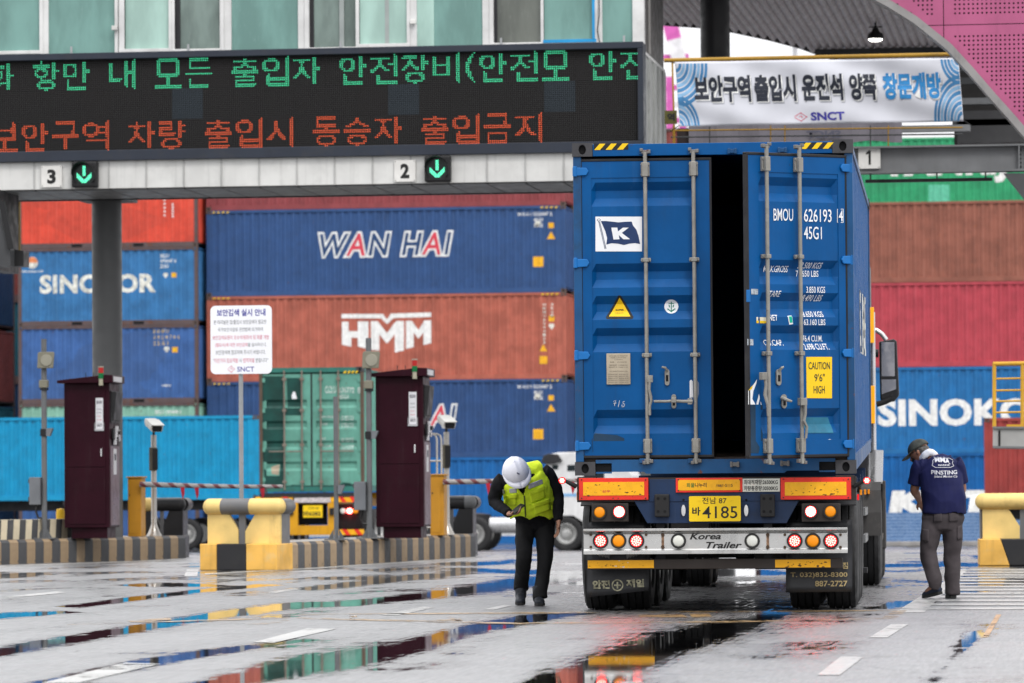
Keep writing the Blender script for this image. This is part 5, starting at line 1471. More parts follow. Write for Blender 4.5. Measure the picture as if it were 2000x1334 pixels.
# ---- maroon booths
MAR = M('booth_maroon', (0.021, 0.0028, 0.0075), 0.42, spec=.10, var=.15, dirt=0.12, dirtcol=(0.06, 0.03, 0.035), streak=.2)
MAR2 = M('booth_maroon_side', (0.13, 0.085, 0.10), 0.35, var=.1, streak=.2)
STK = M('sticker_white', (0.62, 0.62, 0.64), 0.5, dirt=.1); SINK = M('sticker_ink', (0.08, 0.08, 0.1)); SINR = M('sticker_ink_red', (0.5, 0.08, 0.1))
def booth(label, px, py, rotz=0.0):
    o = on_isl(px, py, .14); t = thing('pay_booth', label, 'booth', (o.x, o.y, KH), (0, 0, rotz), group='maroon kiosks on the toll islands')
    W, D, H = 0.71, 0.74, 2.39
    mb = MB(); mb.box(0.10, W - 0.05, 0.06, D - .06, 0, 0.165); mb.build('plinth', MAR, t)
    mb = MB(); mb.box(0, W, 0, D, 0.166, H); body = mb.build('body', MAR, t, bevel=.008)
    mb = MB(); mb.box(W + .0005, W + .012, 0.05, D - .05, 0.20, 1.42); mb.build('side_panel', MAR2, t)
    mb = MB(); mb.box(0.05, W - 0.06, -0.012, -0.001, 1.10, 2.30); mb.build('upper_door', MAR, t, bevel=.003)
    mb = MB(); mb.box(0.05, W - 0.06, -0.012, -0.001, 0.22, 1.09); mb.build('lower_door', MAR, t, bevel=.003)
    mb = MB(); mb.prism([(-0.09, H + .001), (W + .07, H + .001), (W + .07, H + .12), (W - .05, H + 0.125), (-0.09, H + .045)], 'y', -0.10, D + .08); mb.build('roof', MAR, t, bevel=.006)
    mb = MB(); mb.box(W + .071, W + .078, -0.02, D * .8, H + .02, H + .10); mb.build('roof_label', STK, t)
    for k in range(2):
        mb = MB(); mb.cyl((0.3 + .12 * k, .2, H + .06), (0.3 + .12 * k, .2, H + .17), 0.006, n=6); mb.build('antenna', BLK, t)
    # notice sheet
    mb = MB(); mb.box(0.50, 0.615, -0.018, -0.013, 1.68, 2.16); sh = mb.build('notice_sheet', STK, t)
    fit_text('발급중', [SINK], 0.515, 0.60, 2.07, 2.12, -0.0195, bold=.03, parent=sh)
    for k, (w_, m) in enumerate(((.07, SINK), (.07, SINK), (.06, SINR), (.07, SINR), (.07, SINK))):
        z = 2.0 - k * .055; fit_text('안내사항', [m], 0.52, 0.52 + w_, z - .026, z, -0.0195, parent=sh)
    fit_text('SNCT', [SINK], 0.52, 0.60, 1.715, 1.755, -0.0195, bold=.03, parent=sh)
    mb = MB(); mb.box(0.485, 0.63, -0.03, -0.019, 1.655, 1.685); mb.box(0.485, 0.492, -0.03, -0.019, 1.685, 1.78); mb.box(0.623, 0.63, -0.03, -0.019, 1.685, 1.78); mb.build('sheet_holder', M('clear_frame', (0.4, 0.4, 0.42), .2), t)
    mb = MB(); mb.box(0.575, 0.597, -0.03, -0.013, 1.26, 1.38); mb.build('door_handle', M('chrome', (0.6, 0.6, 0.6), 0.25, metal=.8), t, bevel=.004)
    # driver side face: hood, card slots, keypad
    mb = MB(); mb.prism([(0.06, 1.78), (0.74, 1.78), (0.74, 2.27), (0.06, 2.27)], 'x', W + .001, W + .02); mb.build('service_bezel', BLK, t)
    mb = MB(); mb.add([(W+.02, .10, 1.80), (W+.02, .10, 2.26), (W+.085, .14, 2.25), (W+.04, .14, 1.82), (W+.02, .66, 1.80), (W+.02, .66, 2.26), (W+.085, .62, 2.25), (W+.04, .62, 1.82)],
                      [(0, 1, 2, 3), (7, 6, 5, 4), (1, 5, 6, 2), (3, 7, 4, 0), (2, 6, 7, 3)]); mb.build('screen_hood', BLK, t)
    for y0, z0, m, nm in ((0.12, 1.52, BLK, 'card_slot'), (0.36, 1.56, STK, 'ticket_slot'), (0.52, 1.50, M('chrome', (0.6, 0.6, 0.6), .25), 'intercom'), (0.22, 1.44, STK, 'call_button')):
        mb = MB(); mb.box(W + .013, W + .045, y0, y0 + .12, z0, z0 + .17); mb.build(nm, m, t, bevel=.006)
    mb = MB(); mb.box(W + .013, W + .075, 0.42, 0.56, 1.60, 1.66); mb.build('card_shelf', BLK, t)
    mb = MB(); mb.box(W + .0125, W + .016, 0.24, 0.46, 0.98, 1.38); mb.build('instruction_sticker', STK, t)
    mb = MB(); mb.box(W + .0161, W + .0175, 0.28, 0.42, 1.20, 1.30); mb.build('printed_block', SINK, t)
    # signal stack
    x, y = 0.60, -0.02
    for z0, z1, r, m, nm in ((-.06, .045, .035, M('stack_clear', (0.35, 0.33, 0.25), .3), 'stack_base'), (.047, .13, .042, M('stack_green', (0.0, 0.10, 0.03), .25, emis=.05, ecol=(0, .6, .1)), 'green_lens'),
                             (.132, .215, .042, M('stack_red', (0.30, 0.01, 0.01), .25, emis=.08, ecol=(1, .05, .03)), 'red_lens'), (.217, .235, .044, M('stack_cap', (0.3, .28, .22), .3), 'stack_cap')):
        mb = MB(); mb.cyl((x, y - .07, H + z0 + .02), (x, y - .07, H + z1 + .02), r, n=14); mb.build(nm, m, t, smooth='auto')
    return t
booth('maroon ticket booth on the left island in front of the round grey pillar', 126, 1050, R(1))
booth('maroon ticket booth on the middle island beside the short silver ladder', 735, 1047, R(1))

# ---- poles, floodlights, cabinets
POLE = M('pole_grey', (0.12, 0.125, 0.13), 0.45, streak=.2, dirt=.15)
LBX = M('lamp_box_olive', (0.19, 0.18, 0.135), .5); CAB = M('cabinet_grey', (0.145, 0.155, 0.17), .45)
def foot(t, s=0.13):
    mb = MB(); mb.box(-s, s, -s, s, 0, 0.018)
    for k in range(4):
        a = k * PI / 2; c_, s_ = math.cos(a), math.sin(a)
        mb.add([(c_*.04 - s_*.004, s_*.04 + c_*.004, .018), (c_*.12 - s_*.004, s_*.12 + c_*.004, .018), (c_*.04 - s_*.004, s_*.04 + c_*.004, .16), (c_*.04 + s_*.004, s_*.04 - c_*.004, .018), (c_*.12 + s_*.004, s_*.12 - c_*.004, .018), (c_*.04 + s_*.004, s_*.04 - c_*.004, .16)],
               [(0, 1, 2), (5, 4, 3), (1, 4, 5, 2), (0, 3, 4, 1), (0, 2, 5, 3)])
    mb.build('foot_plate', POLE, t)
def big_pole(label, px, py, top_py):
    o = on_isl(px, py); t = thing('equipment_pole', label, 'pole', (o.x, o.y, KH), group='grey equipment poles on the islands')
    sc = F / (o.y); H = (py - top_py) / (F / math.hypot(o.x, o.y)) 
    mb = MB(); mb.cyl((0, 0, 0), (0, 0, H), 0.042, n=20); mb.build('pole', POLE, t, smooth='auto'); foot(t, .17)
    h = H - 0.33
    mb = MB(); mb.prism([(-0.085, -.12), (0.16, -.12), (0.18, .10), (0.17, .13), (-0.06, .13), (-0.075, .1)], 'y', -0.10, -0.045); 
    fl = mb.build('floodlight', LBX, t, bevel=.01, loc=(0, 0, h))
    mb = MB(); mb.lathe([(0.092, 0), (0.086, 0.012), (1e-4, 0.014)], (0.06, -0.101, 0.0), (0, -1, 0), 24); mb.build('lens', M('flood_lens', (0.26, 0.25, 0.20), .3), fl)
    mb = MB(); mb.box(-0.065, 0.065, -0.07, 0.05, h - .42, h - .30); mb.build('junction_box', LBX, t, bevel=.01)
    mb = MB(); mb.box(-.05, .06, -.06, .05, h - .455, h - .425); mb.build('clamp', BLK, t)
    mb = MB(); mb.prism([(0.035, -.06), (0.10, -.06), (0.145, .06), (0.035, .06)], 'y', -0.05, 0.03); mb.build('loudspeaker', CAB, t, loc=(0, 0, h - 1.10)); 
    mb = MB(); mb.box(-.05, .04, -.055, .05, h - 1.16, h - 1.05); mb.build('clamp', BLK, t)
    hb = h - 2.0
    mb = MB(); mb.box(-0.215, -0.045, -0.10, 0.06, hb - .21, hb + .21); cb = mb.build('control_cabinet', CAB, t, bevel=.006)
    for z in (hb + .15, hb - .12): mb = MB(); mb.box(-.235, -.216, -.08, -.03, z - .03, z + .03); mb.build('latch', DGREY, cb)
    mb = MB(); mb.tube([(-0.11, 0, hb - .2), (-0.13, 0, hb - .32), (-0.10, 0, hb - .41), (-.03, 0, hb - .42)], 0.016, 8); mb.build('conduit', BLK, t, smooth='auto')
    return t
big_pole('grey pole with square floodlight and cabinet left of the first booth', 87, 1052, 664)
big_pole('grey pole with square floodlight and cabinet left of the second booth', 722, 1046, 655)
o = on_isl(657, 1050); t = thing('sensor_post', 'short plain grey post with small bracket between the sign and the second booth', 'post', (o.x, o.y, KH))
Hc = 272 / 132.; mb = MB(); mb.cyl((0, 0, 0), (0, 0, Hc), 0.034, n=16); mb.build('post', POLE, t, smooth='auto'); foot(t, .15)
mb = MB(); mb.prism([(0.03, -.06), (0.08, -.06), (0.13, .07), (0.03, .07)], 'y', -0.04, 0.03); mb.build('sensor', CAB, t, loc=(0, 0, .72))
mb = MB(); mb.tube([(.05, -.04, .66), (.09, -.05, .60), (.12, -.04, .62), (.1, -.02, .66)], .006, 6); mb.build('cable_loop', BLK, t)
# ---- camera posts
SST = M('stainless', (0.42, 0.40, 0.37), 0.3, metal=.7, dirt=.2)
def cam_post(label, px, py, rot):
    o = on_isl(px, py); t = thing('camera_post', label, 'security camera', (o.x, o.y, KH), (0, 0, rot), group='number plate cameras on short posts')
    mb = MB(); mb.lathe([(0.125, 0), (0.125, .015), (0.10, .05), (0.055, .16), (0.045, .2), (0.045, 1.62), (1e-4, 1.62)], (0, 0, 0), (0, 0, 1), 20); mb.build('post', SST, t, smooth='auto')
    mb = MB(); mb.box(-0.075, 0.055, -0.09, 0.05, 1.05, 1.42); lb_ = mb.build('infrared_lamp', M('lamp_bronze', (0.11, 0.10, 0.075), .4), t, bevel=.008)
    mb = MB(); mb.box(-0.02, 0.065, -0.11, -0.091, 1.07, 1.40); mb.build('lamp_glass', BLK, lb_)
    mb = MB(); mb.cyl((0, 0, 1.62), (0, 0, 1.68), .02, n=8); mb.build('neck', DKM, t)
    # housing: long box pointing towards the traffic (-y), tipped down
    mb = MB(); mb.prism([(-0.085, -.05), (0.085, -.05), (0.10, .02), (0.09, .07), (-0.09, .07), (-0.10, .02)], 'y', -0.24, 0.24); h_ = mb.build('camera_housing', M('housing_white', (0.62, 0.61, 0.56), .35), t, bevel=.012, loc=(0, 0, 1.77), rot=(R(14), 0, R(14)))
    mb = MB(); mb.prism([(-0.07, -.04), (0.07, -.04), (0.08, .015), (0.07, .05), (-0.07, .05), (-0.08, .015)], 'y', -0.247, -0.241); mb.build('front_glass', BLK, h_)
    mb = MB(); mb.box(-0.10, .10, -0.31, .1, .073, .082); mb.build('sun_shield', M('housing_white', (.62, .61, .56)), h_)
    return t
cam_post('white camera on a bronze post in front of the yellow machine of the left island', 301, 1045, R(12))
cam_post('white camera on a bronze post beside the silver ladder of the middle island', 873, 1037, R(8))
# ---- silver ladder
o = on_isl(857, 1046); t = thing('short_ladder', 'short silver ladder standing between the second booth and the camera post', 'ladder', (o.x, o.y, KH))
for x in (-.02, .05):
    mb = MB(); mb.tube([(x, 0, 0), (x, 0, 1.50), (x - .02, 0.0, 1.56), (x - .08, .02, 1.585), (x - .30, .03, 1.59)], 0.016, 8); mb.build('rail', SST, t, smooth='auto')
mb = MB(); mb.tube([(-.35, 0.05, 0), (-.35, .05, 1.59)], 0.016, 8); mb.build('rail', SST, t)
for k in range(5): bar((-.35, 0.04, .12 + k * .26), (.05, 0, .12 + k * .26), .014, SST, 'rung', t)
# ---- gate machines and arms
GM = M('machine_amber', (0.50, 0.235, 0.02), 0.5, dirt=.15, var=.08)
def gate_machine(label, px, py, arm_to, label2, sag):
    o = on_isl(px, py, .4); t = thing('barrier_machine', label, 'barrier machine', (o.x, o.y + .25, KH), group='amber barrier machines')
    W = .215
    mb = MB(); mb.box(0, W, 0, .34, 0.0, .93); mb.build('cabinet', GM, t, bevel=.01)
    mb = MB(); mb.box(0.02, W - .05, -.008, -.001, 0.05, .72); mb.build('door', GM, t, bevel=.002)
    mb = MB(); mb.cyl((.035, -.015, .66), (.035, -.008, .66), .012, n=8); mb.build('lock', DKM, t)
    mb = MB(); mb.box(-.02, W + .02, -.02, .36, .931, .955); mb.build('lid', GM, t, bevel=.006)
    m = new_mat('arm_tape'); g = NG(m); ot = g.n('OutputMaterial'); p = g.n('BsdfPrincipled'); tc = g.n('TexCoord').outputs['Object']
    sp = g.n('SeparateXYZ'); g.l(tc, sp.inputs[0])
    ph = g.math('FRACT', g.math('ADD', g.math('MULTIPLY', sp.outputs[0], 4.3), g.math('MULTIPLY', sp.outputs[2], 5.0)))
    c = g.mix(g.ramp(ph, .36, .40), (0.14, 0.03, 0.035), (0.36, 0.34, 0.33)); c = g.mix(g.ramp(g.noise(30, 4, tc), .5, .7, 0, .6), c, (0.10, .09, .09))
    g.l(c, p.inputs['Base Color']); p.inputs['Roughness'].default_value = .45; g.l(p.outputs[0], ot.inputs[0])
    Ln = arm_to; 
    mb = MB(); mb.tube([(i * Ln / 16, 0, sag * math.sin(PI * .55 * i / 16) * -1) for i in range(17)], [0.044 - .014 * i / 16 for i in range(17)], 12); arm = mb.build('barrier_arm', m, t, smooth='auto', loc=(W, -.07, .83)); arm['label'] = label2
    fm = M('red_flag', (0.45, 0.02, 0.04), .7)
    for f_ in (.30, .40, .86):
        x = Ln * f_; mb = MB(); z = -sag * math.sin(PI * .55 * f_) - .03
        mb.add([(x - .03, -.03, z), (x + .035, -.035, z + .01), (x + .04, -.05, z - .10), (x + .01, -.04, z - .19), (x - .01, -.02, z - .12)], [(0, 4, 3, 2, 1)]); f2 = mb.build('flag', fm, arm); s_ = f2.modifiers.new('s', 'SOLIDIFY'); s_.thickness = .004
    return t
gate_machine('amber barrier machine behind the round grey pillar on the left island', 243, 1047, 2.3, 'striped barrier arm across the lane of the green container truck', .05)
gate_machine('amber barrier machine behind the silver ladder on the middle island', 836, 1044, 2.35, 'striped barrier arm passing behind the man in the yellow vest', -.01)
# ---- sign on pole
o = at_Y(472, 1058, F2_.y + .36); o.z = .361; sg = thing('security_notice', 'white rounded notice board with Korean text and SNCT logo on a grey pole', 'sign', (o.x, o.y, .361))
KS = .361
def sxy(px, py): q = at_Y(px, py, o.y - .03); return q.x - o.x, q.z - KS
zt = sxy(472, 640)[1]
mb = MB(); mb.cyl((0, 0, 0), (0, 0, zt), 0.031, n=16); mb.build('pole', M('pole_light_grey', (0.30, 0.31, 0.32), .35, metal=.3), sg, smooth='auto')
a = sxy(412, 731); b = sxy(531, 596)
SW = M('sign_white', (0.84, 0.85, 0.88), .4, var=.02)
rr = .07; pts = []
for cx, cz_, a0 in ((b[0] - rr, b[1] - rr, 0), (a[0] + rr, b[1] - rr, PI / 2), (a[0] + rr, a[1] + rr, PI), (b[0] - rr, a[1] + rr, 1.5 * PI)):
    pts += [(cx + rr * math.cos(a0 + PI / 2 * k / 6), cz_ + rr * math.sin(a0 + PI / 2 * k / 6)) for k in range(7)]
mb = MB(); mb.prism(pts, 'y', -.05, -.035); brd = mb.build('board', SW, sg)
INK = ink('sign_text_grey', (0.10, 0.10, 0.11)); PKT = ink('sign_text_pink', (0.62, 0.08, 0.16)); SBL = ink('sign_text_blue', (0.035, 0.035, 0.30))
def stext(s, x0, x1, y0, y1, m, bold=.0, cols=None):
    p, q = sxy(x0, y1), sxy(x1, y0)
    fit_text(s, m if isinstance(m, list) else [m], p[0], q[0], p[1], q[1], -.0515, bold=bold, cols=cols, parent=brd)
stext('보안검색 실시 안내', 424, 519, 603, 618, SBL, .025)
stext('본 터미널은 입/출입시 보안검색이 필요한', 418, 521, 624, 634, INK, .0)
stext('국가보안시설로 관련법에 의거하여', 426, 514, 639, 648, INK, .0)
stext('보안검색요원이 조수석/뒷좌석 및 화물 개방', 416, 526, 654, 664, PKT, .0)
s_ = '(필요시)에 대한 보안검색을 실시하오니,'; stext(s_, 421, 521, 669, 679, [INK, PKT], .0, [1 if i < s_.index('을') else 0 for i in range(len(s_))])
stext('보안검색에 협조하여 주시기 바랍니다.', 422, 519, 683, 693, INK, .0)
s_ = '"미인가자 탑승적발 시 법적처벌 받습니다"'; i1, i2, i3, i4 = 1, s_.index(' 시'), s_.index('법'), s_.index(' 받')
stext(s_, 417, 524, 699, 709, [INK, PKT], .0, [1 if (i1 <= i < i2 or i3 <= i < i4) else 0 for i in range(len(s_))])
stext('SNCT', 464, 497, 716, 726, SBL, .01)
p = sxy(452.5, 721); flat_obj('logo', logo_lines(p[0], p[1], .040, PKT), [PKT], brd, -.0515)
for y in (620, 705):
    p = sxy(472, y); mb = MB(); mb.box(-.05, .05, -.034, .03, p[1] - .02, p[1] + .02); mb.build('clamp', POLE, sg)
# ================================================================== the container truck in lane 1
HD = R(2.32)
O3 = at_d(1397, 927, 38.0)
TO = Vector((O3.x, O3.y, 0)); ZB = O3.z
TM = Matrix.Translation(TO) @ Matrix.Rotation(HD, 4, 'Z')
PT = R(1.3)
CMX = TM @ Matrix.Translation((0, 0, ZB)) @ Matrix.Rotation(PT, 4, 'X')
def surf(Mx):
    inv = Mx.inverted()
    def f(px, py, y=0.0):
        o = inv @ Vector((0, 0, CZ)); d = (inv.to_3x3() @ ray(px, py)); t = (y - o.y) / d.y
        p = o + d * t; return p.x, p.z
    return f
ts, cs = surf(TM), surf(CMX)
BL = M('paint_truck_container_blue', (0.001, 0.075, 0.245), 0.42, spec=.16, var=.10, streak=0.22, dirt=0.14, rust=0.04, seed=51, dirtcol=(0.02, 0.04, 0.08), rustcol=(.05, .035, .03), bump=.08, bs=25)
BLD2 = M('paint_truck_container_dirty', (0.008, 0.07, 0.19), 0.45, var=.2, streak=0.5, dirt=0.6, rust=0.45, seed=52, dirtcol=(0.02, 0.025, 0.03))
BLH = M('paint_hinge_blue', (0.008, 0.14, 0.42), 0.4, var=.15, rust=.1, dirt=.2)
GAL = M('lockrod_galvanised', (0.27, 0.26, 0.235), 0.5, metal=0.25, dirt=.35, rust=.15, dirtcol=(0.12, 0.11, 0.10), vs=12)
GSK = M('rubber_gasket', (0.014, 0.014, 0.016), 0.5, dirt=.3, dirtcol=(.06, .06, .06))
KB = M('ink_black', (0.015, 0.015, 0.015)); SWH = M('sticker_bright', (0.80, 0.81, 0.83), 0.35, var=.03)
CYEL = M('caution_yellow', (0.85, 0.55, 0.01), 0.4, var=.04)
con = thing('shipping_container', 'large blue container with rear door ajar and K flag on the truck trailer', 'container', (TO.x, TO.y, ZB), (0, 0, 0))
con.rotation_mode = 'QUATERNION'; con.rotation_quaternion = (Matrix.Rotation(HD, 4, 'Z') @ Matrix.Rotation(PT, 4, 'X')).to_quaternion()
W_, H_, L_ = 2.438, 2.896, 12.19
hw = W_ / 2
# side walls with long corrugation
pts = [(x + .12, d) for x, d in corr_breaks(L_ - .24, 0.28)]
for s in (-1, 1):
    mb = MB()
    for i in range(len(pts) - 1):
        a, b = pts[i], pts[i + 1]; xa_, xb_ = s * (hw - .02 - a[1]), s * (hw - .02 - b[1])
        q = [(xa_, a[0], .16), (xb_, b[0], .16), (xb_, b[0], H_ - .09), (xa_, a[0], H_ - .09)]
        mb.quad(*(q if s > 0 else q[::-1]))
    mb.build('side_panel', BL, con)
    mb = MB(); mb.box(s * (hw - .06), s * (hw - .008), .16, L_ - .16, 0.02, .16); mb.build('bottom_rail', BLD2, con)
    mb = MB(); mb.box(s * (hw - .06), s * (hw - .008), .16, L_ - .16, H_ - .09, H_ - .03); mb.build('top_rail', BLD2, con)
mb = MB(); mb.box(-hw + .06, hw - .06, .05, L_ - .05, H_ - .05, H_ - .03); mb.build('roof_panel', BL, con)
mb = MB(); mb.box(-hw + .06, hw - .06, .05, L_ - .05, .12, .15); mb.build('floor', M('plywood_dark', (.03, .02, .015), .7), con)
mb = MB(); mb.box(-hw + .02, hw - .02, L_ - .06, L_ - .02, .02, H_ - .004); mb.build('front_wall', BL, con)
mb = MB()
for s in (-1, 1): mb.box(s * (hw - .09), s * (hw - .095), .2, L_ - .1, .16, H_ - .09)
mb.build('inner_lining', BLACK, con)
# corner posts of the door frame
for s in (-1, 1):
    mb = MB(); mb.box(s * (hw - .075), s * (hw - .004), .012, .12, .118, H_ - .118); mb.build('corner_post', BLD2, con, bevel=.004)
    mb = MB(); mb.box(s * (hw - .004), s * (hw - .075), L_ - .14, L_ - .01, .118, H_ - .118); mb.build('corner_post', BLD2, con)
cmm = casting_mesh().mesh('corner_casting', [M('casting_dirty_steel', (0.055, 0.055, 0.06), 0.6, dirt=.5, rust=.55, dirtcol=(.02, .02, .02), seed=5, rustcol=(.11, .05, .03)), BLACK])
for sx in (-1, 1):
    for z in (0.059, H_ - 0.059):
        obj('corner_casting', cmm, con, loc=(sx * (hw - .087), -.004, z), bevel=.004)
        obj('corner_casting', cmm, con, loc=(sx * (hw - .087), L_ + .004, z), rot=(0, 0, PI))
# header and sill
zt_ = lambda py: (927 - py) / 224.6
mb = MB(); mb.box(-hw + .178, hw - .178, 0, .10, zt_(303), H_ - .014); mb.build('door_header', BL, con, bevel=.004)
mb = MB(); mb.prism([(-hw + .18, .135), (hw - .18, .135), (hw - .18, .105), (.90, .105), (.90, .03), (.62, .03), (.60, .012), (-.60, .012), (-.62, .03), (-.9, .03), (-.9, .105), (-hw + .18, .105)][::-1], 'y', 0, .12)
mb.build('door_sill', BLD2, con)
for s in (-1, 1):
    mb = MB(); mb.box(s * .90, s * (hw - .182), .02, .12, .03, .104); mb.build('sill_pocket', BLACK, con)
    mb = MB(); mb.box(s * .9, s * (hw - .18), 0.0, .014, .016, .03); mb.build('pocket_lip', BLD2, con)
# hazard chevrons
def chevrons(pxs, pye, mirror):
    a = cs(pxs[0], pye[1], -.004); b = cs(pxs[1], pye[0], -.004); w = b[0] - a[0]; h = b[1] - a[1]
    base = (0, [(a[0], a[1]), (b[0], a[1]), (b[0], b[1]), (a[0], b[1])]); ps = [base]; k = 3
    for i in range(k):
        x = a[0] + w * (i + .02) / k; ps.append((1, [(x, a[1]), (x + w * .17, a[1]), (x + w * .33, b[1]), (x + w * .16, b[1])]))
    flat_obj('hazard_stripes', ps, [KB, CYEL], con, -.003)
chevrons((1160, 1227), (280, 293), 0); chevrons((1563, 1628), (278, 291), 0)

# ---- doors
RIBS = [(345, 0), (354, 0), (370, .05), (385, .05), (401, 0), (513, 0), (529, .05), (544, .05), (560, 0), (576, 0), (592, .05), (607, .05), (623, 0), (639, 0), (654, .05), (670, .05), (686, 0), (799, 0), (815, .05), (830, .05), (846, 0), (860, 0)]
rz_ = [zt_(a) for a, b in RIBS][::-1]; rd_ = [b for a, b in RIBS][::-1]
U0, U1, UP0, UP1 = .025, 1.135, .105, 1.02
def rib_depth(u, z):
    e = min(1, max(0, (u - UP0) / .035), max(0, (UP1 - u) / .035)) if UP0 < u < UP1 else 0
    return float(np.interp(z, rz_, rd_)) * e
def make_door(s, par_mat):
    """s=+1: left leaf, hinge on the left, u grows to +x; s=-1: mirrored. The door object's own origin is its hinge line."""
    mb = MB(); zb_, zt2 = zt_(888), zt_(313)
    def B(u0, u1, y0, y1, z0, z1): mb.box(s * u0, s * u1, y0, y1, z0, z1)
    B(U0, UP0, 0, .055, zb_, zt2); B(UP1, U1, 0, .055, zb_, zt2); B(UP0, UP1, .0, .055, zt_(345), zt2); B(UP0, UP1, .0, .055, zb_, zt_(860))
    us = [UP0, UP0 + .035, UP1 - .035, UP1]; n = len(rz_)
    vs = [(s * u, .006 + rib_depth(u, z), z) for z in rz_ for u in us]
    m = len(us); fs = [(j*m + i, j*m + i + 1, (j+1)*m + i + 1, (j+1)*m + i) for j in range(n - 1) for i in range(m - 1)]
    if s < 0: fs = [f[::-1] for f in fs]
    mb.add(vs, fs); mb.box(s * UP0, s * UP1, .074, .078, zt_(860), zt_(345))
    d = mb.build('door', BL, con); d['label'] = 'closed left door leaf with K flag' if s > 0 else 'right door leaf standing ajar with white weight lettering'
    g_ = [((U0 - .02, U0 - .001), (zb_ - .02, zt2 + .02)), ((U1 + .001, U1 + .02), (zb_ - .02, zt2 + .02))]
    for (a, b), (z0, z1) in g_:
        mb = MB(); mb.box(s * a, s * b, -.004, .05, z0, z1); mb.build('gasket', GSK, d, bevel=.004)
    for z0, z1 in ((zt2 + .001, zt2 + .024), (zb_ - .024, zb_ - .001)):
        mb = MB(); mb.box(s * (U0 - .02), s * (U1 + .02), -.006, .05, z0, z1); mb.build('gasket', GSK, d, bevel=.004)
    for py in (332, 511, 692, 869):
        z = zt_(py); mb = MB()
        mb.prism([(s * -.055, z - .040), (s * .065, z - .034), (s * .085, z), (s * .065, z + .032), (s * -.055, z + .035)], 'y', -.022, -.002)
        mb.cyl((s * -.035, -.016, z - .045), (s * -.035, -.016, z + .045), .018, n=12)
        mb.build('hinge', BLH, d, bevel=.005)
    for ui, u in enumerate((.58, 1.0) if s > 0 else (.59, .965)):
        ub = u
        mb = MB(); mb.cyl((s * u, -.045, zt_(905)), (s * u, -.045, zt_(296)), .0175, n=16); rod = mb.build('lock_rod', GAL, d, smooth='auto')
        for py, hh, wd in ((330, .062, .075), (507, .018, .085), (693, .018, .085), (870, .062, .075)):
            z = zt_(py); mb = MB(); mb.box(s * (u - wd * .5), s * (u + wd * .5), -.032, -.003, z - hh, z + hh)
            mb.box(s * (u - .026), s * (u + .026), -.068, -.033, z - hh, z + hh); k_ = mb.build('rod_bracket', GAL, rod, bevel=.005)
            mb = MB()
            for a in (-1, 1):
                for b in ((-1, 1) if hh > .05 else (0,)):
                    mb2 = MB(); mb2.cyl((s * (u + a * wd * .42), -.033, z + b * hh * .7), (s * (u + a * wd * .42), -.041, z + b * hh * .7), .009, n=8)
                    mb.v += []; mb.add(mb2.v, mb2.f)
            tag(mb.build('bolt_heads', GAL, rod), kind='stuff')
        for zc, sg_ in ((zt_(296), 1), (zt_(899), -1)):
            mb = MB(); mb.box(s * (u - .03), s * (u + .03), -.055, -.012, zc - .016, zc + .016); mb.box(s * (u - .045), s * (u - .016), -.062, -.03, zc + .004 * sg_, zc + .032 * sg_); mb.box(s * (u + .018), s * (u + .048), -.058, -.02, zc - .012 * sg_, zc + .02 * sg_)
            mb.build('cam', M('cam_steel', (.17, .165, .16), .5, metal=.3, rust=.4, dirt=.5), rod, bevel=.005)
    return d
dl = make_door(1, None); dl.location = (-hw + .055, .022, 0)
dr = make_door(-1, None); DRA = R(43.5); dr.location = (hw - .055, .016, 0); dr.rotation_euler = (0, 0, DRA)
LMX = CMX @ Matrix.Translation((-hw + .055, .022, 0)); RMX = CMX @ Matrix.Translation((hw - .055, .016, 0)) @ Matrix.Rotation(DRA, 4, 'Z')
ls_, rs_ = surf(LMX), surf(RMX)
# keepers on header/sill for the open door, and header lugs
for px, py in ((1430, 295), (1528, 293), (1435, 907), (1533, 905)):
    x, z = cs(px, py, -.03); mb = MB(); mb.box(x - .032, x + .032, -.045, -.001, z - .018, z + .018); mb.box(x - .04, x - .018, -.05, -.001, z - .024, z + .024); mb.box(x + .018, x + .04, -.05, -.001, z - .024, z + .024)
    mb.build('cam_keeper', BLD2 if py < 500 else M('cam_steel', (.17, .165, .16)), con, bevel=.004)
for px in (1260, 1355):
    for py in (297, 900):
        x, z = cs(px, py, -.01); mb = MB(); mb.box(x - .05, x + .05, -.02, -.001, z - .02, z + .02); mb.build('cam_keeper', BLD2, con, bevel=.004)

brz = sorted(rz_)
def fnL(x, z): return (.006 if UP0 - .001 < x < UP1 + .001 else 0) + rib_depth(x, z)
def fnR(x, z): return fnL(-x, z)
def dtext(sf, fn, d, s, x0, x1, y0, y1, m=SWH, bold=.006, shear=0, cols=None, **k):
    a = sf(x0, y1, .0); b = sf(x1, y0, .0)
    return fit_text(s, m if isinstance(m, list) else [m], a[0], b[0], a[1], b[1], -.0055, bold=bold, shear=shear, cols=cols, parent=d, fn=fn, brkz=brz, brk=[UP0, UP1, -UP0, -UP1], **k)
def dpoly(sf, fn, d, name, polys, mats):
    P2 = [(mi, [sf(*p, .0) for p in poly]) for mi, poly in polys]
    return flat_obj(name, P2, mats, d, -.003, fn, [UP0, UP1, -UP0, -UP1, UP0 + .035, -UP0 - .035], brz)
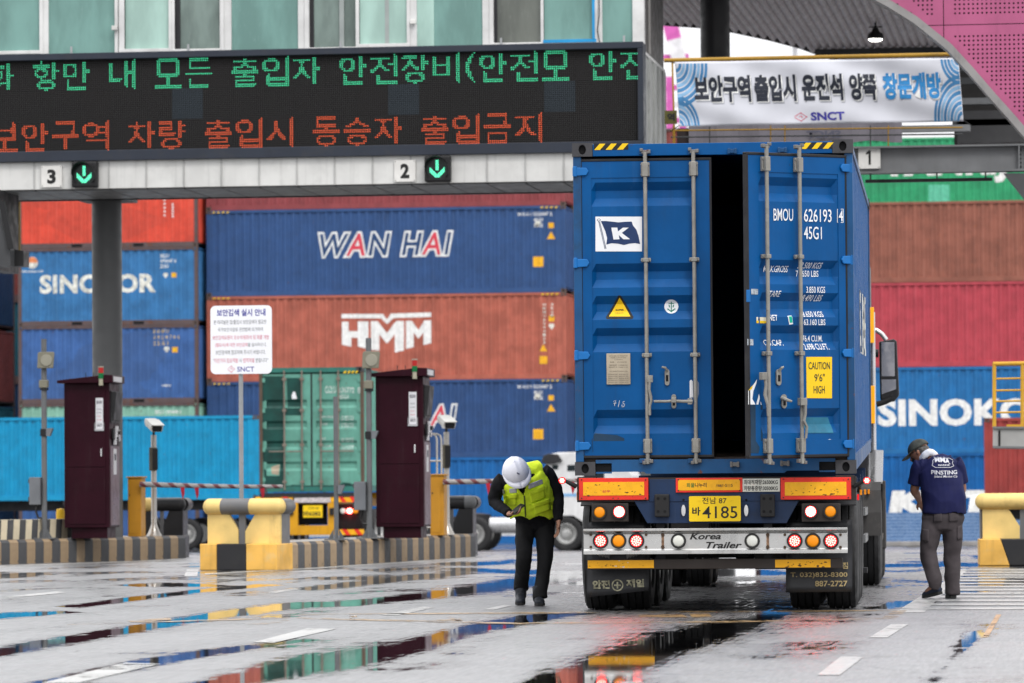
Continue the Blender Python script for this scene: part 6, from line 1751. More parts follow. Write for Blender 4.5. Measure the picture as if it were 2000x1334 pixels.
# left leaf print
fl = lambda *p: [(1100 + a / 3.706, 260 + b / 3.706) for a, b in p]
flag = fl((272, 636), (310, 636), (350, 640), (400, 646), (440, 642), (495, 640), (505, 668), (530, 700), (545, 745), (557, 803), (520, 796), (480, 800), (440, 810), (395, 800), (350, 797), (312, 806), (318, 760), (305, 710), (285, 665))
LN = ink('logo_line', (0.03, 0.04, 0.08)); NV2 = ink('logo_navy', (0.014, 0.035, 0.11))
dpoly(ls_, fnL, dl, 'flag_emblem', [(0, [(1163, 423), (1254, 423), (1254, 491), (1163, 491)]), (1, flag),
    (1, fl((262, 640), (266, 640), (312, 836), (307, 836))), (1, fl((254, 636), (258, 636), (304, 838), (300, 838))), (1, [(1169.5 + 3.6 * math.cos(a), 429.5 + 2.6 * math.sin(a)) for a in np.linspace(0, 2 * PI, 12, endpoint=False)]),
    (2, [(1169.5 + 2.6 * math.cos(a), 429.5 + 1.7 * math.sin(a)) for a in np.linspace(0, 2 * PI, 12, endpoint=False)]),
    (2, fl((348, 684), (392, 684), (396, 712), (432, 684), (474, 684), (424, 722), (484, 768), (436, 768), (402, 738), (408, 768), (364, 770)))], [SWH, NV2, SWH])
dpoly(ls_, fnL, dl, 'super_heavy_sign', [(0, [(1183, 619), (1185, 623), (1235, 623), (1237, 619), (1212, 577), (1208, 577)]), (1, [(1189, 618), (1231, 618), (1210, 581)])], [KB, CYEL])
dtext(ls_, fnL, dl, 'SUPER', 1201.5, 1218, 603.5, 606.8, KB, .03); dtext(ls_, fnL, dl, 'HEAVY', 1201, 1217.5, 609.5, 613, M('ink_brown', (.25, .15, .02)), .0)
cpx = lambda cx, cy, r, n=18, ry=None: [(cx + r * math.cos(2*PI*k/n), cy + (ry or r) * math.sin(2*PI*k/n)) for k in range(n)]
GRN = ink('sticker_green', (0.03, 0.22, 0.16))
dpoly(ls_, fnL, dl, 'round_sticker', [(0, cpx(1310.5, 598.5, 13.8)), (1, [(1309.6, 589), (1311.4, 589), (1311.4, 609), (1309.6, 609)]), (1, [(1305, 592), (1316, 592), (1316, 593.4), (1305, 593.4)]), (1, [(1302, 603), (1304, 602), (1310, 607), (1317, 602), (1319, 603), (1310.5, 610)]),
    (1, [(1305, 595), (1306, 600), (1308.5, 600), (1308, 599), (1307, 595)]), (1, [(1316, 595), (1315, 600), (1312.5, 600), (1313, 599), (1314, 595)])], [SWH, GRN])
PLT = M('csc_plate', (0.42, 0.36, 0.27), .45, metal=.1, dirt=.3)
a = ls_(1185, 751, .0); b = ls_(1231, 690, .0); mb = MB(); mb.box(a[0], b[0], -.008, .004, a[1], b[1]); csc = mb.build('approval_plate', PLT, dl, bevel=.002)
PI_ = M('plate_ink', (.09, .075, .06))
for k, (s, x0, x1, y) in enumerate((('APPROVED FOR TRANSPORT', 1190, 1226, 694), ('UNDER CUSTOMS SEAL', 1192, 1223, 697.5), ('C F 3104-02', 1200, 1216, 701), ('KR', 1192, 1200, 706), ('BM1CC MANUFACTURED', 1206, 1224, 706), ('CSC SAFETY APPROVAL', 1190, 1226, 724),
        ('DATE MANUFACTURED', 1188, 1206, 730), ('IDENTIFICATION NO', 1188, 1206, 734), ('MAXIMUM GROSS', 1188, 1206, 738), ('ALLOWABLE STACK', 1188, 1206, 742), ('RACKING TEST', 1188, 1206, 746), ('03/2012', 1209, 1227, 730), ('KR-SC 55', 1209, 1227, 734), ('32500 KG', 1209, 1227, 738), ('192000 KG', 1209, 1227, 742), ('15240 KG', 1209, 1227, 746), ('TIMBER TREATMENT', 1190, 1205, 712), ('IMMUNITY SP', 1190, 1205, 716), ('OWNER NO', 1208, 1226, 712), ('CODE 11-02', 1208, 1226, 716))):
    p = ls_(x0, y + 2.4, -.01); q = ls_(x1, y, -.01); fit_text(s, [PI_], p[0], q[0], p[1], q[1], -.0095, parent=csc, res=1)
CHK = M('chalk', (.7, .72, .75), .8)
for st in ([(1198, 784), (1203, 782), (1201, 788), (1200, 793)], [(1197.5, 788), (1204, 787)], [(1210, 782), (1207.5, 795)], [(1215, 790), (1214.5, 794)], [(1220.5, 784), (1216.5, 785), (1217, 788), (1220, 790), (1218.5, 794), (1215.5, 795)]):
    mb = MB(); mb.tube([(ls_(x, y)[0], fnL(0, 0) - .001 + .004, ls_(x, y)[1]) for x, y in st], .0022, 4); mb.build('chalk_mark', CHK, dl)
dpoly(ls_, fnL, dl, 'paint_touch_up', [(0, [(1162, 846), (1205, 850), (1219, 856), (1220, 866), (1218, 884), (1158, 884), (1156, 858)])], [M('touch_up_dark', (0.008, 0.035, 0.075), .5, dirt=.5, var=.3, streak=.3)])
dpoly(ls_, fnL, dl, 'torn_paper', [(0, [(1347, 744), (1350, 741), (1353, 745), (1354, 776), (1347, 777)]), (1, [(1361, 742), (1365, 748), (1365, 770), (1361, 782)])], [SWH, M('torn_grey', (.3, .33, .38), .7)])
# handles and retainers on left leaf
def prof_box(sf, d, x0, x1, y0, y1, ya, yb, m, nm, bev=.004):
    a = sf(x0, y1, ya); b = sf(x1, y0, ya); mb = MB(); mb.box(a[0], b[0], ya, yb, a[1], b[1]); return mb.build(nm, m, d, bevel=bev)
h1 = prof_box(ls_, dl, 1264, 1275, 733, 747, -.075, -.045, GAL, 'handle_hub')
mb = MB(); q = lambda x, y, yy=-.07: (ls_(x, y, yy)[0], yy, ls_(x, y, yy)[1])
mb.tube([q(1269, 745), q(1268, 760), q(1271, 775), q(1272, 783), q(1269, 792), q(1269, 811)], [.013, .012, .014, .013, .012, .012], 8); mb.build('door_handle', GAL, dl, smooth='auto')
mb = MB(); mb.tube([q(1353, 784), q(1335, 784), (q(1315, 783)[0], -.06, q(1315, 783)[2]), q(1300, 784), q(1277, 784)], [.016, .014, .013, .012, .012], 8); mb.build('door_handle', GAL, dl, smooth='auto')
prof_box(ls_, dl, 1343, 1352, 778, 790, -.08, -.05, GAL, 'handle_hub')
def retainer(sf, d, cx, cy, hh, hook=1):
    a = sf(cx - 4.5, cy + hh, -.01); b = sf(cx + 4.5, cy - hh, -.01); w2 = (b[0] - a[0]) / 2; xc = (a[0] + b[0]) / 2; pts = []
    for k in range(9): t_ = PI * k / 8; pts.append((xc + w2 * math.cos(t_), b[1] - w2 + w2 * math.sin(t_)))
    for k in range(9): t_ = PI + PI * k / 8; pts.append((xc + w2 * math.cos(t_), a[1] + w2 + w2 * math.sin(t_)))
    mb = MB(); mb.prism(pts, 'y', -.012, .004); r_ = mb.build('handle_retainer', GAL, d, bevel=.002)
    mb = MB(); zc = (a[1] + b[1]) / 2; mb.box(xc - w2 * .5, xc + w2 * .5, -.014, -.0125, zc - .035, zc + .02); mb.build('slot', BLACK, r_)
    if hook:
        mb = MB(); mb.tube([(xc, -.02, b[1] - .01), (xc - hook * .015, -.035, b[1] + .012), (xc - hook * .045, -.04, b[1] + .02)], [.012, .012, .009], 8); mb.build('hook', GAL, r_, smooth='auto')
retainer(ls_, dl, 1303, 737, 16); retainer(ls_, dl, 1316, 784, 14, 0)
a = ls_(1316, 784, -.08); mb = MB(); mb.box(a[0] - .022, a[0] + .022, -.095, -.06, a[1] - .012, a[1] + .035); mb.build('handle_catch', GAL, dl, bevel=.006)
# right leaf print
T = lambda *a_, **k: dtext(rs_, fnR, dr, *a_, **k)
T('BMOU', 1511, 1549, 408, 431, SWH, .004); T('626193', 1570.5, 1624, 409, 433, SWH, .004); T('4', 1637.5, 1645.5, 411, 432, SWH, .004); T('45G1', 1570.5, 1605, 443, 467, SWH, .004)
bx = lambda x0, y0, x1, y1, t_: [(0, [(x0, y0), (x1, y0), (x1, y0 + t_), (x0, y0 + t_)]), (0, [(x0, y1 - t_), (x1, y1 - t_), (x1, y1), (x0, y1)]), (0, [(x0, y0), (x0 + t_, y0), (x0 + t_, y1), (x0, y1)]), (0, [(x1 - t_, y0), (x1, y0), (x1, y1), (x1 - t_, y1)])]
dpoly(rs_, fnR, dr, 'check_digit_box', bx(1635.5, 408, 1647, 435, 1.0), [SWH])
T('MAX.GROSS', 1498.5, 1546, 519, 531, shear=.12); T('32.500 KGS', 1564, 1610, 513, 524, shear=.15); T('71.650 LBS', 1562, 1606, 528.5, 540)
T('TARE', 1503, 1526, 568, 579.5, shear=.12); T('3.850 KGS', 1575, 1611.5, 560, 572); T('8.490 LBS', 1571, 1610, 576, 588, shear=.15)
T('NET', 1502, 1519, 615, 626); T('28.650 KGS', 1565, 1610, 608, 619, shear=.1); T('63.160 LBS', 1570, 1612, 623.5, 635)
T('CU.CAP.', 1498, 1535, 663.5, 675); T('76.4 CU.M.', 1575, 1614, 655, 667); T('2.698 CU.FT.', 1573, 1621, 671, 683, shear=-.05)
dpoly(rs_, fnR, dr, 'caution_sign', [(0, [(1575, 697), (1625.5, 697), (1625.5, 778), (1576, 777.5)])], [CYEL])
cin = ink('caution_ink', (0.02, 0.035, 0.03))
T('CAUTION', 1579.5, 1621, 707, 721.5, cin, .005); T("9'6\"", 1591, 1611, 730, 745, cin, .005); T('HIGH', 1589.5, 1611, 753.5, 768.5, cin, .005)
PNKS = ink('sticker_pink', (.75, .25, .5)); 
dpoly(rs_, fnR, dr, 'pink_sticker', [(0, [(1584.5, 868), (1602, 868), (1602, 885), (1584.5, 885)]), (1, [(1586, 873), (1600.5, 873), (1600.5, 884), (1586, 884)]), (2, [(1588, 875), (1591, 876), (1592, 880), (1595, 876), (1598, 876), (1599, 879), (1594, 881), (1590, 881)])], [SWH, PNKS, KB])
RDI = ink('sticker_red', (.6, .05, .05))
dpoly(rs_, fnR, dr, 'oval_sticker', [(0, cpx(1621, 870.5, 9, 20, 13)), (1, cpx(1621, 868.5, 6.5, 16, 8)), (2, [(1614.5, 866), (1628, 866), (1628, 871), (1614.5, 871)]), (2, [(1620, 860), (1622, 860), (1622, 877), (1620, 877)])], [SWH, RDI, SWH])
T('cshc', 1615.5, 1627, 866.3, 870.8, RDI, .03)
dpoly(rs_, fnR, dr, 'yellow_tag', [(0, [(1477, 619), (1499.5, 620), (1499.5, 631.5), (1477, 631)]), (1, [(1477, 626), (1499.5, 627), (1499.5, 631.5), (1477, 631)]), (2, [(1481, 623), (1483.5, 622), (1484, 625), (1481, 625)])], [ink('pale_tag', (.75, .7, .55)), CYEL, KB])
dpoly(rs_, fnR, dr, 'green_tag', [(0, [(1539, 617), (1547.5, 616), (1549.5, 633), (1542, 634)]), (1, [(1541, 618), (1547, 617.5), (1548.5, 630), (1543, 630.5)])], [SWH, ink('tag_green', (.0, .42, .28))])
for x0, y0, x1, y1 in ((1466.5, 564, 1480, 575), (1459, 662, 1471, 674.5)):
    dpoly(rs_, fnR, dr, 'worn_label', [(0, [(x0, y0), (x1, y0 + .5), (x1, y1), (x0 + .5, y1)])], [M('worn_label', (.36, .40, .44), .6, var=.4, vs=40, dirt=.3)])
dpoly(rs_, fnR, dr, 'torn_letters', [(0, [(1461, 763), (1466, 761), (1468, 756), (1478, 741), (1477, 748), (1471, 764), (1469, 779), (1475, 790), (1461, 790)]), (1, [(1461, 763), (1467, 755), (1470, 752), (1468, 760)]), (0, [(1477, 788), (1482, 769), (1488, 790), (1477, 790)])], [SWH, CYEL])
dpoly(rs_, fnR, dr, 'paint_touch_up', [(0, [(1466, 791), (1490, 791), (1490, 860), (1481, 885), (1466, 885)])], [M('touch_up_dark', (0.008, 0.035, 0.075))])
dpoly(rs_, fnR, dr, 'old_paint_patch', [(0, [(1576, 815), (1625, 815), (1630, 830), (1628, 846), (1576, 846)])], [M('teal_patch', (.02, .15, .24), .5, var=.3, streak=.5)])
retainer(rs_, dr, 1521.5, 737, 16, -.6); retainer(rs_, dr, 1532, 784, 14, 0)
a = rs_(1534, 783, -.05); mb = MB(); mb.tube([(a[0] - .02, -.02, a[1] + .03), (a[0], -.06, a[1] + .01), (a[0] + .05, -.075, a[1] - .005)], [.018, .016, .010], 8); mb.build('handle_catch', GAL, dr, smooth='auto')
q = lambda x, y, yy=-.085: (rs_(x, y, yy)[0], yy, rs_(x, y, yy)[1])
mb = MB(); mb.tube([q(1494, 733), q(1496, 752), q(1494, 770), q(1499, 790), q(1500, 812)], [.016, .013, .015, .012, .011], 8); mb.build('door_handle', GAL, dr, smooth='auto')
mb = MB(); mb.tube([q(1572, 790), q(1573, 808), q(1570, 822), q(1576, 834), q(1574, 856)], [.018, .013, .014, .012, .011], 8); mb.build('door_handle', GAL, dr, smooth='auto')
for x0, x1, y0, y1 in ((1565, 1577, 777, 792), (1490, 1499, 727, 742)): prof_box(rs_, dr, x0, x1, y0, y1, -.10, -.05, GAL, 'handle_hub')
prof_box(rs_, dr, 1459, 1466, 566, 590, -.012, .0, BLH, 'edge_lug')
# wear marks: bare dents and rust by the lower gasket
# side lettering (seen at a glancing angle) on the right wall
Rside = CMX @ Matrix.Translation((hw - .02, 0, 0)) @ Matrix.Rotation(PI / 2, 4, 'Z')
sl = bpy.data.objects.new('side_lettering', None)
def side_text(s, y0, y1, z0, z1, m, bold):
    me = text_mesh(s, [m], bold); n = len(me.vertices); co = np.empty(n * 3); me.vertices.foreach_get('co', co); co = co.reshape(-1, 3); lo, hi = co.min(0), co.max(0)
    u = (co[:, 0] - lo[0]) / (hi[0] - lo[0]); v = (co[:, 1] - lo[1]) / (hi[1] - lo[1])
    c2 = np.stack([y0 + u * (y1 - y0), np.zeros(n), z0 + v * (z1 - z0)], 1); me.vertices.foreach_set('co', c2.ravel()); f = pl(pts)
    bm = bmesh.new(); bm.from_mesh(me)
    for b in [p[0] for p in pts]:
        if y0 < b < y1: bmesh.ops.bisect_plane(bm, geom=bm.verts[:] + bm.edges[:] + bm.faces[:], plane_co=(b, 0, 0), plane_no=(1, 0, 0), dist=1e-5)
    for v in bm.verts: x = v.co.x; v.co = (hw - .02 - f(x) + .004, x, v.co.z)
    bm.to_mesh(me); bm.free(); obj('lettering', me, con)
side_text('K LINE', 4.6, 9.0, 1.08, 1.70, WHO, -.008)
for k, ch in enumerate('BMOU6261934'): side_text(ch, .30, .42, 2.35 - k * .125, 2.45 - k * .125, SWH, .02)
side_text('45G1', .6, .95, 2.35, 2.45, SWH, .02)

# ---------------------------------------------------------------- semi trailer and tractor
tk = thing('container_truck', 'truck and trailer with chrome bumper and yellow plate carrying the blue container', 'truck', (TO.x, TO.y, 0), (0, 0, HD))
CHB = M('chassis_blue', (0.008, 0.026, 0.075), 0.45, dirt=.4, var=.2, streak=.3, rust=.1, dirtcol=(.015, .02, .03))
BRN = M('bar_brown_black', (0.030, 0.023, 0.020), 0.5, dirt=.2)
REDR = M('reflector_red', (0.72, 0.035, 0.02), 0.35, dirt=.25, dirtcol=(.15, .02, .015)); YLR = M('reflector_amber', (0.86, 0.42, 0.012), 0.32, var=.06, dirt=.22, dirtcol=(.2, .09, .02), vs=12)
CHR = M('chrome_bumper', (0.50, 0.50, 0.49), 0.28, metal=.75, streak=.45, dirt=.25, dirtcol=(.22, .19, .15))
def tbox(x0, x1, y0, y1, ya, yb, m, nm, bev=.003, par=None):
    a = ts(x0, y1, ya); b = ts(x1, y0, ya); mb = MB(); mb.box(a[0], b[0], ya, yb, a[1], b[1]); return mb.build(nm, m, par or tk, bevel=bev)
tbox(1127, 1672, 930, 981, .02, .14, BRN, 'rear_beam')
tbox(1268, 1532, 934, 980, .005, .02, CHB, 'beam_face')
a = [ts(x, y, .01) for x, y in ((1238, 978), (1560, 978), (1536, 1022), (1264, 1022))]
mb = MB(); mb.prism(a, 'y', .012, .10); mb.build('rear_plate', CHB, tk, bevel=.004)
def reflector(x0, x1, y0, y1, ix0, ix1, iy0, iy1, nm='rear_reflector'):
    r_ = tbox(x0, x1, y0, y1, -.014, .0, REDR, nm, .003)
    tbox(ix0, ix1, iy0, iy1, -.0175, -.0142, YLR, 'amber_field', .0, r_)
    for x in (x0 + 5, x1 - 5):
        for y in (y0 + 4, y1 - 4):
            p = ts(x, y, -.015); mb = MB(); mb.cyl((p[0], -.020, p[1]), (p[0], -.0142, p[1]), .006, n=8); mb.build('screw', DKM, r_)
    return r_
rl = reflector(1131, 1266, 933, 977, 1139, 1258, 941, 968); rr_ = reflector(1525, 1662, 932, 976, 1533, 1653, 941, 968); rc = reflector(1320, 1450, 933, 962, 1324.5, 1445, 936.5, 958)
def ttext(s, x0, x1, y0, y1, yy, m, bold=.0, shear=0, par=None, cols=None, **k):
    a = ts(x0, y1, yy); b = ts(x1, y0, yy); return fit_text(s, m if isinstance(m, list) else [m], a[0], b[0], a[1], b[1], yy, bold=bold, shear=shear, cols=cols, parent=par or tk, **k)
GI = ink('green_ink', (.08, .18, .03)); ttext('화물나누리', 1341, 1380, 943, 952, -.0185, [KB, GI], .02, par=rc, cols=[1, 1, 0, 0, 0]); ttext('1661-5115', 1400, 1431, 945, 951, -.0185, KB, .015, par=rc)
# scratches and scuffs in the reflective tape
rnd = random.Random(4); SCF = M('scuff_brown', (.10, .045, .012), .6)
def scuffs(par, x0, x1, y0, y1, n, yy=-.0182, big=3.0, m=SCF):
    mb = MB()
    for k in range(n):
        cx, cy = rnd.uniform(x0, x1), y0 + (y1 - y0) * (rnd.random() ** .6); r = rnd.uniform(.3, big) * rnd.random(); p = []
        for i in range(7):
            t_ = 2 * PI * i / 7; rr2 = r * rnd.uniform(.35, 1); p.append(ts(cx + rr2 * 1.6 * math.cos(t_), cy - rr2 * .8 * math.sin(t_), yy))
        mb.poly([(u, yy, v) for u, v in p])
    tag(mb.build('scuff_marks', m, par), kind='stuff')
scuffs(rl, 1141, 1256, 942, 968, 60); scuffs(rr_, 1535, 1651, 942, 968, 55); scuffs(rc, 1326, 1443, 937, 958, 16, big=1.5)
scuffs(rl, 1132, 1265, 969, 976, 14, -.0145, 2); scuffs(rr_, 1526, 1661, 934, 940, 14, -.0145, 2)
ttext('신우', 1176, 1192, 957, 962, -.0188, [RDI], .03, par=rl)
wl = tbox(1450.5, 1523, 934.5, 960.5, -.010, .0, M('weight_label', (.62, .62, .55), .5, dirt=.3), 'weight_label', .0)
ttext('최대적재량:26500KG', 1453, 1519, 936.5, 946.5, -.0112, KB, .02, par=wl); ttext('차량총중량:30500KG', 1453, 1519, 948.5, 958.5, -.0112, KB, .02, par=wl)
# plate
YPL = M('plate_yellow', (0.86, 0.58, 0.01), .38, var=.04); a = ts(1346, 1018.5, -.03); b = ts(1446.5, 968.5, -.03)
mb = MB(); rr = .012; pp = []
for cx, cz_, a0 in ((b[0] - rr, b[1] - rr, 0), (a[0] + rr, b[1] - rr, PI/2), (a[0] + rr, a[1] + rr, PI), (b[0] - rr, a[1] + rr, 1.5*PI)): pp += [(cx + rr * math.cos(a0 + PI/2*k/4), cz_ + rr * math.sin(a0 + PI/2*k/4)) for k in range(5)]
mb.prism(pp, 'y', -.030, -.024); np_ = mb.build('number_plate', YPL, tk)
ttext('전남 87', 1371.5, 1419, 971, 984, -.0312, KB, .01, par=np_); ttext('바', 1352, 1368, 990, 1007, -.0312, KB, .03, par=np_); ttext('4185', 1372, 1440, 988.5, 1012.5, -.0312, KB, .004, par=np_)
for x in (1365, 1427): p = ts(x, 976.5, -.03); mb = MB(); mb.cyl((p[0], -.034, p[1]), (p[0], -.0305, p[1]), .010, n=10); mb.build('plate_bolt', YPL, np_)
for x in (1335, 1457.5):
    p = ts(x, 997, 0); mb = MB(); mb.lathe([(1e-4, -.012), (.018, -.010), (.020, 0.0)], (0, 0, 0), (0, 1, 0), 20); o_ = mb.build('plate_lamp', M('chrome', (0.6, 0.6, 0.6)), tk, smooth='auto', loc=(p[0], -.002, p[1])); o_.scale = (1, 1, 2.7)
    p = ts(x, 976.5, 0); mb = MB(); mb.cyl((p[0], .004, p[1]), (p[0], .0115, p[1]), .011, n=10); mb.build('hole', BLACK, tk)
RUB = M('rubber_block', (0.012, 0.012, 0.013), .5, dirt=.2)
for x0, x1 in ((1278.5, 1307), (1485, 1513)):
    r_ = tbox(x0, x1, 965, 1010, -.06, .011, RUB, 'rubber_buffer', .010)
    for dx in (7, 20):
        for y in (974, 999): p = ts(x0 + dx, y, -.06); mb = MB(); mb.cyl((p[0], -.0615, p[1]), (p[0], -.0595, p[1]), .013, n=10); mb.build('hole', BLACK, r_)
# lamp units
BEZ = M('lamp_bezel', (.014, .014, .014), .35); AMB = M('lamp_amber', (.72, .22, .005), .25, emis=.22, ecol=(1, .36, .01)); CLR = M('lamp_clear', (.62, .63, .58), .18, emis=.08, ecol=(.9, .9, .85))
RDL = M('lamp_red_body', (.30, .004, .006), .25, emis=.7, ecol=(1, .01, .02)); LED_ = M('lamp_red_lit', (1, .3, .2), .3, emis=20, ecol=(1, .05, .045)); LEDB = M('lamp_red_bright', (1, .5, .4), .3, emis=40, ecol=(1, .05, .045))
def lamp(px, py, kind, y0=-.04, r=.066, par=None):
    p = ts(px, py, y0); l_ = MB(); l_.lathe([(r * 1.02, .03), (r * 1.02, 0), (r * .98, -.012), (r * .80, -.012), (r * .78, -.002)], (p[0], y0, p[1]), (0, 1, 0), 28)
    b_ = l_.build('lamp', BEZ, par or tk, smooth='auto')
    mb = MB(); rr = r * .79
    if kind in ('amber', 'clear'):
        mb.lathe([(rr, -.004), (rr * .8, -.011), (rr * .4, -.015), (1e-4, -.016)], (p[0], y0, p[1]), (0, 1, 0), 28); mb.build('lens', AMB if kind == 'amber' else CLR, b_, smooth=True)
        if kind == 'amber2': pass
    else:
        mb.lathe([(rr, -.004), (rr * .8, -.009), (1e-4, -.010)], (p[0], y0, p[1]), (0, 1, 0), 28); mb.build('lens', RDL, b_, smooth=True)
        mb = MB(); rings = ((0, 1), (.28, 6), (.55, 12)) if kind == 'led' else ((0, 1), (.20, 6), (.38, 12), (.55, 16))
        for q_r, n in rings:
            for k in range(n):
                a_ = 2 * PI * k / n + q_r; mb.disc((p[0] + r * q_r * math.cos(a_), y0 - .0125, p[1] + r * q_r * math.sin(a_)), r * (.125 if kind == 'led' else .15), 8)
        tag(mb.build('lit_leds', LED_ if kind == 'led' else LEDB, b_), kind='stuff')
    return b_
for x0, x1 in ((1156, 1227), (1566, 1641)):
    tbox(x0, x1, 983, 1019, -.02, .06, BRN, 'lamp_box', .004)
lamp(1171, 1000.5, 'amber', -.035, .062); lamp(1209.5, 999.5, 'bright', -.035, .066); lamp(1583.5, 999, 'bright', -.035, .064); lamp(1622, 999, 'amber', -.035, .062)
# chrome bumper
a = ts(1140, 1083, -.05); b = ts(1655, 1030, -.05)
zt0, zb0_ = b[1], a[1]; h_ = zt0 - zb0_
mb = MB(); mb.prism([(-.075, zt0), (.05, zt0), (.05, zb0_), (-.075, zb0_), (-.075, zb0_ + .028), (-.050, zb0_ + .032), (-.042, zb0_ + .045), (-.042, zt0 - .05), (-.030, zt0 - .038), (-.075, zt0 - .020)], 'x', a[0], b[0])
bmp = mb.build('rear_bumper', CHR, tk, bevel=.002)
for px, k in ((1173, 'led'), (1208, 'amber'), (1243, 'led'), (1325, 'clear'), (1469, 'clear'), (1552, 'led'), (1587.5, 'amber'), (1623, 'led')):
    lamp(px, 1056.5, k, -.048, .068 if k != 'clear' else .066)
STC = ink('stencil_black', (.012, .012, .012))
ttext('Korea', 1347, 1408, 1041, 1054, -.0435, STC, .028, .3, par=bmp); ttext('Trailer', 1379, 1449, 1058, 1071.5, -.0435, STC, .028, .3, par=bmp)
RB = M('rust_bolt', (.06, .035, .02), .7, rust=.5)
for px in (1154, 1262, 1294.5, 1499.5, 1533, 1641.5):
    for py in (1044.5, 1068.5):
        p = ts(px, py, -.043); mb = MB(); mb.cyl((p[0], -.052, p[1]), (p[0], -.042, p[1]), .013 if px not in (1294.5, 1499.5) else .017, n=6); mb.build('bolt', RB, bmp)
for px in (1294.5, 1499.5):
    a_, b_ = ts(px - 2.5, 1068, -.043), ts(px + 2.5, 1045, -.043); mb = MB(); mb.box(a_[0], b_[0], -.0436, -.0421, a_[1], b_[1]); mb.build('rust_streak', M('rust_streak', (.22, .13, .08), .7, var=.4, vs=30), bmp)
# lower underrun bar
lbr = tbox(1147, 1646, 1090, 1112.5, .02, .10, BRN, 'underrun_bar', .006)
y1_ = tbox(1148, 1277, 1094, 1110, .016, .0198, YLR, 'yellow_tape', 0, lbr); y2_ = tbox(1514, 1622, 1092.5, 1108.5, .016, .0198, YLR, 'yellow_tape', 0, lbr)
scuffs(y1_, 1150, 1270, 1095, 1109, 26, .0155, 3); scuffs(y2_, 1535, 1620, 1094, 1108, 30, .0155, 4)
scuffs(y1_, 1200, 1232, 1095, 1108, 8, .0152, 5, M('torn_white', (.6, .6, .58), .6))
for px in (1290, 1500):
    tbox(px - 8, px + 8, 1022, 1092, .10, .16, DKM, 'bar_hanger')
# mudflaps
MF = M('mudflap_rubber', (0.017, 0.018, 0.021), .38, dirt=.25, dirtcol=(.07, .07, .075), var=.2)
def flap(x0, x1, ytop, ybl, ybr, nm='mudflap', curl=.03):
    y_ = .26; vs = []; n, m = 10, 12
    for j in range(m + 1):
        for i in range(n + 1):
            px = x0 + (x1 - x0) * i / n; yb2 = ybl + (ybr - ybl) * i / n; py = ytop + (yb2 - ytop) * j / m
            p = ts(px, py, y_); vs.append((p[0], y_ - curl * math.sin(PI * i / n) * (j / m) ** 2 - .03 * (j / m) ** 3, p[1]))
    mb = MB(); fs = [(j*(n+1)+i, (j+1)*(n+1)+i, (j+1)*(n+1)+i+1, j*(n+1)+i+1) for j in range(m) for i in range(n)]; mb.add(vs, fs)
    o_ = mb.build(nm, MF, tk, smooth=True); s_ = o_.modifiers.new('s', 'SOLIDIFY'); s_.thickness = .01; return o_
f1_ = flap(1146, 1268, 1020, 1166, 1153); f2_ = flap(1535, 1665, 1015, 1157, 1155, curl=.01)
FI = M('flap_print', (.30, .29, .20), .6, var=.5, vs=30); FI2 = M('flap_print_gold', (.42, .33, .16), .5, var=.3, vs=20)
ttext('안전', 1157, 1191, 1133, 1150, .205, FI, .05, par=f1_); ttext('제일', 1223, 1258, 1131, 1147, .205, FI, .05, par=f1_)
p = ts(1206, 1143, .205); r_ = .052
ringp = []
for k in range(20):
    a0, a1_ = 2*PI*k/20, 2*PI*(k+1)/20; ringp.append((0, [(p[0] + r_*math.cos(a0), p[1] + r_*math.sin(a0)), (p[0] + r_*math.cos(a1_), p[1] + r_*math.sin(a1_)), (p[0] + r_*.78*math.cos(a1_), p[1] + r_*.78*math.sin(a1_)), (p[0] + r_*.78*math.cos(a0), p[1] + r_*.78*math.sin(a0))]))
ringp += [(0, [(p[0]-.03, p[1]-.007), (p[0]+.03, p[1]-.007), (p[0]+.03, p[1]+.007), (p[0]-.03, p[1]+.007)]), (0, [(p[0]-.007, p[1]-.03), (p[0]+.007, p[1]-.03), (p[0]+.007, p[1]+.03), (p[0]-.007, p[1]+.03)])]
flat_obj('safety_cross', ringp, [FI], f1_, .205)
ttext('T. 032)832-8300', 1544, 1655, 1117.5, 1130, .20, FI2, .015, par=f2_); ttext('887-2727', 1592, 1655, 1134, 1145.5, .20, FI2, .015, par=f2_); ttext('점', 1645, 1656, 1098, 1111, .21, FI2, .03, par=f2_)
wing = []
for s in (-1, 1):
    for k in range(4):
        cx, cy = 1207 + s * (16 + k * 6), 1085 - k * 1.5
        wing.append((0, [ts(cx, cy - 3, .22), ts(cx + s * 5, cy - 4 - k, .22), ts(cx + s * 7, cy + 2, .22), ts(cx + s * 1, cy + 7, .22)]))
flat_obj('winged_emblem', wing, [M('flap_print_grey', (.14, .14, .14), .6)], f1_, .23)
# axles, wheels, beams
for k in range(3):
    y = 1.05 + 1.32 * k
    for s in (-1, 1):
        for x in (1.075, .75): wheel(tk, s * x, y, .52, s)
    mb = MB(); mb.cyl((-1.0, y, .52), (1.0, y, .52), .065, n=14); mb.build('axle', DKM, tk)
    for s in (-1, 1):
        mb = MB(); mb.box(s * .42, s * .52, y - .55, y + .55, .62, .70); mb.build('leaf_spring', DKM, tk)
        mb = MB(); mb.cyl((s * .30, y, .52), (s * .58, y, .52), .17, n=18); mb.build('brake_drum', DKM, tk)
    mb = MB()
    for s in (-1,):
        mb.cyl((.2, y - .2, .55), (.2, y - .02, .50), .09, n=12)
    mb.build('brake_chamber', DKM, tk)
for s in (-1, 1):
    mb = MB(); mb.box(s * .40, s * .52, .14, 11.8, .78, 1.05); o_ = mb.build('chassis_beam', CHB, tk)
    o_.rotation_euler = (R(.9), 0, 0)
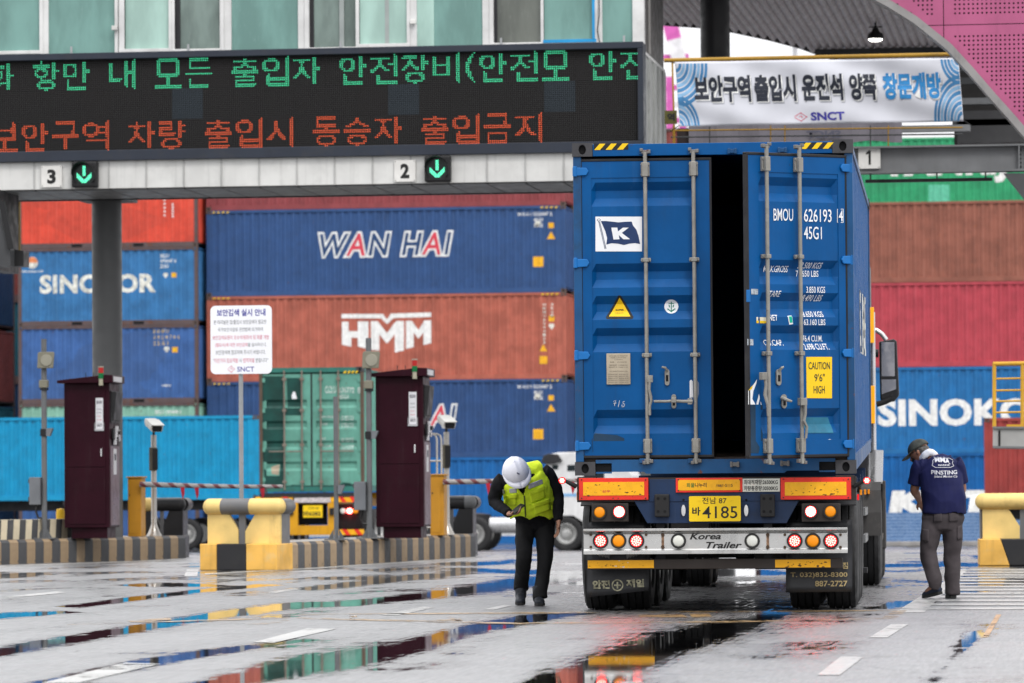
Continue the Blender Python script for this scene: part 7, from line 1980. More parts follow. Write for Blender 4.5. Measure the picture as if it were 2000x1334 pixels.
for y in np.linspace(1.5, 11.5, 6):
    mb = MB(); mb.box(-1.15, 1.15, y, y + .14, .94, 1.06); mb.build('cross_member', CHB, tk, loc=(0, 0, .02 * y))
for s in (-1, 1):
    mb = MB(); mb.box(s * .95, s * 1.18, 6.9, 7.1, .22, 1.0); mb.box(s * .9, s * 1.22, 6.85, 7.15, .2, .25); mb.build('landing_leg', DKM, tk)
    mb = MB(); mb.box(s * 1.17, s * 1.20, 7.3, 11.0, .5, .58); mb.box(s * 1.17, s * 1.20, 7.3, 11.0, .78, .86); mb.build('side_guard', GREYS, tk)
    for y in np.linspace(.9, 4.2, 3):
        pass
for s in (-1, 1):
    mb = MB(); n = 14; vs = []
    for k in range(n + 1):
        a_ = PI * (.12 + .76 * k / n); vs += [(s * .56, 2.37 - 2.05 * math.cos(a_), .62 + .50 * math.sin(a_) ** .5), (s * 1.21, 2.37 - 2.05 * math.cos(a_), .62 + .50 * math.sin(a_) ** .5)]
    mb.add(vs, [(2*i, 2*i+1, 2*i+3, 2*i+2) for i in range(n)]); o_ = mb.build('mudguard', DKM, tk); s_ = o_.modifiers.new('s', 'SOLIDIFY'); s_.thickness = .01
# marker lamps on rubber stalks
for px, tx, base in ((1098, 1, 1125), (1693, -1, 1668)):
    p = ts(px, 938.5, -.03); q_2 = ts(base, 950, .03)
    mb = MB(); mb.tube([(q_2[0], .03, q_2[1]), ((p[0] + q_2[0]) / 2, 0, (p[1] + q_2[1]) / 2 + .005), (p[0] + tx * .02, -.01, p[1])], [.022, .018, .014], 10); st_ = mb.build('marker_stalk', RUB, tk, smooth='auto')
    mb = MB(); mb.cyl((p[0], -.045, p[1]), (p[0], .0, p[1]), .031, n=18); ml = mb.build('marker_lamp', RDL, st_, smooth='auto')
    mb = MB()
    for k in range(6): a_ = 2*PI*k/6; mb.disc((p[0] + .016*math.cos(a_), -.0465, p[1] + .016*math.sin(a_)), .0085, 8)
    mb.disc((p[0], -.0465, p[1]), .008, 8); tag(mb.build('lit_leds', LED_, tk), kind='stuff')
p = ts(1121, 969, .5); mb = MB(); mb.box(-1.24, -1.215, .4, .46, p[1] - .035, p[1] + .035); mb.build('side_marker', AMB, tk)
p = ts(1669, 972, .3); mb = MB(); mb.box(1.222, 1.24, .2, .24, p[1] - .02, p[1] + .03); mb.build('side_marker', RDL, tk)
for y in (3.5, 6.5, 9.5):
    mb = MB(); mb.box(1.20, 1.22, y, y + .08, 1.0, 1.05); mb.build('side_marker', AMB, tk)
# twist locks
for s in (-1, 1):
    mb = MB(); mb.box(s * 1.04, s * 1.20, .0, .16, ZB - .10, ZB - .012); mb.build('twist_lock', BRN, tk)
# ---- tractor
TX = .10
CAB_ = M('cab_silver', (.04, .04, .044), .4, spec=.2, streak=.3, dirt=.2); FEN = M('fender_grey', (.045, .043, .042), .5, dirt=.5, dirtcol=(.2, .18, .16), streak=.4)
cabp = [(12.9, 1.0), (12.9, 3.3), (13.4, 3.72), (14.6, 3.72), (14.95, 3.0), (15.15, 1.9), (15.15, .55), (14.55, .55), (14.5, 1.05), (13.55, 1.05), (13.5, .8)]
mb = MB(); mb.prism(cabp, 'x', -1.2, 1.2); cabo = mb.build('cab', CAB_, tk, bevel=.04)
mb = MB(); mb.prism([(13.75, 1.9), (14.62, 1.9), (14.55, 2.8), (13.75, 2.8)], 'x', 1.201, 1.208); mb.build('side_window', M('dark_glass', (.02, .025, .03), .08), tk)
mb = MB(); mb.prism([(13.7, .95), (14.68, .95), (14.68, 1.85), (13.7, 1.85)], 'x', 1.201, 1.212); mb.build('cab_door', CAB_, tk, bevel=.005)
# windscreen
mb = MB(); mb.add([(TX - 1.1, 14.79, 3.0), (TX + 1.1, 14.79, 3.0), (TX + 1.1, 15.16, 2.0), (TX - 1.1, 15.16, 2.0)], [(0, 1, 2, 3)][::-1]); mb.build('windscreen', M('dark_glass', (.02, .025, .03)), tk, loc=(0, .04, .02))
AMR = M('amber_glow_strip', (.95, .42, .01), .3, emis=.25, ecol=(1, .45, .02))  # reflective strips, no lamps; their shine is added as faint emission
def tz2(py, d=51.2): return 1.08 + (949.5 - py) / (F / d)
for z0, z1 in ((tz2(672), tz2(603)), (tz2(828), tz2(755))):
    mb = MB(); mb.box(1.205, 1.25, 12.82, 12.89, z0, z1); mb.build('amber_reflector', AMR, tk, bevel=.005)
mb = MB(); mb.cyl((1.235, 12.95, tz2(950)), (1.235, 12.95, tz2(612)), .028, n=12); mb.build('rear_edge_tube', M('chrome_tube', (.55, .55, .56), .25, metal=.6), tk, smooth='auto')
mb = MB(); mb.cyl((TX + 1.14, 12.3, .95), (TX + 1.16, 12.3, tz2(880)), .09, n=16); mb.build('exhaust', M('chrome_tube', (.55, .55, .56)), tk, smooth='auto')
# mirror
SC = F / 53.0
def mp(px, py, y=14.9):
    return ts(px, py, y)
m1, m2 = mp(1716, 785), mp(1753, 662)
mb = MB(); w0, w1 = m1[0], m2[0]; z0, z1 = m1[1], m2[1]
mb.prism([(w0 + .02, z0 + .02), (w1 - .05, z0), (w1 + .015, z0 + .08), (w1 - .01, z1 - .02), (w1 - .05, z1), (w0 + .01, z1 - .03)], 'y', 14.9, 15.08); mir = mb.build('wing_mirror', M('mirror_black', (.016, .016, .018), .3), tk, bevel=.02, seg=3)
mb = MB(); a_, b_ = mp(1722, 735), mp(1747, 668); mb.box(a_[0], b_[0], 14.893, 14.899, a_[1], b_[1]); mb.build('mirror_glass', M('mirror_glass', (.25, .25, .27), .03, metal=1, var=0), mir)
mb = MB(); a_, b_ = mp(1722, 770), mp(1750, 741); mb.prism([(a_[0], a_[1]), (b_[0], a_[1] + .06), (b_[0], b_[1]), (a_[0], b_[1])], 'y', 14.893, 14.899); mb.build('mirror_glass', M('mirror_glass', (.25, .25, .27)), mir)
arm_ = lambda pts, r, m, nm: MB().tube(pts, r, 10).build(nm, m, mir, smooth='auto')
P3 = lambda px, py, y=14.85: (ts(px, py, y)[0], y, ts(px, py, y)[1])
arm_([P3(1706, 645), P3(1712, 645), P3(1722, 652), P3(1731, 664)], .03, M('chrome_tube', (.55, .55, .56)), 'mirror_arm')
arm_([P3(1708, 690), P3(1716, 690)], .05, BLK, 'mirror_arm'); arm_([P3(1712, 790), P3(1728, 785), P3(1742, 778)], .035, BLK, 'mirror_arm')
# tractor chassis and wheels
for s in (-1, 1):
    mb = MB(); mb.box(TX + s * .38, TX + s * .46, 9.6, 14.9, .72, .95); mb.build('tractor_rail', DKM, tk)
    for y in (10.15, 11.45):
        for x in (1.09, .76): wheel(tk, TX + s * x, y, .50, s)
    wheel(tk, TX + s * 1.10, 14.05, .51, s)
    mb = MB(); vs = []; n = 16
    for k in range(n + 1):
        a_ = PI * k / n; vs += [(TX + s * .62, 10.8 - 1.32 * math.cos(a_), .55 + .58 * min(1, math.sin(a_) * 2.2)), (TX + s * 1.24, 10.8 - 1.32 * math.cos(a_), .55 + .58 * min(1, math.sin(a_) * 2.2))]
    mb.add(vs, [(2*i, 2*i+1, 2*i+3, 2*i+2) for i in range(n)]); o_ = mb.build('fender', FEN, tk); s_ = o_.modifiers.new('s', 'SOLIDIFY'); s_.thickness = .02
    mb = MB(); mb.box(TX + s * .70, TX + s * 1.23, 12.25, 13.25, .42, .98); mb.build('fuel_tank', FEN, tk, bevel=.06)
    mb = MB(); mb.box(TX + s * 1.16, TX + s * 1.25, 14.5, 15.1, .35, .95); mb.box(TX + s * 1.14, TX + s * 1.26, 13.35, 13.55, .35, 1.15); mb.build('step_panel', FEN, tk, bevel=.015)
for y in (10.15, 11.45, 14.05):
    mb = MB(); mb.cyl((TX - 1.0, y, .5), (TX + 1.0, y, .5), .08, n=12); mb.build('axle', DKM, tk)
mb = MB(); mb.lathe([(.45, 0), (.45, .08), (.2, .1)], (TX, 10.9, 1.02), (0, 0, 1), 24); mb.build('fifth_wheel', DKM, tk)

# ================================================================== green container truck in lane 2 (farther away)
G0 = at_d(609, 962, 101.0); gzz = gz(G0.y)
GTM = Matrix.Translation((G0.x, G0.y, gzz)); gs = surf(GTM)
P_tl = M('paint_pale_teal', (0.12, 0.33, 0.26), 0.5, streak=.35, dirt=.25, rust=.35, seed=61, rustcol=(.10, .05, .03))
P_dk = M('paint_dark_green', (0.006, 0.055, 0.045), 0.45, var=.3, dirt=.2); P_gr = M('paint_teal_rail', (0.03, 0.16, 0.13), .5, rust=.4, dirt=.4, seed=62)
gc = thing('shipping_container', 'patched pale and dark green container on a yellow trailer in the middle lane', 'container', (G0.x, G0.y, G0.z))
gcs = surf(Matrix.Translation(G0)); 
for s in (-1, 1):
    mb = MB()
    for i in range(len(pts) - 1):
        a, b = pts[i], pts[i + 1]; xa_, xb_ = s * (hw - .02 - a[1]), s * (hw - .02 - b[1]); q4 = [(xa_, a[0], .16), (xb_, b[0], .16), (xb_, b[0], H_ - .09), (xa_, a[0], H_ - .09)]
        mb.quad(*(q4 if s > 0 else q4[::-1]))
    mb.build('side_panel', P_tl, gc)
    for nm, z0, z1 in (('bottom_rail', .02, .16), ('top_rail', H_ - .09, H_ - .03)):
        mb = MB(); mb.box(s * (hw - .06), s * (hw - .008), .16, L_ - .16, z0, z1); mb.build(nm, P_gr, gc)
    mb = MB(); mb.box(s * (hw - .08), s * (hw - .004), .0, .12, .118, H_ - .118); mb.build('corner_post', M('post_brown', (.10, .07, .05), .6, rust=.6), gc)
    mb = MB(); mb.box(s * (hw - .08), s * (hw - .004), L_ - .12, L_, .0, H_); mb.build('corner_post', P_gr, gc)
    for z in (.059, H_ - .059): obj('corner_casting', cmm, gc, loc=(s * (hw - .087), -.004, z))
mb = MB(); mb.box(-hw + .06, hw - .06, .05, L_ - .05, H_ - .05, H_ - .03); mb.build('roof_panel', P_tl, gc)
mb = MB(); mb.box(-hw + .06, hw - .06, .05, L_ - .05, .12, .15); mb.build('floor', DKM, gc)
mb = MB(); mb.box(-hw + .02, hw - .02, L_ - .06, L_ - .02, .12, H_ - .1); mb.build('front_wall', P_tl, gc)
mb = MB(); mb.box(-hw + .178, hw - .178, 0, .1, H_ - .12, H_ - .01); mb.build('door_header', P_gr, gc)
mb = MB(); mb.box(-hw + .178, hw - .178, 0, .1, .02, .14); mb.build('door_sill', P_gr, gc)
def gdoor(s):
    mb = MB(); u0, u1 = .012, 1.13; zs = [.16, .42, .50, .50, .62] ; prof = [(.16, 0), (.5, 0), (.56, .04), (.66, .04), (.72, 0), (1.0, 0), (1.06, .04), (1.14, .04), (1.20, 0), (1.46, 0), (1.52, .04), (1.60, .04), (1.66, 0), (1.95, 0), (2.01, .04), (2.09, .04), (2.15, 0), (2.74, 0)]
    for i in range(len(prof) - 1):
        (z0, d0), (z1, d1) = prof[i], prof[i + 1]
        if d0 or d1: 
            for a, b, e in ((u0, .10, 0), (.10, 1.04, 1), (1.04, u1, 0)):
                mb.quad((s * (a if s > 0 else b), d0 * e, z0), (s * (b if s > 0 else a), d0 * e, z0), (s * (b if s > 0 else a), d1 * e, z1), (s * (a if s > 0 else b), d1 * e, z1))
        else: mb.quad((s * (u0 if s > 0 else u1), 0, z0), (s * (u1 if s > 0 else u0), 0, z0), (s * (u1 if s > 0 else u0), 0, z1), (s * (u0 if s > 0 else u1), 0, z1))
    d = mb.build('door', P_tl, gc, loc=(-s * (hw - .07), .03, 0)); f_ = lambda x, z: float(np.interp(z, [p[0] for p in prof], [p[1] for p in prof])) if .10 < abs(x) < 1.04 else 0
    for u in (.52, .93):
        mb = MB(); mb.cyl((s * u, -.045, .06), (s * u, -.045, 2.82), .02, n=10); r_ = mb.build('lock_rod', M('rod_rusty', (.20, .17, .14), .6, rust=.5), d)
        for z in (.25, 1.1, 1.9, 2.62): mb = MB(); mb.box(s * (u - .045), s * (u + .045), -.07, -.004, z - .03, z + .03); mb.build('rod_bracket', M('rod_rusty', (.20, .17, .14)), r_)
        mb = MB(); mb.tube([(s * u, -.08, .95), (s * (u - .2), -.085, .95), (s * (u - .36), -.08, .95)], .016, 6); mb.build('door_handle', M('rod_rusty', (.20, .17, .14)), r_)
    for z in (.3, 1.0, 1.9, 2.6): mb = MB(); mb.box(s * -.06, s * .07, -.025, -.002, z - .05, z + .05); mb.build('hinge', P_tl, d)
    mb = MB(); mb.box(s * (u1 + .001), s * (u1 + .018), -.01, .02, .14, 2.76); mb.build('gasket', GSK, d)
    return d, f_, [p[0] for p in prof]
gl, fgl, bz1 = gdoor(1); gr, fgr, bz2 = gdoor(-1)
def gprint(d, f_, bz, name, polys, mats): 
    loc = Vector(d.location) + G0; P2 = [(mi, [(at_Y(px, py, loc.y).x - loc.x, at_Y(px, py, loc.y).z - loc.z) for px, py in p]) for mi, p in polys]; return flat_obj(name, P2, mats, d, -.004, f_, [.10, 1.04, -.10, -1.04], bz)
z7 = lambda *p: [(380 + a / 3.103, 700 + b / 3.103) for a, b in p]
gprint(gl, fgl, bz1, 'dark_repaint', [(0, z7((410, 108), (545, 108), (550, 780), (430, 780), (405, 400))), (0, z7((560, 118), (655, 118), (650, 296), (565, 296))), (0, z7((545, 300), (655, 300), (650, 345), (548, 345))), (0, z7((560, 795), (690, 795), (640, 768), (590, 765))), 
    (1, z7((590, 225), (600, 200), (612, 205), (622, 245), (592, 246))), (2, z7((437, 640), (520, 640), (517, 712), (440, 712))), (3, z7((465, 645), (517, 645), (512, 708), (470, 700)))], [P_dk, SWH, P_tl, M('paper_brown', (.36, .30, .22), .7, var=.3)])
gprint(gr, fgr, bz2, 'dark_repaint', [(0, z7((860, 785), (900, 752), (940, 755), (985, 780), (985, 792), (860, 792)))], [P_dk])
GW = ink('worn_white', (.50, .58, .54), wear=.4)
def gtext(s, x0, x1, y0, y1, bold=.02):
    loc = Vector(gr.location) + G0; a, b = at_Y(x0, y1, loc.y), at_Y(x1, y0, loc.y)
    fit_text(s, [GW], a.x - loc.x, b.x - loc.x, a.z - loc.z, b.z - loc.z, -.005, bold=bold, parent=gr, fn=fgr, brkz=bz2)
gtext('CCLU', 635, 656, 754, 768); gtext('676772', 662, 691, 756, 768); gtext('8', 698, 704, 756, 768); gtext('45G1', 662, 680, 770, 779)
for s, x0, x1, y in (('MAX GROSS', 626, 653, 812), ('TARE', 626, 639, 826), ('NET', 626, 636, 855), ('CU CAP', 626, 646, 869), ('30 480 KG', 666, 690, 812), ('67 200 LB', 666, 690, 817), ('3 880 KG', 666, 690, 826), ('8 550 LB', 666, 690, 831), ('26 600 KG', 666, 690, 855), ('58 650 LB', 666, 690, 860), ('76 3 CU M', 666, 690, 869), ('2 694 CU FT', 666, 690, 874)): gtext(s, x0, x1, y, y + 4)
a, b = at_Y(670, 729, G0.y), at_Y(700, 724, G0.y)
flat_obj('hazard_stripes', [(1, [(a.x - G0.x + i * .09, a.z - G0.z), (a.x - G0.x + i * .09 + .045, a.z - G0.z), (a.x - G0.x + i * .09 + .08, b.z - G0.z), (a.x - G0.x + i * .09 + .035, b.z - G0.z)]) for i in range(4)], [KB, CYEL], gc, -.004)
# yellow trailer rear
gt = thing('container_trailer', 'yellow trailer rear with striped boards carrying the green container in the middle lane', 'trailer', (G0.x, G0.y, gzz))
YT2 = M('trailer_yellow', (.62, .30, .01), .45, dirt=.35, dirtcol=(.25, .12, .02), streak=.3, var=.15)
def gbox(x0, x1, y0, y1, ya, yb, m, nm, par=None):
    a = gs(x0, y1, ya); b = gs(x1, y0, ya); mb = MB(); mb.box(a[0], b[0], ya, yb, a[1], b[1]); return mb.build(nm, m, par or gt, bevel=.004)
def gstripe(x0, x1, y0, y1, par, n=3, flip=1):
    w = (x1 - x0) / n; ps = []
    for i in range(n):
        x = x0 + i * w + w * .15; sl_ = w * .35 * flip
        ps.append((0, [gs(x + (0 if flip > 0 else -sl_), y0), gs(x + w * .4 + (0 if flip > 0 else -sl_), y0), gs(x + w * .4 + (sl_ if flip > 0 else 0), y1), gs(x + (sl_ if flip > 0 else 0), y1)]))
    flat_obj('red_stripes', ps, [REDR], par, -.004 + par.get('yy', 0))
u_ = gbox(500, 572, 970, 981, 0, .06, YLR, 'striped_board'); gstripe(548, 572, 970, 981, u_, 1)
u_ = gbox(645, 699, 970, 981, 0, .06, YLR, 'striped_board'); gstripe(658, 699, 970, 981, u_, 2)
u_ = gbox(543, 561, 1034, 1045, 0, .06, YLR, 'striped_board'); gstripe(543, 561, 1034, 1045, u_, 1)
u_ = gbox(661, 710, 1034, 1045, 0, .06, YLR, 'striped_board'); gstripe(664, 710, 1034, 1045, u_, 2)
gbox(561, 582, 982, 1045, .0, .08, YT2, 'upright'); gbox(640, 655, 982, 1045, .0, .08, YT2, 'upright'); gbox(582.3, 639.7, 1026, 1045, .002, .08, YT2, 'lower_beam'); gbox(575, 646, 971, 982, .0, .07, M('stained_label', (.55, .5, .5), .6, var=.4, vs=20), 'weight_label')
gbox(500, 561, 984, 1033, .09, .11, BLACK, 'dark_panel'); gbox(656, 708, 984, 1033, .09, .11, BLACK, 'dark_panel'); gbox(583, 640, 984, 1025, .3, .32, BLACK, 'dark_panel')
np2 = gbox(592, 629.5, 987, 1011, -.02, .0, YPL, 'number_plate')
def gt_text(s, x0, x1, y0, y1, yy, m, par, bold=.03): a, b = gs(x0, y1, yy), gs(x1, y0, yy); fit_text(s, [m], a[0], b[0], a[1], b[1], yy, bold=bold, parent=par)
gt_text('바6282', 593, 626, 998, 1008, -.022, KB, np2); gt_text('전북 98', 602, 622, 990, 995, -.022, KB, np2, .0)
for x in (564.5, 643): gbox(x, x + 8, 992, 1006, -.05, -.001, RUB, 'rubber_buffer')
for px, m in ((551, CLR), (669, CLR), (681.5, LEDB), (693, AMB)):
    p = gs(px, 998, -.02); mb = MB(); mb.lathe([(.062, .10), (.062, 0), (.05, -.015), (1e-4, -.02)], (p[0], .0, p[1]), (0, 1, 0), 18); mb.build('lamp', m, gt, smooth='auto')
zt3 = G0.z - gzz
mb = MB(); mb.box(-1.2, 1.2, .0, .2, zt3 - .12, zt3 - .005); mb.build('rear_beam', DKM, gt)
for s in (-1, 1):
    mb = MB(); mb.box(s * .4, s * .52, .2, 12, zt3 - .35, zt3 - .01); mb.build('chassis_beam', YT2, gt)
for k in range(3):
    y = 1.3 + 1.3 * k
    for s in (-1, 1):
        for x in (1.075, .75): wheel(gt, s * x, y, .5, s)
    mb = MB(); mb.cyl((-1, y, .5), (1, y, .5), .07, n=10); mb.build('axle', DKM, gt)
for y in np.linspace(1, 11.5, 5):
    mb = MB(); mb.box(-1.15, 1.15, y, y + .14, zt3 - .14, zt3 - .01); mb.build('cross_member', YT2, gt)

for o_ in (gc, gt): o_.rotation_euler = (0, 0, R(3.2))
# ================================================================== white tractor unit standing side-on far behind the walking man
wt0 = at_Y(1105, 1068, 128.0)
wt = thing('tractor_unit', 'blurred white truck tractor seen side on beyond the man in the yellow vest', 'truck', (wt0.x, 128.0, gz(128.0)))
WHT = M('cab_white', (.66, .66, .66), .4, streak=.25, dirt=.15); S_ = 65.5
def wp(px, py): p = at_Y(px, py, 128.0); return p.x - wt0.x, p.z - gz(128.0)
P5 = lambda *l: [wp(*p) for p in l]
mb = MB(); mb.prism(P5((1064, 1010), (1066, 888), (1090, 884), (1210, 880), (1235, 930), (1240, 1045), (1140, 1045), (1138, 1020), (1120, 1008), (1090, 1008), (1076, 1025), (1072, 1025)), 'y', 0, 2.4); mb.build('cab', WHT, wt, bevel=.05)
mb = MB(); mb.prism(P5((1058, 905), (1062, 890), (1072, 886), (1090, 887), (1099, 900), (1080, 906)), 'y', -.15, .0); mb.build('side_deflector', DKM, wt, bevel=.02)
for x0, x1, y0, y1 in ((1079, 1090, 908, 917), (1108, 1124, 908, 920), (1140, 1180, 905, 935)):
    a_, b_ = wp(x0, y1), wp(x1, y0); mb = MB(); mb.box(a_[0], b_[0], -.012, -.001, a_[1], b_[1]); mb.build('side_window', M('dark_glass', (.02, .025, .03)), wt)
a_, b_ = wp(1092, 970), wp(1230, 963); mb = MB(); mb.box(a_[0], b_[0], -.006, -.001, a_[1], b_[1]); mb.build('blue_stripe', M('stripe_blue', (.2, .4, .65), .5), wt)
for px in (1105, 1226):
    if px > 1200: continue
    for yy, s in ((.15, -1), (2.2, 1)):
        o_ = obj('wheel', TYRE_ME, wt, loc=(wp(px, 1000)[0], yy, .5), rot=(0, 0, PI / 2)); obj('rim', RIM_ME, o_, rot=(0, 0, PI if s < 0 else 0))
for px in (925, 905 - 40):
    for yy, s in ((.15, -1), (2.2, 1)):
        o_ = obj('wheel', TYRE_ME, wt, loc=(wp(px, 1000)[0], yy, .5), rot=(0, 0, PI / 2)); obj('rim', RIM_ME, o_, rot=(0, 0, PI if s < 0 else 0))
a_, b_ = wp(850, 1000), wp(1235, 990); mb = MB(); mb.box(a_[0], b_[0], .8, .95, .8, 1.0); mb.build('chassis_beam', DKM, wt)
mb = MB(); mb.box(a_[0], b_[0], 1.5, 1.65, .8, 1.0); mb.build('chassis_beam', DKM, wt)
a_, b_ = wp(955, 1041), wp(1008, 1010); mb = MB(); mb.cyl((a_[0], .3, (a_[1] + b_[1]) / 2), (b_[0], .3, (a_[1] + b_[1]) / 2), (b_[1] - a_[1]) / 2, n=20); mb.build('fuel_tank', M('chrome_tube', (.55, .55, .56)), wt, smooth='auto')
a_, b_ = wp(1012, 1045), wp(1060, 1005); mb = MB(); mb.box(a_[0], b_[0], .1, 2.3, a_[1], b_[1]); mb.build('side_box', DKM, wt, bevel=.03)
a_ = wp(915, 985); mb = MB(); mb.lathe([(.5, 0), (.5, .08), (.2, .12)], (a_[0], 1.2, 1.0), (0, 0, 1), 20); mb.build('fifth_wheel', DKM, wt)
# ================================================================== people
def ellip(mb, c, r, n=14, m=9):
    c = Vector(c); vs = [c + Vector((0, 0, -r[2]))]
    for j in range(1, m):
        a = -PI / 2 + PI * j / m
        for i in range(n): b = 2 * PI * i / n; vs.append(c + Vector((r[0] * math.cos(a) * math.cos(b), r[1] * math.cos(a) * math.sin(b), r[2] * math.sin(a))))
    vs.append(c + Vector((0, 0, r[2]))); fs = [(0, 1 + (i + 1) % n, 1 + i) for i in range(n)]
    for j in range(m - 2): fs += [(1 + j*n + i, 1 + j*n + (i+1) % n, 1 + (j+1)*n + (i+1) % n, 1 + (j+1)*n + i) for i in range(n)]
    e = len(vs) - 1; fs += [(e, 1 + (m-2)*n + i, 1 + (m-2)*n + (i+1) % n) for i in range(n)]
    mb.add(vs, fs)
def loft(mb, pts, rad, n=16, up=(1, 0, 0), sub=4):
    """tube with elliptical sections; rad: (ru, rv) with ru measured along 'up' projected"""
    P = [Vector(p) for p in pts]; Q, RR = [], []
    rad = [r if isinstance(r, tuple) else (r, r) for r in rad]
    for i in range(len(P) - 1):
        p0, p1, p2, p3 = P[max(i-1, 0)], P[i], P[i+1], P[min(i+2, len(P)-1)]
        for k in range(sub):
            t = k / sub
            Q.append(0.5 * ((2*p1) + (p2 - p0) * t + (2*p0 - 5*p1 + 4*p2 - p3) * t*t + (-p0 + 3*p1 - 3*p2 + p3) * t**3)); RR.append(tuple(rad[i][j] * (1 - t) + rad[i+1][j] * t for j in (0, 1)))
    Q.append(P[-1]); RR.append(rad[-1]); vs = []; U = Vector(up)
    for i, p in enumerate(Q):
        d = (Q[min(i+1, len(Q)-1)] - Q[max(i-1, 0)]).normalized(); u = (U - d * U.dot(d)).normalized(); v = d.cross(u)
        vs += [p + u * RR[i][0] * math.cos(2*PI*k/n) + v * RR[i][1] * math.sin(2*PI*k/n) for k in range(n)]
    fs = []
    for i in range(len(Q) - 1): fs += [(i*n + k, i*n + (k+1) % n, (i+1)*n + (k+1) % n, (i+1)*n + k) for k in range(n)]
    e = (len(Q)-1) * n; fs += [tuple(range(n))[::-1], tuple(range(e, e+n))]; mb.add(vs, fs)
def fuse(mb, voxel=.012, smooth=3, folds=0.0, fs=9.0, seed=0, stretch=(1, 1, 1)):
    me = mb.mesh('tmp'); o = bpy.data.objects.new('tmp', me); TS = bpy.data.scenes.new('work'); TS.collection.objects.link(o)
    r = o.modifiers.new('r', 'REMESH'); r.mode = 'VOXEL'; r.voxel_size = voxel
    s_ = o.modifiers.new('s', 'SMOOTH'); s_.iterations = smooth; s_.factor = .5
    TS.view_layers[0].update(); dg = TS.view_layers[0].depsgraph; me2 = bpy.data.meshes.new_from_object(o.evaluated_get(dg)); bpy.data.objects.remove(o); bpy.data.scenes.remove(TS)
    if folds:
        n = len(me2.vertices); co = np.empty(n * 3); me2.vertices.foreach_get('co', co); co = co.reshape(-1, 3)
        nr = np.empty(n * 3); me2.vertex_normals.foreach_get('vector', nr); nr = nr.reshape(-1, 3)
        q = co * np.array(stretch) * fs + np.array((seed, seed * 2, 0))
        d = np.array([(1 - abs(noise.noise(Vector(p))) * 3) * .6 + noise.noise(Vector(p * 2.3)) * .4 for p in q])
        me2.vertices.foreach_set('co', (co + nr * (d * folds)[:, None]).ravel()); me2.update()
    me2.shade_smooth(); return me2
def hand(mb, w, d, nrm, side, s=1.0, curl=.35):
    """palm and five fingers from wrist w, fingers along d, palm facing nrm; side=+1 puts the thumb towards d x nrm"""
    w, d, nrm = Vector(w), Vector(d).normalized(), Vector(nrm); nrm = (nrm - d * nrm.dot(d)).normalized(); sd = d.cross(nrm) * side
    loft(mb, [w - d * .02 * s, w + d * .02 * s, w + d * .055 * s, w + d * .09 * s], [(.027*s, .019*s), (.032*s, .018*s), (.041*s, .016*s), (.040*s, .013*s)], 12, up=sd, sub=2)
    for k, (off, ln) in enumerate(((.030, .070), (.010, .078), (-.010, .073), (-.029, .057))):
        b = w + d * .082 * s + sd * off * s; a = curl * (1 + .18 * k); p = [b]; cur = d.copy(); ang = 0
        for f_ in (.45, .32, .23):
            ang += a; cur = (d * math.cos(ang) + nrm * math.sin(ang)).normalized(); p.append(p[-1] + cur * ln * f_ * s)
        loft(mb, p, [.0092*s, .0088*s, .0080*s, .0062*s], 8, up=sd, sub=2)
    b = w + d * .028 * s + sd * .026 * s; loft(mb, [b, b + (d * .5 + sd * .75 + nrm * .25).normalized() * .034 * s, b + (d * .75 + sd * .55 + nrm * .45).normalized() * .064 * s], [.0125*s, .0108*s, .0078*s], 8, up=nrm, sub=2)
SKIN = M('skin', (.42, .22, .15), .5, var=.08, vs=14); SKIN_T = M('skin_tanned', (.34, .165, .105), .5, var=.1, vs=14)
def head(mb, c, fwd, up, s=1.0):
    c, f, u = Vector(c), Vector(fwd).normalized(), Vector(up); u = (u - f * u.dot(f)).normalized(); r = f.cross(u)
    P = lambda a, b, z: c + f * a * s + r * b * s + u * z * s
    loft(mb, [P(-.005, 0, -.115), P(.01, 0, -.10), P(.008, 0, -.06), P(.0, 0, 0), P(-.008, 0, .05), P(-.01, 0, .095), P(-.01, 0, .112)], [(.022*s, .030*s), (.045*s, .060*s), (.062*s, .080*s), (.076*s, .095*s), (.075*s, .095*s), (.048*s, .062*s), (.012*s, .015*s)], 18, up=r, sub=3)
    loft(mb, [P(.085, 0, .01), P(.112, 0, -.025), P(.092, 0, -.038)], [.008*s, .015*s, .010*s], 8, up=r, sub=2)           # nose
    loft(mb, [P(.082, -.022, -.062), P(.090, 0, -.062), P(.082, .022, -.062)], [.006*s, .009*s, .006*s], 8, up=u, sub=2)   # lips
    for q in (-1, 1):
        ellip(mb, P(-.005, q * .079, -.005), (.014*s, .010*s, .024*s)) ; ellip(mb, P(.078, q * .03, .022), (.013*s, .016*s, .008*s))
    return P
def cast_patch(me, poly_fn, nu, nv, off, name, mats, parent, thick=0.0, dirv=(0, 1, 0), start=-1.5):
    """cloth piece laid on a garment: poly_fn(u,v)->(x,z) seen from the front, dropped onto the surface"""
    bv = BVHTree.FromPolygons([v.co[:] for v in me.vertices], [p.vertices[:] for p in me.polygons]); D = Vector(dirv); vs = []; ok = True
    last = None
    for j in range(nv + 1):
        for i in range(nu + 1):
            x, z = poly_fn(i / nu, j / nv); h = bv.ray_cast(Vector((x, start, z)), D)
            if h[0] is None: y = last if last is not None else -.2
            else: y = h[0].y; last = y
            vs.append((x, y - off, z))
    mb = MB(); mb.add(vs, [(j*(nu+1)+i, j*(nu+1)+i+1, (j+1)*(nu+1)+i+1, (j+1)*(nu+1)+i) for j in range(nv) for i in range(nu)])
    o = mb.build(name, mats, parent, smooth=True)
    if thick: s_ = o.modifiers.new('s', 'SOLIDIFY'); s_.thickness = thick; s_.offset = 1
    return o
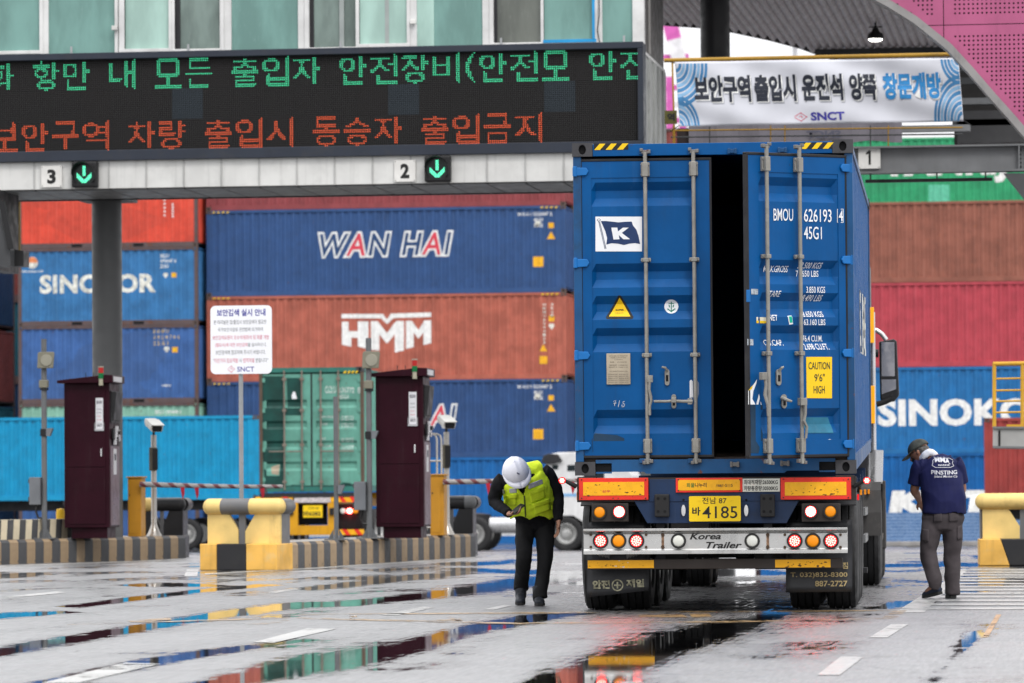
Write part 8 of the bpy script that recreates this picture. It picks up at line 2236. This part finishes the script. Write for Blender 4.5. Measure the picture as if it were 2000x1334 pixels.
def quadfn(a, b, c, d):
    """a lower left, b lower right, c upper right, d upper left in (x,z)"""
    return lambda u, v: tuple((a[k]*(1-u) + b[k]*u) * (1-v) + (d[k]*(1-u) + c[k]*u) * v for k in (0, 1))
def cast_text(me, s, x0, x1, z0, z1, m, parent, off=.004, bold=0.0, arch=0.0, tilt=0.0, shear=0.0):
    bv = BVHTree.FromPolygons([v.co[:] for v in me.vertices], [p.vertices[:] for p in me.polygons])
    o, _ = fit_text(s, [m], x0, x1, z0, z1, 0, bold=bold, shear=shear, parent=parent)
    for v in o.data.vertices:
        x, z = v.co.x, v.co.z; u = (x - (x0 + x1) / 2) / (x1 - x0) * 2; z = z + arch * (1 - u * u) + tilt * u
        h = bv.ray_cast(Vector((x, -1.5, z)), Vector((0, 1, 0))); v.co = (x, (h[0].y if h[0] else 0) - off, z)
    return o
def shoe(mb, heel, toe, s=1.0, lift=0.0, h=.10):
    h0, t0 = Vector(heel), Vector(toe); d = t0 - h0; d.normalize(); L_s = (t0 - h0).length
    loft(mb, [h0 + Vector((0, 0, .035)), h0 + d * L_s * .22 + Vector((0, 0, .05)), h0 + d * L_s * .55 + Vector((0, 0, .042)), h0 + d * L_s * .85 + Vector((0, 0, .034)), t0 + Vector((0, 0, .028))],
         [(.026*s, .028), (.037*s, .046), (.044*s, .038), (.045*s, .030), (.026*s, .018)], 14, up=d.cross(Vector((0, 0, 1))), sub=3)
def sole(heel, toe, s=1.0):
    mb = MB(); h0, t0 = Vector(heel), Vector(toe); d = (t0 - h0).normalized(); r = d.cross(Vector((0, 0, 1))).normalized(); L_s = (t0 - h0).length; pts_ = []
    prof = [(0, .02), (.05, .032), (.3, .034), (.6, .043), (.85, .043), (1, .022)]
    low = [h0 + d * L_s * a * 1.03 - d * .005 + r * b * s for a, b in prof] + [h0 + d * L_s * a * 1.03 - d * .005 - r * b * s for a, b in prof[::-1]]
    n = len(low); mb.add([p for p in low] + [p + Vector((0, 0, .024)) for p in low], [tuple(range(n)), tuple(range(n, 2*n))[::-1]] + [(i, n + i, n + (i+1) % n, (i+1) % n) for i in range(n)]); return mb

# ---------------- man in hi-vis vest, bent over his phone
GA_ = at_z(1040, 1183); SA = F / (CM.transposed() @ (GA_ - Vector((0, 0, CZ)))).z * -1
A_ = thing('person', 'man in white helmet and yellow safety vest bending over a phone beside the truck', 'person', (GA_.x, GA_.y, 0), (0, 0, YAW))
def ap(px, py, y=0.0): 
    k = 1 + y / 40.3
    return ((px - 1040) / SA * k, y, (1183 - py) / SA * k + (.0 if py > 1100 else 0) - y * .027 * (0))
BLKC = M('cloth_black', (.010, .010, .012), .85, var=.25, vs=8, spec=.15); TRS = M('trousers_black', (.013, .013, .014), .8, var=.3, vs=6, spec=.2)
VEST = M('vest_yellow_green', (.80, 1.0, .04), .65, var=.03, vs=5, spec=.2); REFL = M('reflective_grey', (.50, .50, .55), .35, metal=.3, var=.06)
sR, sL = Vector(ap(983, 938, -.20)), Vector(ap(1065, 922, -.17)); eR, eL = Vector(ap(967, 978, -.10)), Vector(ap(1090, 966, -.10)); wR, wL = Vector(ap(996, 1001, -.40)), Vector(ap(1092, 1019, -.17))
hR, hL = Vector(ap(1030, 1022, .06)), Vector(ap(1064, 1022, .06)); kR, kL = Vector(ap(1024, 1086, -.12)), Vector(ap(1065, 1090, -.06)); aR, aL = Vector(ap(1018, 1145, .16)), Vector(ap(1055, 1160, -.08))
spine = [Vector(ap(1049, 1024, .07)), Vector(ap(1045, 1003, .02)), Vector(ap(1036, 975, -.09)), Vector(ap(1027, 945, -.19)), Vector(ap(1018, 925, -.26))]
nk = Vector(ap(1013, 918, -.34)); hc = Vector(ap(1009, 921, -.42))
body = MB(); fw = Vector((.08, -.62, -.78)); upv = Vector((-.1, -.80, .55))
PA = head(body, hc, fw, upv)
loft(body, [spine[4], nk, hc + Vector((0, .03, 0))], [.06, .055, .05], 12, sub=2)
loft(body, spine, [(.15, .10), (.14, .10), (.15, .10), (.16, .10), (.10, .08)], 16)
for a, b, c in ((sR, eR, wR), (sL, eL, wL)): loft(body, [spine[3] * .4 + a * .6, a, b, c], [.05, .045, .037, .026], 10)
for a, b, c in ((hR, kR, aR), (hL, kL, aL)): loft(body, [a, b, c], [.045, .030, .026], 10)
for c, t_ in ((aR, Vector((0, -.05, -.09))), (aL, Vector((.0, -.05, -.05)))): loft(body, [c, c + t_], [.026, .018], 8, sub=2)
hand(body, wL, (-.04, -.12, -1), (-1, -.25, 0), -1, 1.02, .26)
hand(body, wR, (.82, -.42, .10), (-.12, -.2, 1), 1, 1.02, .42)
obj('body', fuse(body, .0075, 1), A_).data.materials.append(SKIN)
EYE = M('eye_dark', (.02, .015, .01), .2); mb = MB()
for q in (-1, 1):
    mb = MB(); ellip(mb, PA(.088, q * .03, .018), (.009, .009, .009), 10, 6); mb.build('eye', EYE, A_, smooth=True)
tr = MB()
loft(tr, [Vector(ap(1048, 1003, .03)), spine[0], Vector(ap(1048, 1036, .07))], [(.175, .125), (.180, .130), (.15, .12)], 18)
loft(tr, [hR + Vector((0, 0, .05)), hR, (hR + kR) / 2 + Vector((-.012, -.02, 0)), kR, (kR + aR) / 2 + Vector((0, .03, 0)), aR + Vector((0, 0, .02)), aR + Vector((0, -.005, -.035))], [.095, .098, .084, .070, .066, .066, .070], 16)
loft(tr, [hL + Vector((0, 0, .05)), hL, (hL + kL) / 2 + Vector((.005, -.02, 0)), kL, (kL + aL) / 2 + Vector((0, .02, 0)), aL + Vector((0, 0, .02)), aL + Vector((0, -.01, -.04))], [.095, .098, .084, .071, .066, .066, .070], 16)
obj('trousers', fuse(tr, .011, 2, .010, 7, 3, (1, 1, .55)), A_).data.materials.append(TRS)
jk = MB()
loft(jk, spine, [(.185, .135), (.185, .135), (.19, .135), (.195, .125), (.12, .10)], 20)
loft(jk, [spine[4], nk + Vector((0, .02, 0))], [.078, .068], 14, sub=2)
for sh, el, wr in ((sR, eR, wR), (sL, eL, wL)):
    loft(jk, [spine[3] * .45 + sh * .55, sh, (sh + el) / 2 + (Vector((-.012, 0, 0)) if sh is sR else Vector((.018, 0, 0))), el, (el + wr) / 2, wr + (wr - el).normalized() * -.01], [.082, .078, .067, .058, .050, .042], 14)
JM = fuse(jk, .010, 2, .008, 10, 7); obj('jacket', JM, A_).data.materials.append(BLKC)
vs_ = MB()
loft(vs_, [Vector(ap(1044, 1004, .01)), Vector(ap(1038, 980, -.08)), Vector(ap(1029, 950, -.185)), Vector(ap(1021, 930, -.25))], [(.218, .165), (.222, .165), (.218, .155), (.180, .118)], 24)
loft(vs_, [Vector(ap(995, 934, -.22)), Vector(ap(1025, 924, -.24)), Vector(ap(1056, 917, -.19))], [.085, .09, .083], 16)
VM = fuse(vs_, .0075, 2, .007, 12, 12, (1, 1, 1.3))
bm = bmesh.new(); bm.from_mesh(VM); kill = []
pz = lambda px, py: ((px - 1040) / SA, (1183 - py) / SA)
v1, v2, v3 = pz(1000, 936), pz(1037, 918), pz(1024, 968)
for f_ in bm.faces:
    c = f_.calc_center_median()
    if c.y < -.10:
        def sg(p, q): return (q[0]-p[0]) * (c.z-p[1]) - (q[1]-p[1]) * (c.x-p[0])
        a, b, d_ = sg(v1, v2), sg(v2, v3), sg(v3, v1)
        if (a < 0 and b < 0 and d_ < 0) or (a > 0 and b > 0 and d_ > 0): kill.append(f_); continue
    zl = 1.0
    if c.z < pz(0, 1012)[1] + .035 * abs(math.sin((c.x + .02) * 17)) - .01: kill.append(f_)
bmesh.ops.delete(bm, geom=kill, context='FACES'); bm.to_mesh(VM); bm.free(); VM.shade_smooth()
vo = obj('safety_vest', VM, A_); VM.materials.append(VEST); s_ = vo.modifiers.new('s', 'SOLIDIFY'); s_.thickness = .006; s_.offset = 1
QF = lambda *p: quadfn(*[pz(*q) for q in p])
for nm, q, m, th, off in (('reflective_strip', ((984, 965), (1011, 962), (1011, 953), (983, 956)), REFL, .002, .006), ('reflective_strip', ((1034, 956), (1062, 945), (1060, 936), (1033, 946)), REFL, .002, .006),
        ('chest_pocket', ((986, 990), (1010, 986), (1010, 966), (985, 969)), VEST, .006, .011), ('pocket_flap', ((985, 975), (1012, 972), (1012, 964), (984, 967)), VEST, .005, .022),
        ('chest_pocket', ((1039, 982), (1066, 972), (1063, 952), (1036, 962)), VEST, .006, .011), ('pocket_flap', ((1035, 968), (1066, 956), (1064, 949), (1034, 960)), VEST, .005, .022),
        ('lower_pocket', ((1046, 1006), (1076, 996), (1074, 975), (1043, 985)), VEST, .006, .013), ('pocket_flap', ((1042, 992), (1076, 981), (1074, 973), (1041, 984)), VEST, .005, .024),
        ('zip', ((1026.5, 1010), (1029.5, 1010), (1027, 968), (1024, 968)), M('zip_dark', (.10, .14, .02), .5), .003, .008)):
    cast_patch(VM, QF(*q), 8, 6, off, nm, m, vo, th)
# helmet
HW = M('helmet_white', (.74, .74, .80), .28, var=.03, spec=.5)
hcn = Vector(ap(1009, 917, -.46)); ax = Vector((-.13, -.72, .62)).normalized(); fr_ = Vector((.30, -.42, -.85)); fr_ = (fr_ - ax * fr_.dot(ax)).normalized(); sd_ = ax.cross(fr_)
mb = MB(); n, m = 40, 14; vs = []
for j in range(m + 1):
    a = PI / 2 * j / m
    for i in range(n):
        b = 2 * PI * i / n; cb, sb = math.cos(b), math.sin(b); rr = math.cos(a)
        ridge = .007 * max(0, 1 - abs(sb) * rr / .18) * (1 if a > .25 else 0) + .004 * max(0, 1 - abs(abs(sb) * rr - .42) / .10)
        rf, rs = .142, .122; h = .125 * math.sin(a) + ridge
        vs.append(hcn + fr_ * rf * rr * cb + sd_ * rs * rr * sb + ax * h)
fs = [(j*n + i, j*n + (i+1) % n, (j+1)*n + (i+1) % n, (j+1)*n + i) for j in range(m) for i in range(n)]
mb.add(vs, fs); hel = mb.build('helmet', HW, A_, smooth=True); s_ = hel.modifiers.new('s', 'SOLIDIFY'); s_.thickness = .004
mb = MB(); vs = []
for i in range(n + 1):
    b = 2 * PI * i / n; cb, sb = math.cos(b), math.sin(b); e = .012 + .045 * max(0, cb) ** 1.5
    vs += [hcn + fr_ * .141 * cb + sd_ * .121 * sb, hcn + fr_ * (.141 + e) * cb + sd_ * (.121 + e * .7) * sb - ax * (.012 + .25 * e)]
mb.add(vs, [(2*i, 2*i+1, 2*i+3, 2*i+2) for i in range(n)]); br_ = mb.build('brim', HW, hel, smooth=True); s_ = br_.modifiers.new('s', 'SOLIDIFY'); s_.thickness = .005
mb = MB(); c_ = hcn + fr_ * .115 + ax * .075; mb.box(-.014, .014, -.004, .004, -.005, .005); o_ = mb.build('badge', M('badge_dark', (.10, .10, .16), .4), hel); o_.location = c_ + ax * .012; o_.rotation_euler = (0, .5, .3)
# phone
mb = MB(); mb.box(-.038, .038, -.072, .072, -.005, .005); ph_ = mb.build('phone', BLK, None, bevel=.006); tag(ph_, 'small dark smartphone held in the right hand of the man in the vest', 'phone')
pl_ = wR + Vector((.075, -.045, .045)); ph_.matrix_world = Matrix.Translation((GA_.x, GA_.y, 0)) @ Matrix.Rotation(YAW, 4, 'Z') @ Matrix.Translation(pl_) @ Matrix.Rotation(R(-25), 4, 'Y') @ Matrix.Rotation(R(28), 4, 'X') @ Matrix.Rotation(R(-62), 4, 'Z')
mb = MB(); mb.box(-.034, .034, -.066, .066, .0051, .0056); so_ = mb.build('screen', M('phone_screen', (.01, .01, .012), .3), ph_)
# shoes
SHO = M('shoe_black', (.022, .025, .033), .55, var=.3, vs=20); SOL = M('shoe_sole', (.02, .02, .02), .7)
for heel, toe in ((aR + Vector((0, .05, -.135)), aR + Vector((-.01, -.17, -.17))), (aL + Vector((-.02, .06, -.095)), aL + Vector((0, -.17, -.095)))):
    heel.z = max(heel.z, 0.004); toe.z = max(min(toe.z, .004), 0.004) if toe.z < .03 else toe.z
    mb = MB(); shoe(mb, heel, toe, 1.05); ank = heel + (toe - heel) * .2; loft(mb, [ank + Vector((0, -.005, .03)), ank + Vector((0, -.012, .10)), ank + Vector((0, -.005, .17))], [.050, .054, .056], 12, sub=2)
    so = obj('shoe', fuse(mb, .008, 1, .003, 30, 2), A_); so.data.materials.append(SHO)
    sole(heel, toe, 1.1).build('sole', SOL, so)
    for k in range(4):
        c = heel + (toe - heel) * (.34 + .09 * k) + Vector((0, 0, .098 - .009 * k)); mb = MB(); mb.tube([c + Vector((-.026, 0, -.004)), c + Vector((0, -.004, .004)), c + Vector((.026, 0, -.004))], .003, 5); mb.build('lace', SOL, so)

# ---------------- man in navy T-shirt, seen from behind
GB_ = at_z(1846, 1169); SB = F / (CM.transposed() @ (GB_ - Vector((0, 0, CZ)))).z * -1
B_ = thing('person', 'man in navy T-shirt and cap seen from behind looking down at the truck wheels', 'person', (GB_.x, GB_.y, 0), (0, 0, YAW))
def bp(px, py, y=0.0): k = 1 + y / 42.; return Vector(((px - 1846) / SB * k, y, (1169 - py) / SB * k))
sL, sR = bp(1803, 912, .10), bp(1868, 906, .06); eL, eR = bp(1791, 957, .14), bp(1884, 955, .14); wL, wR = bp(1805, 979, .36), bp(1866, 985, .40)
hL, hR = bp(1824, 1016, .0), bp(1860, 1016, .0); kL, kR = bp(1813, 1077, -.03), bp(1860, 1085, .0); aL, aR = bp(1824, 1142, -.13), bp(1860, 1154, -.02)
sp_ = [bp(1842, 1014, .0), bp(1843, 985, .01), bp(1841, 950, .03), bp(1837, 918, .07), bp(1827, 898, .12)]
nk = bp(1816, 888, .17); hc = bp(1803, 884, .21)
body = MB(); fw = Vector((-.80, .30, -.50)); PB = head(body, hc, fw, (-.2, .1, 1), 1.0)
loft(body, [sp_[4], nk, hc + Vector((.02, 0, -.02))], [.062, .058, .055], 12, sub=2)
loft(body, sp_, [(.15, .10), (.15, .10), (.16, .11), (.17, .10), (.10, .08)], 16)
for a, b, c in ((sL, eL, wL), (sR, eR, wR)): loft(body, [sp_[3] * .4 + a * .6, a, (a + b) / 2, b, (b * .65 + c * .35), c], [.06, .056, .050, .043, .041, .027], 12)
for a, b, c in ((hL, kL, aL), (hR, kR, aR)): loft(body, [a, b, c], [.055, .04, .03], 10)
for c, t_ in ((aL, Vector((-.08, .07, -.07))), (aR, Vector((-.02, .12, -.04)))): loft(body, [c, c + t_], [.035, .024], 8, sub=2)
hand(body, wL, (.35, .6, -.45), (.5, -.3, -.8), 1, 1.05, .4); hand(body, wR, (-.6, .5, -.3), (-.2, -.3, -.9), -1, 1.05, .4)
obj('body', fuse(body, .008, 1), B_).data.materials.append(SKIN_T)
for q in (-1, 1): mb = MB(); ellip(mb, PB(.088, q * .03, .018), (.009, .009, .009), 10, 6); mb.build('eye', EYE, B_, smooth=True)
TRB = M('trousers_grey_brown', (.058, .049, .052), .8, var=.22, vs=5, spec=.2); NVY = M('tshirt_navy', (.010, .012, .058), .75, var=.12, vs=5, spec=.2)
tr = MB()
loft(tr, [bp(1843, 996, .02), bp(1843, 1012, .0), bp(1843, 1034, .0)], [(.185, .125), (.205, .145), (.17, .13)], 20)
loft(tr, [hL + Vector((0, 0, .05)), hL, (hL + kL) / 2 + Vector((-.005, -.02, 0)), kL, (kL + aL) / 2 + Vector((0, .01, 0)), aL + Vector((0, 0, .03)), aL + Vector((-.003, .01, -.02))], [.105, .106, .092, .078, .072, .068, .068], 16)
loft(tr, [hR + Vector((0, 0, .05)), hR, (hR + kR) / 2 + Vector((.006, -.02, 0)), kR, (kR + aR) / 2, aR + Vector((0, 0, .03)), aR + Vector((0, 0, -.035))], [.105, .106, .092, .080, .074, .070, .068], 16)
TRM = fuse(tr, .011, 2, .013, 6.5, 21, (1, 1, .8)); to_ = obj('trousers', TRM, B_); TRM.materials.append(TRB)
bz_ = lambda px, py: ((px - 1846) / SB, (1169 - py) / SB); QB = lambda *p: quadfn(*[bz_(*q) for q in p])
for nm, q in (('back_pocket', ((1822, 1019), (1838, 1019), (1838, 1001), (1823, 1001))), ('back_pocket', ((1852, 1019), (1870, 1018), (1871, 1002), (1852, 1002))), ('cargo_pocket', ((1799, 1056), (1812, 1058), (1813, 1034), (1800, 1032))), ('cargo_pocket', ((1868, 1055), (1878, 1053), (1878, 1026), (1869, 1028)))):
    cast_patch(TRM, QB(*q), 6, 6, .006, nm, TRB, to_, .005)
ts_ = MB()
loft(ts_, [bp(1846, 1003, .0), bp(1846, 985, .0), bp(1843, 950, .02), bp(1838, 918, .06), bp(1829, 900, .11)], [(.216, .155), (.210, .15), (.208, .145), (.20, .13), (.11, .09)], 24)
for sh, el, sx in ((sL, eL, -1), (sR, eR, 1)):
    loft(ts_, [sp_[3] * .45 + sh * .55, sh, sh * .5 + el * .5 + Vector((sx * .005, 0, 0)), sh * .22 + el * .78], [.088, .084, .078, .080], 16)
TSM = fuse(ts_, .0085, 2, .010, 6, 31, (1, 1, .7)); 
bm = bmesh.new(); bm.from_mesh(TSM); bmesh.ops.delete(bm, geom=[f_ for f_ in bm.faces if f_.calc_center_median().z < bz_(0, 1003)[1] + .01 * math.sin(f_.calc_center_median().x * 20)], context='FACES'); bm.to_mesh(TSM); bm.free(); TSM.shade_smooth()
to2 = obj('tshirt', TSM, B_); TSM.materials.append(NVY); s_ = to2.modifiers.new('s', 'SOLIDIFY'); s_.thickness = .004
WP = M('shirt_print', (.60, .60, .64), .7, var=.2, vs=60)
def stx(s, x0, x1, y0, y1, **k): a, b = bz_(x0, y1), bz_(x1, y0); cast_text(TSM, s, a[0], b[0], a[1], b[1], WP, to2, **k)
stx('MMA', 1828, 1858, 896, 905, bold=.04, arch=.01, tilt=-.01); stx('MARINE', 1834, 1856, 907, 910, bold=.03); stx('PINSTING', 1820, 1871, 918, 926, bold=.02, arch=-.006); stx('Island Marine Co', 1825, 1871, 928, 933, shear=.3, bold=.01); stx('* * * *', 1826, 1848, 892, 894)
bvS = None
emb = [(1824, 899), (1829, 895), (1857, 895), (1864, 899), (1862, 905), (1865, 910), (1858, 913), (1828, 913), (1822, 909), (1824, 904)]
for i in range(len(emb)):
    a, b = emb[i], emb[(i + 1) % len(emb)]; l = math.hypot(b[0]-a[0], b[1]-a[1]); nx_, ny_ = -(b[1]-a[1]) / l * .45, (b[0]-a[0]) / l * .45
    cast_patch(TSM, QB((a[0]-nx_, a[1]-ny_), (b[0]-nx_, b[1]-ny_), (b[0]+nx_, b[1]+ny_), (a[0]+nx_, a[1]+ny_)), 4, 1, .004, 'print_outline', WP, to2)
# towel, cap, hair, mask
mb = MB(); loft(mb, [bp(1803, 899, .10), bp(1809, 890, .06), bp(1820, 884, .06), bp(1832, 889, .10), bp(1832, 894, .18)], [(.030, .022), (.034, .026), (.038, .028), (.030, .024), (.02, .02)], 12, up=(0, 0, 1))
o_ = obj('towel', fuse(mb, .008, 1, .004, 20, 3), B_); o_.data.materials.append(M('towel_white', (.74, .76, .82), .8))
CAPM = M('cap_grey_green', (.050, .055, .048), .75, var=.25, vs=25); mb = MB()
f_ = fw.normalized(); u_ = Vector((-.2, .1, 1)); u_ = (u_ - f_ * u_.dot(f_)).normalized(); r_ = f_.cross(u_); n = 28; vs = []
for j in range(9):
    a = PI / 2 * j / 8
    for i in range(n): b = 2*PI*i/n; vs.append(hc + u_ * (.030 + .092 * math.sin(a)) - f_ * .008 + f_ * .108 * math.cos(a) * math.cos(b) + r_ * .090 * math.cos(a) * math.sin(b))
mb.add(vs, [(j*n + i, j*n + (i+1) % n, (j+1)*n + (i+1) % n, (j+1)*n + i) for j in range(8) for i in range(n)]); cp_ = mb.build('cap', CAPM, B_, smooth=True); s_ = cp_.modifiers.new('s', 'SOLIDIFY'); s_.thickness = .004
mb = MB(); vs = []
for i in range(13):
    b = -1.15 + 2.3 * i / 12; vs += [hc + u_ * .032 + f_ * (.098 * math.cos(b)) + r_ * .088 * math.sin(b), hc + u_ * .012 + f_ * (.105 + .085 * math.cos(b) ** .8) + r_ * .080 * math.sin(b)]
mb.add(vs, [(2*i, 2*i+1, 2*i+3, 2*i+2) for i in range(12)]); o_ = mb.build('bill', CAPM, cp_, smooth=True); s_ = o_.modifiers.new('s', 'SOLIDIFY'); s_.thickness = .004
mb = MB(); ellip(mb, hc - f_ * .022 + u_ * .012, (.088, .083, .066)); o_ = obj('hair', fuse(mb, .009, 1, .004, 30, 1), B_); o_.data.materials.append(M('hair_grey', (.09, .085, .08), .8, var=.4, vs=60))
mb = MB(); ellip(mb, hc + f_ * .062 - u_ * .05, (.048, .048, .045)); o_ = mb.build('face_mask', M('mask_black', (.012, .012, .014), .8), B_, smooth=True)
mb = MB(); mb.tube([PB(.02, -.083, .02), PB(.09, -.045, .02), PB(.095, 0, .015), PB(.09, .045, .02), PB(.02, .083, .02)], .003, 6); mb.build('glasses', BLK, B_)
SH2 = M('shoe_navy', (.018, .024, .045), .6, var=.2, vs=20)
for heel, toe in ((aL + Vector((.05, -.03, -.085)), aL + Vector((-.10, .12, -.135))), (aR + Vector((.0, -.05, -.08)), aR + Vector((-.01, .19, -.08)))):
    heel.z = max(heel.z, .004); toe.z = max(toe.z, .004) if toe is not None else 0; toe.z = min(toe.z, .004)
    mb = MB(); shoe(mb, heel, toe, 1.05); so = obj('shoe', fuse(mb, .008, 1), B_); so.data.materials.append(SH2); sole(heel, toe, 1.1).build('sole', SOL, so)
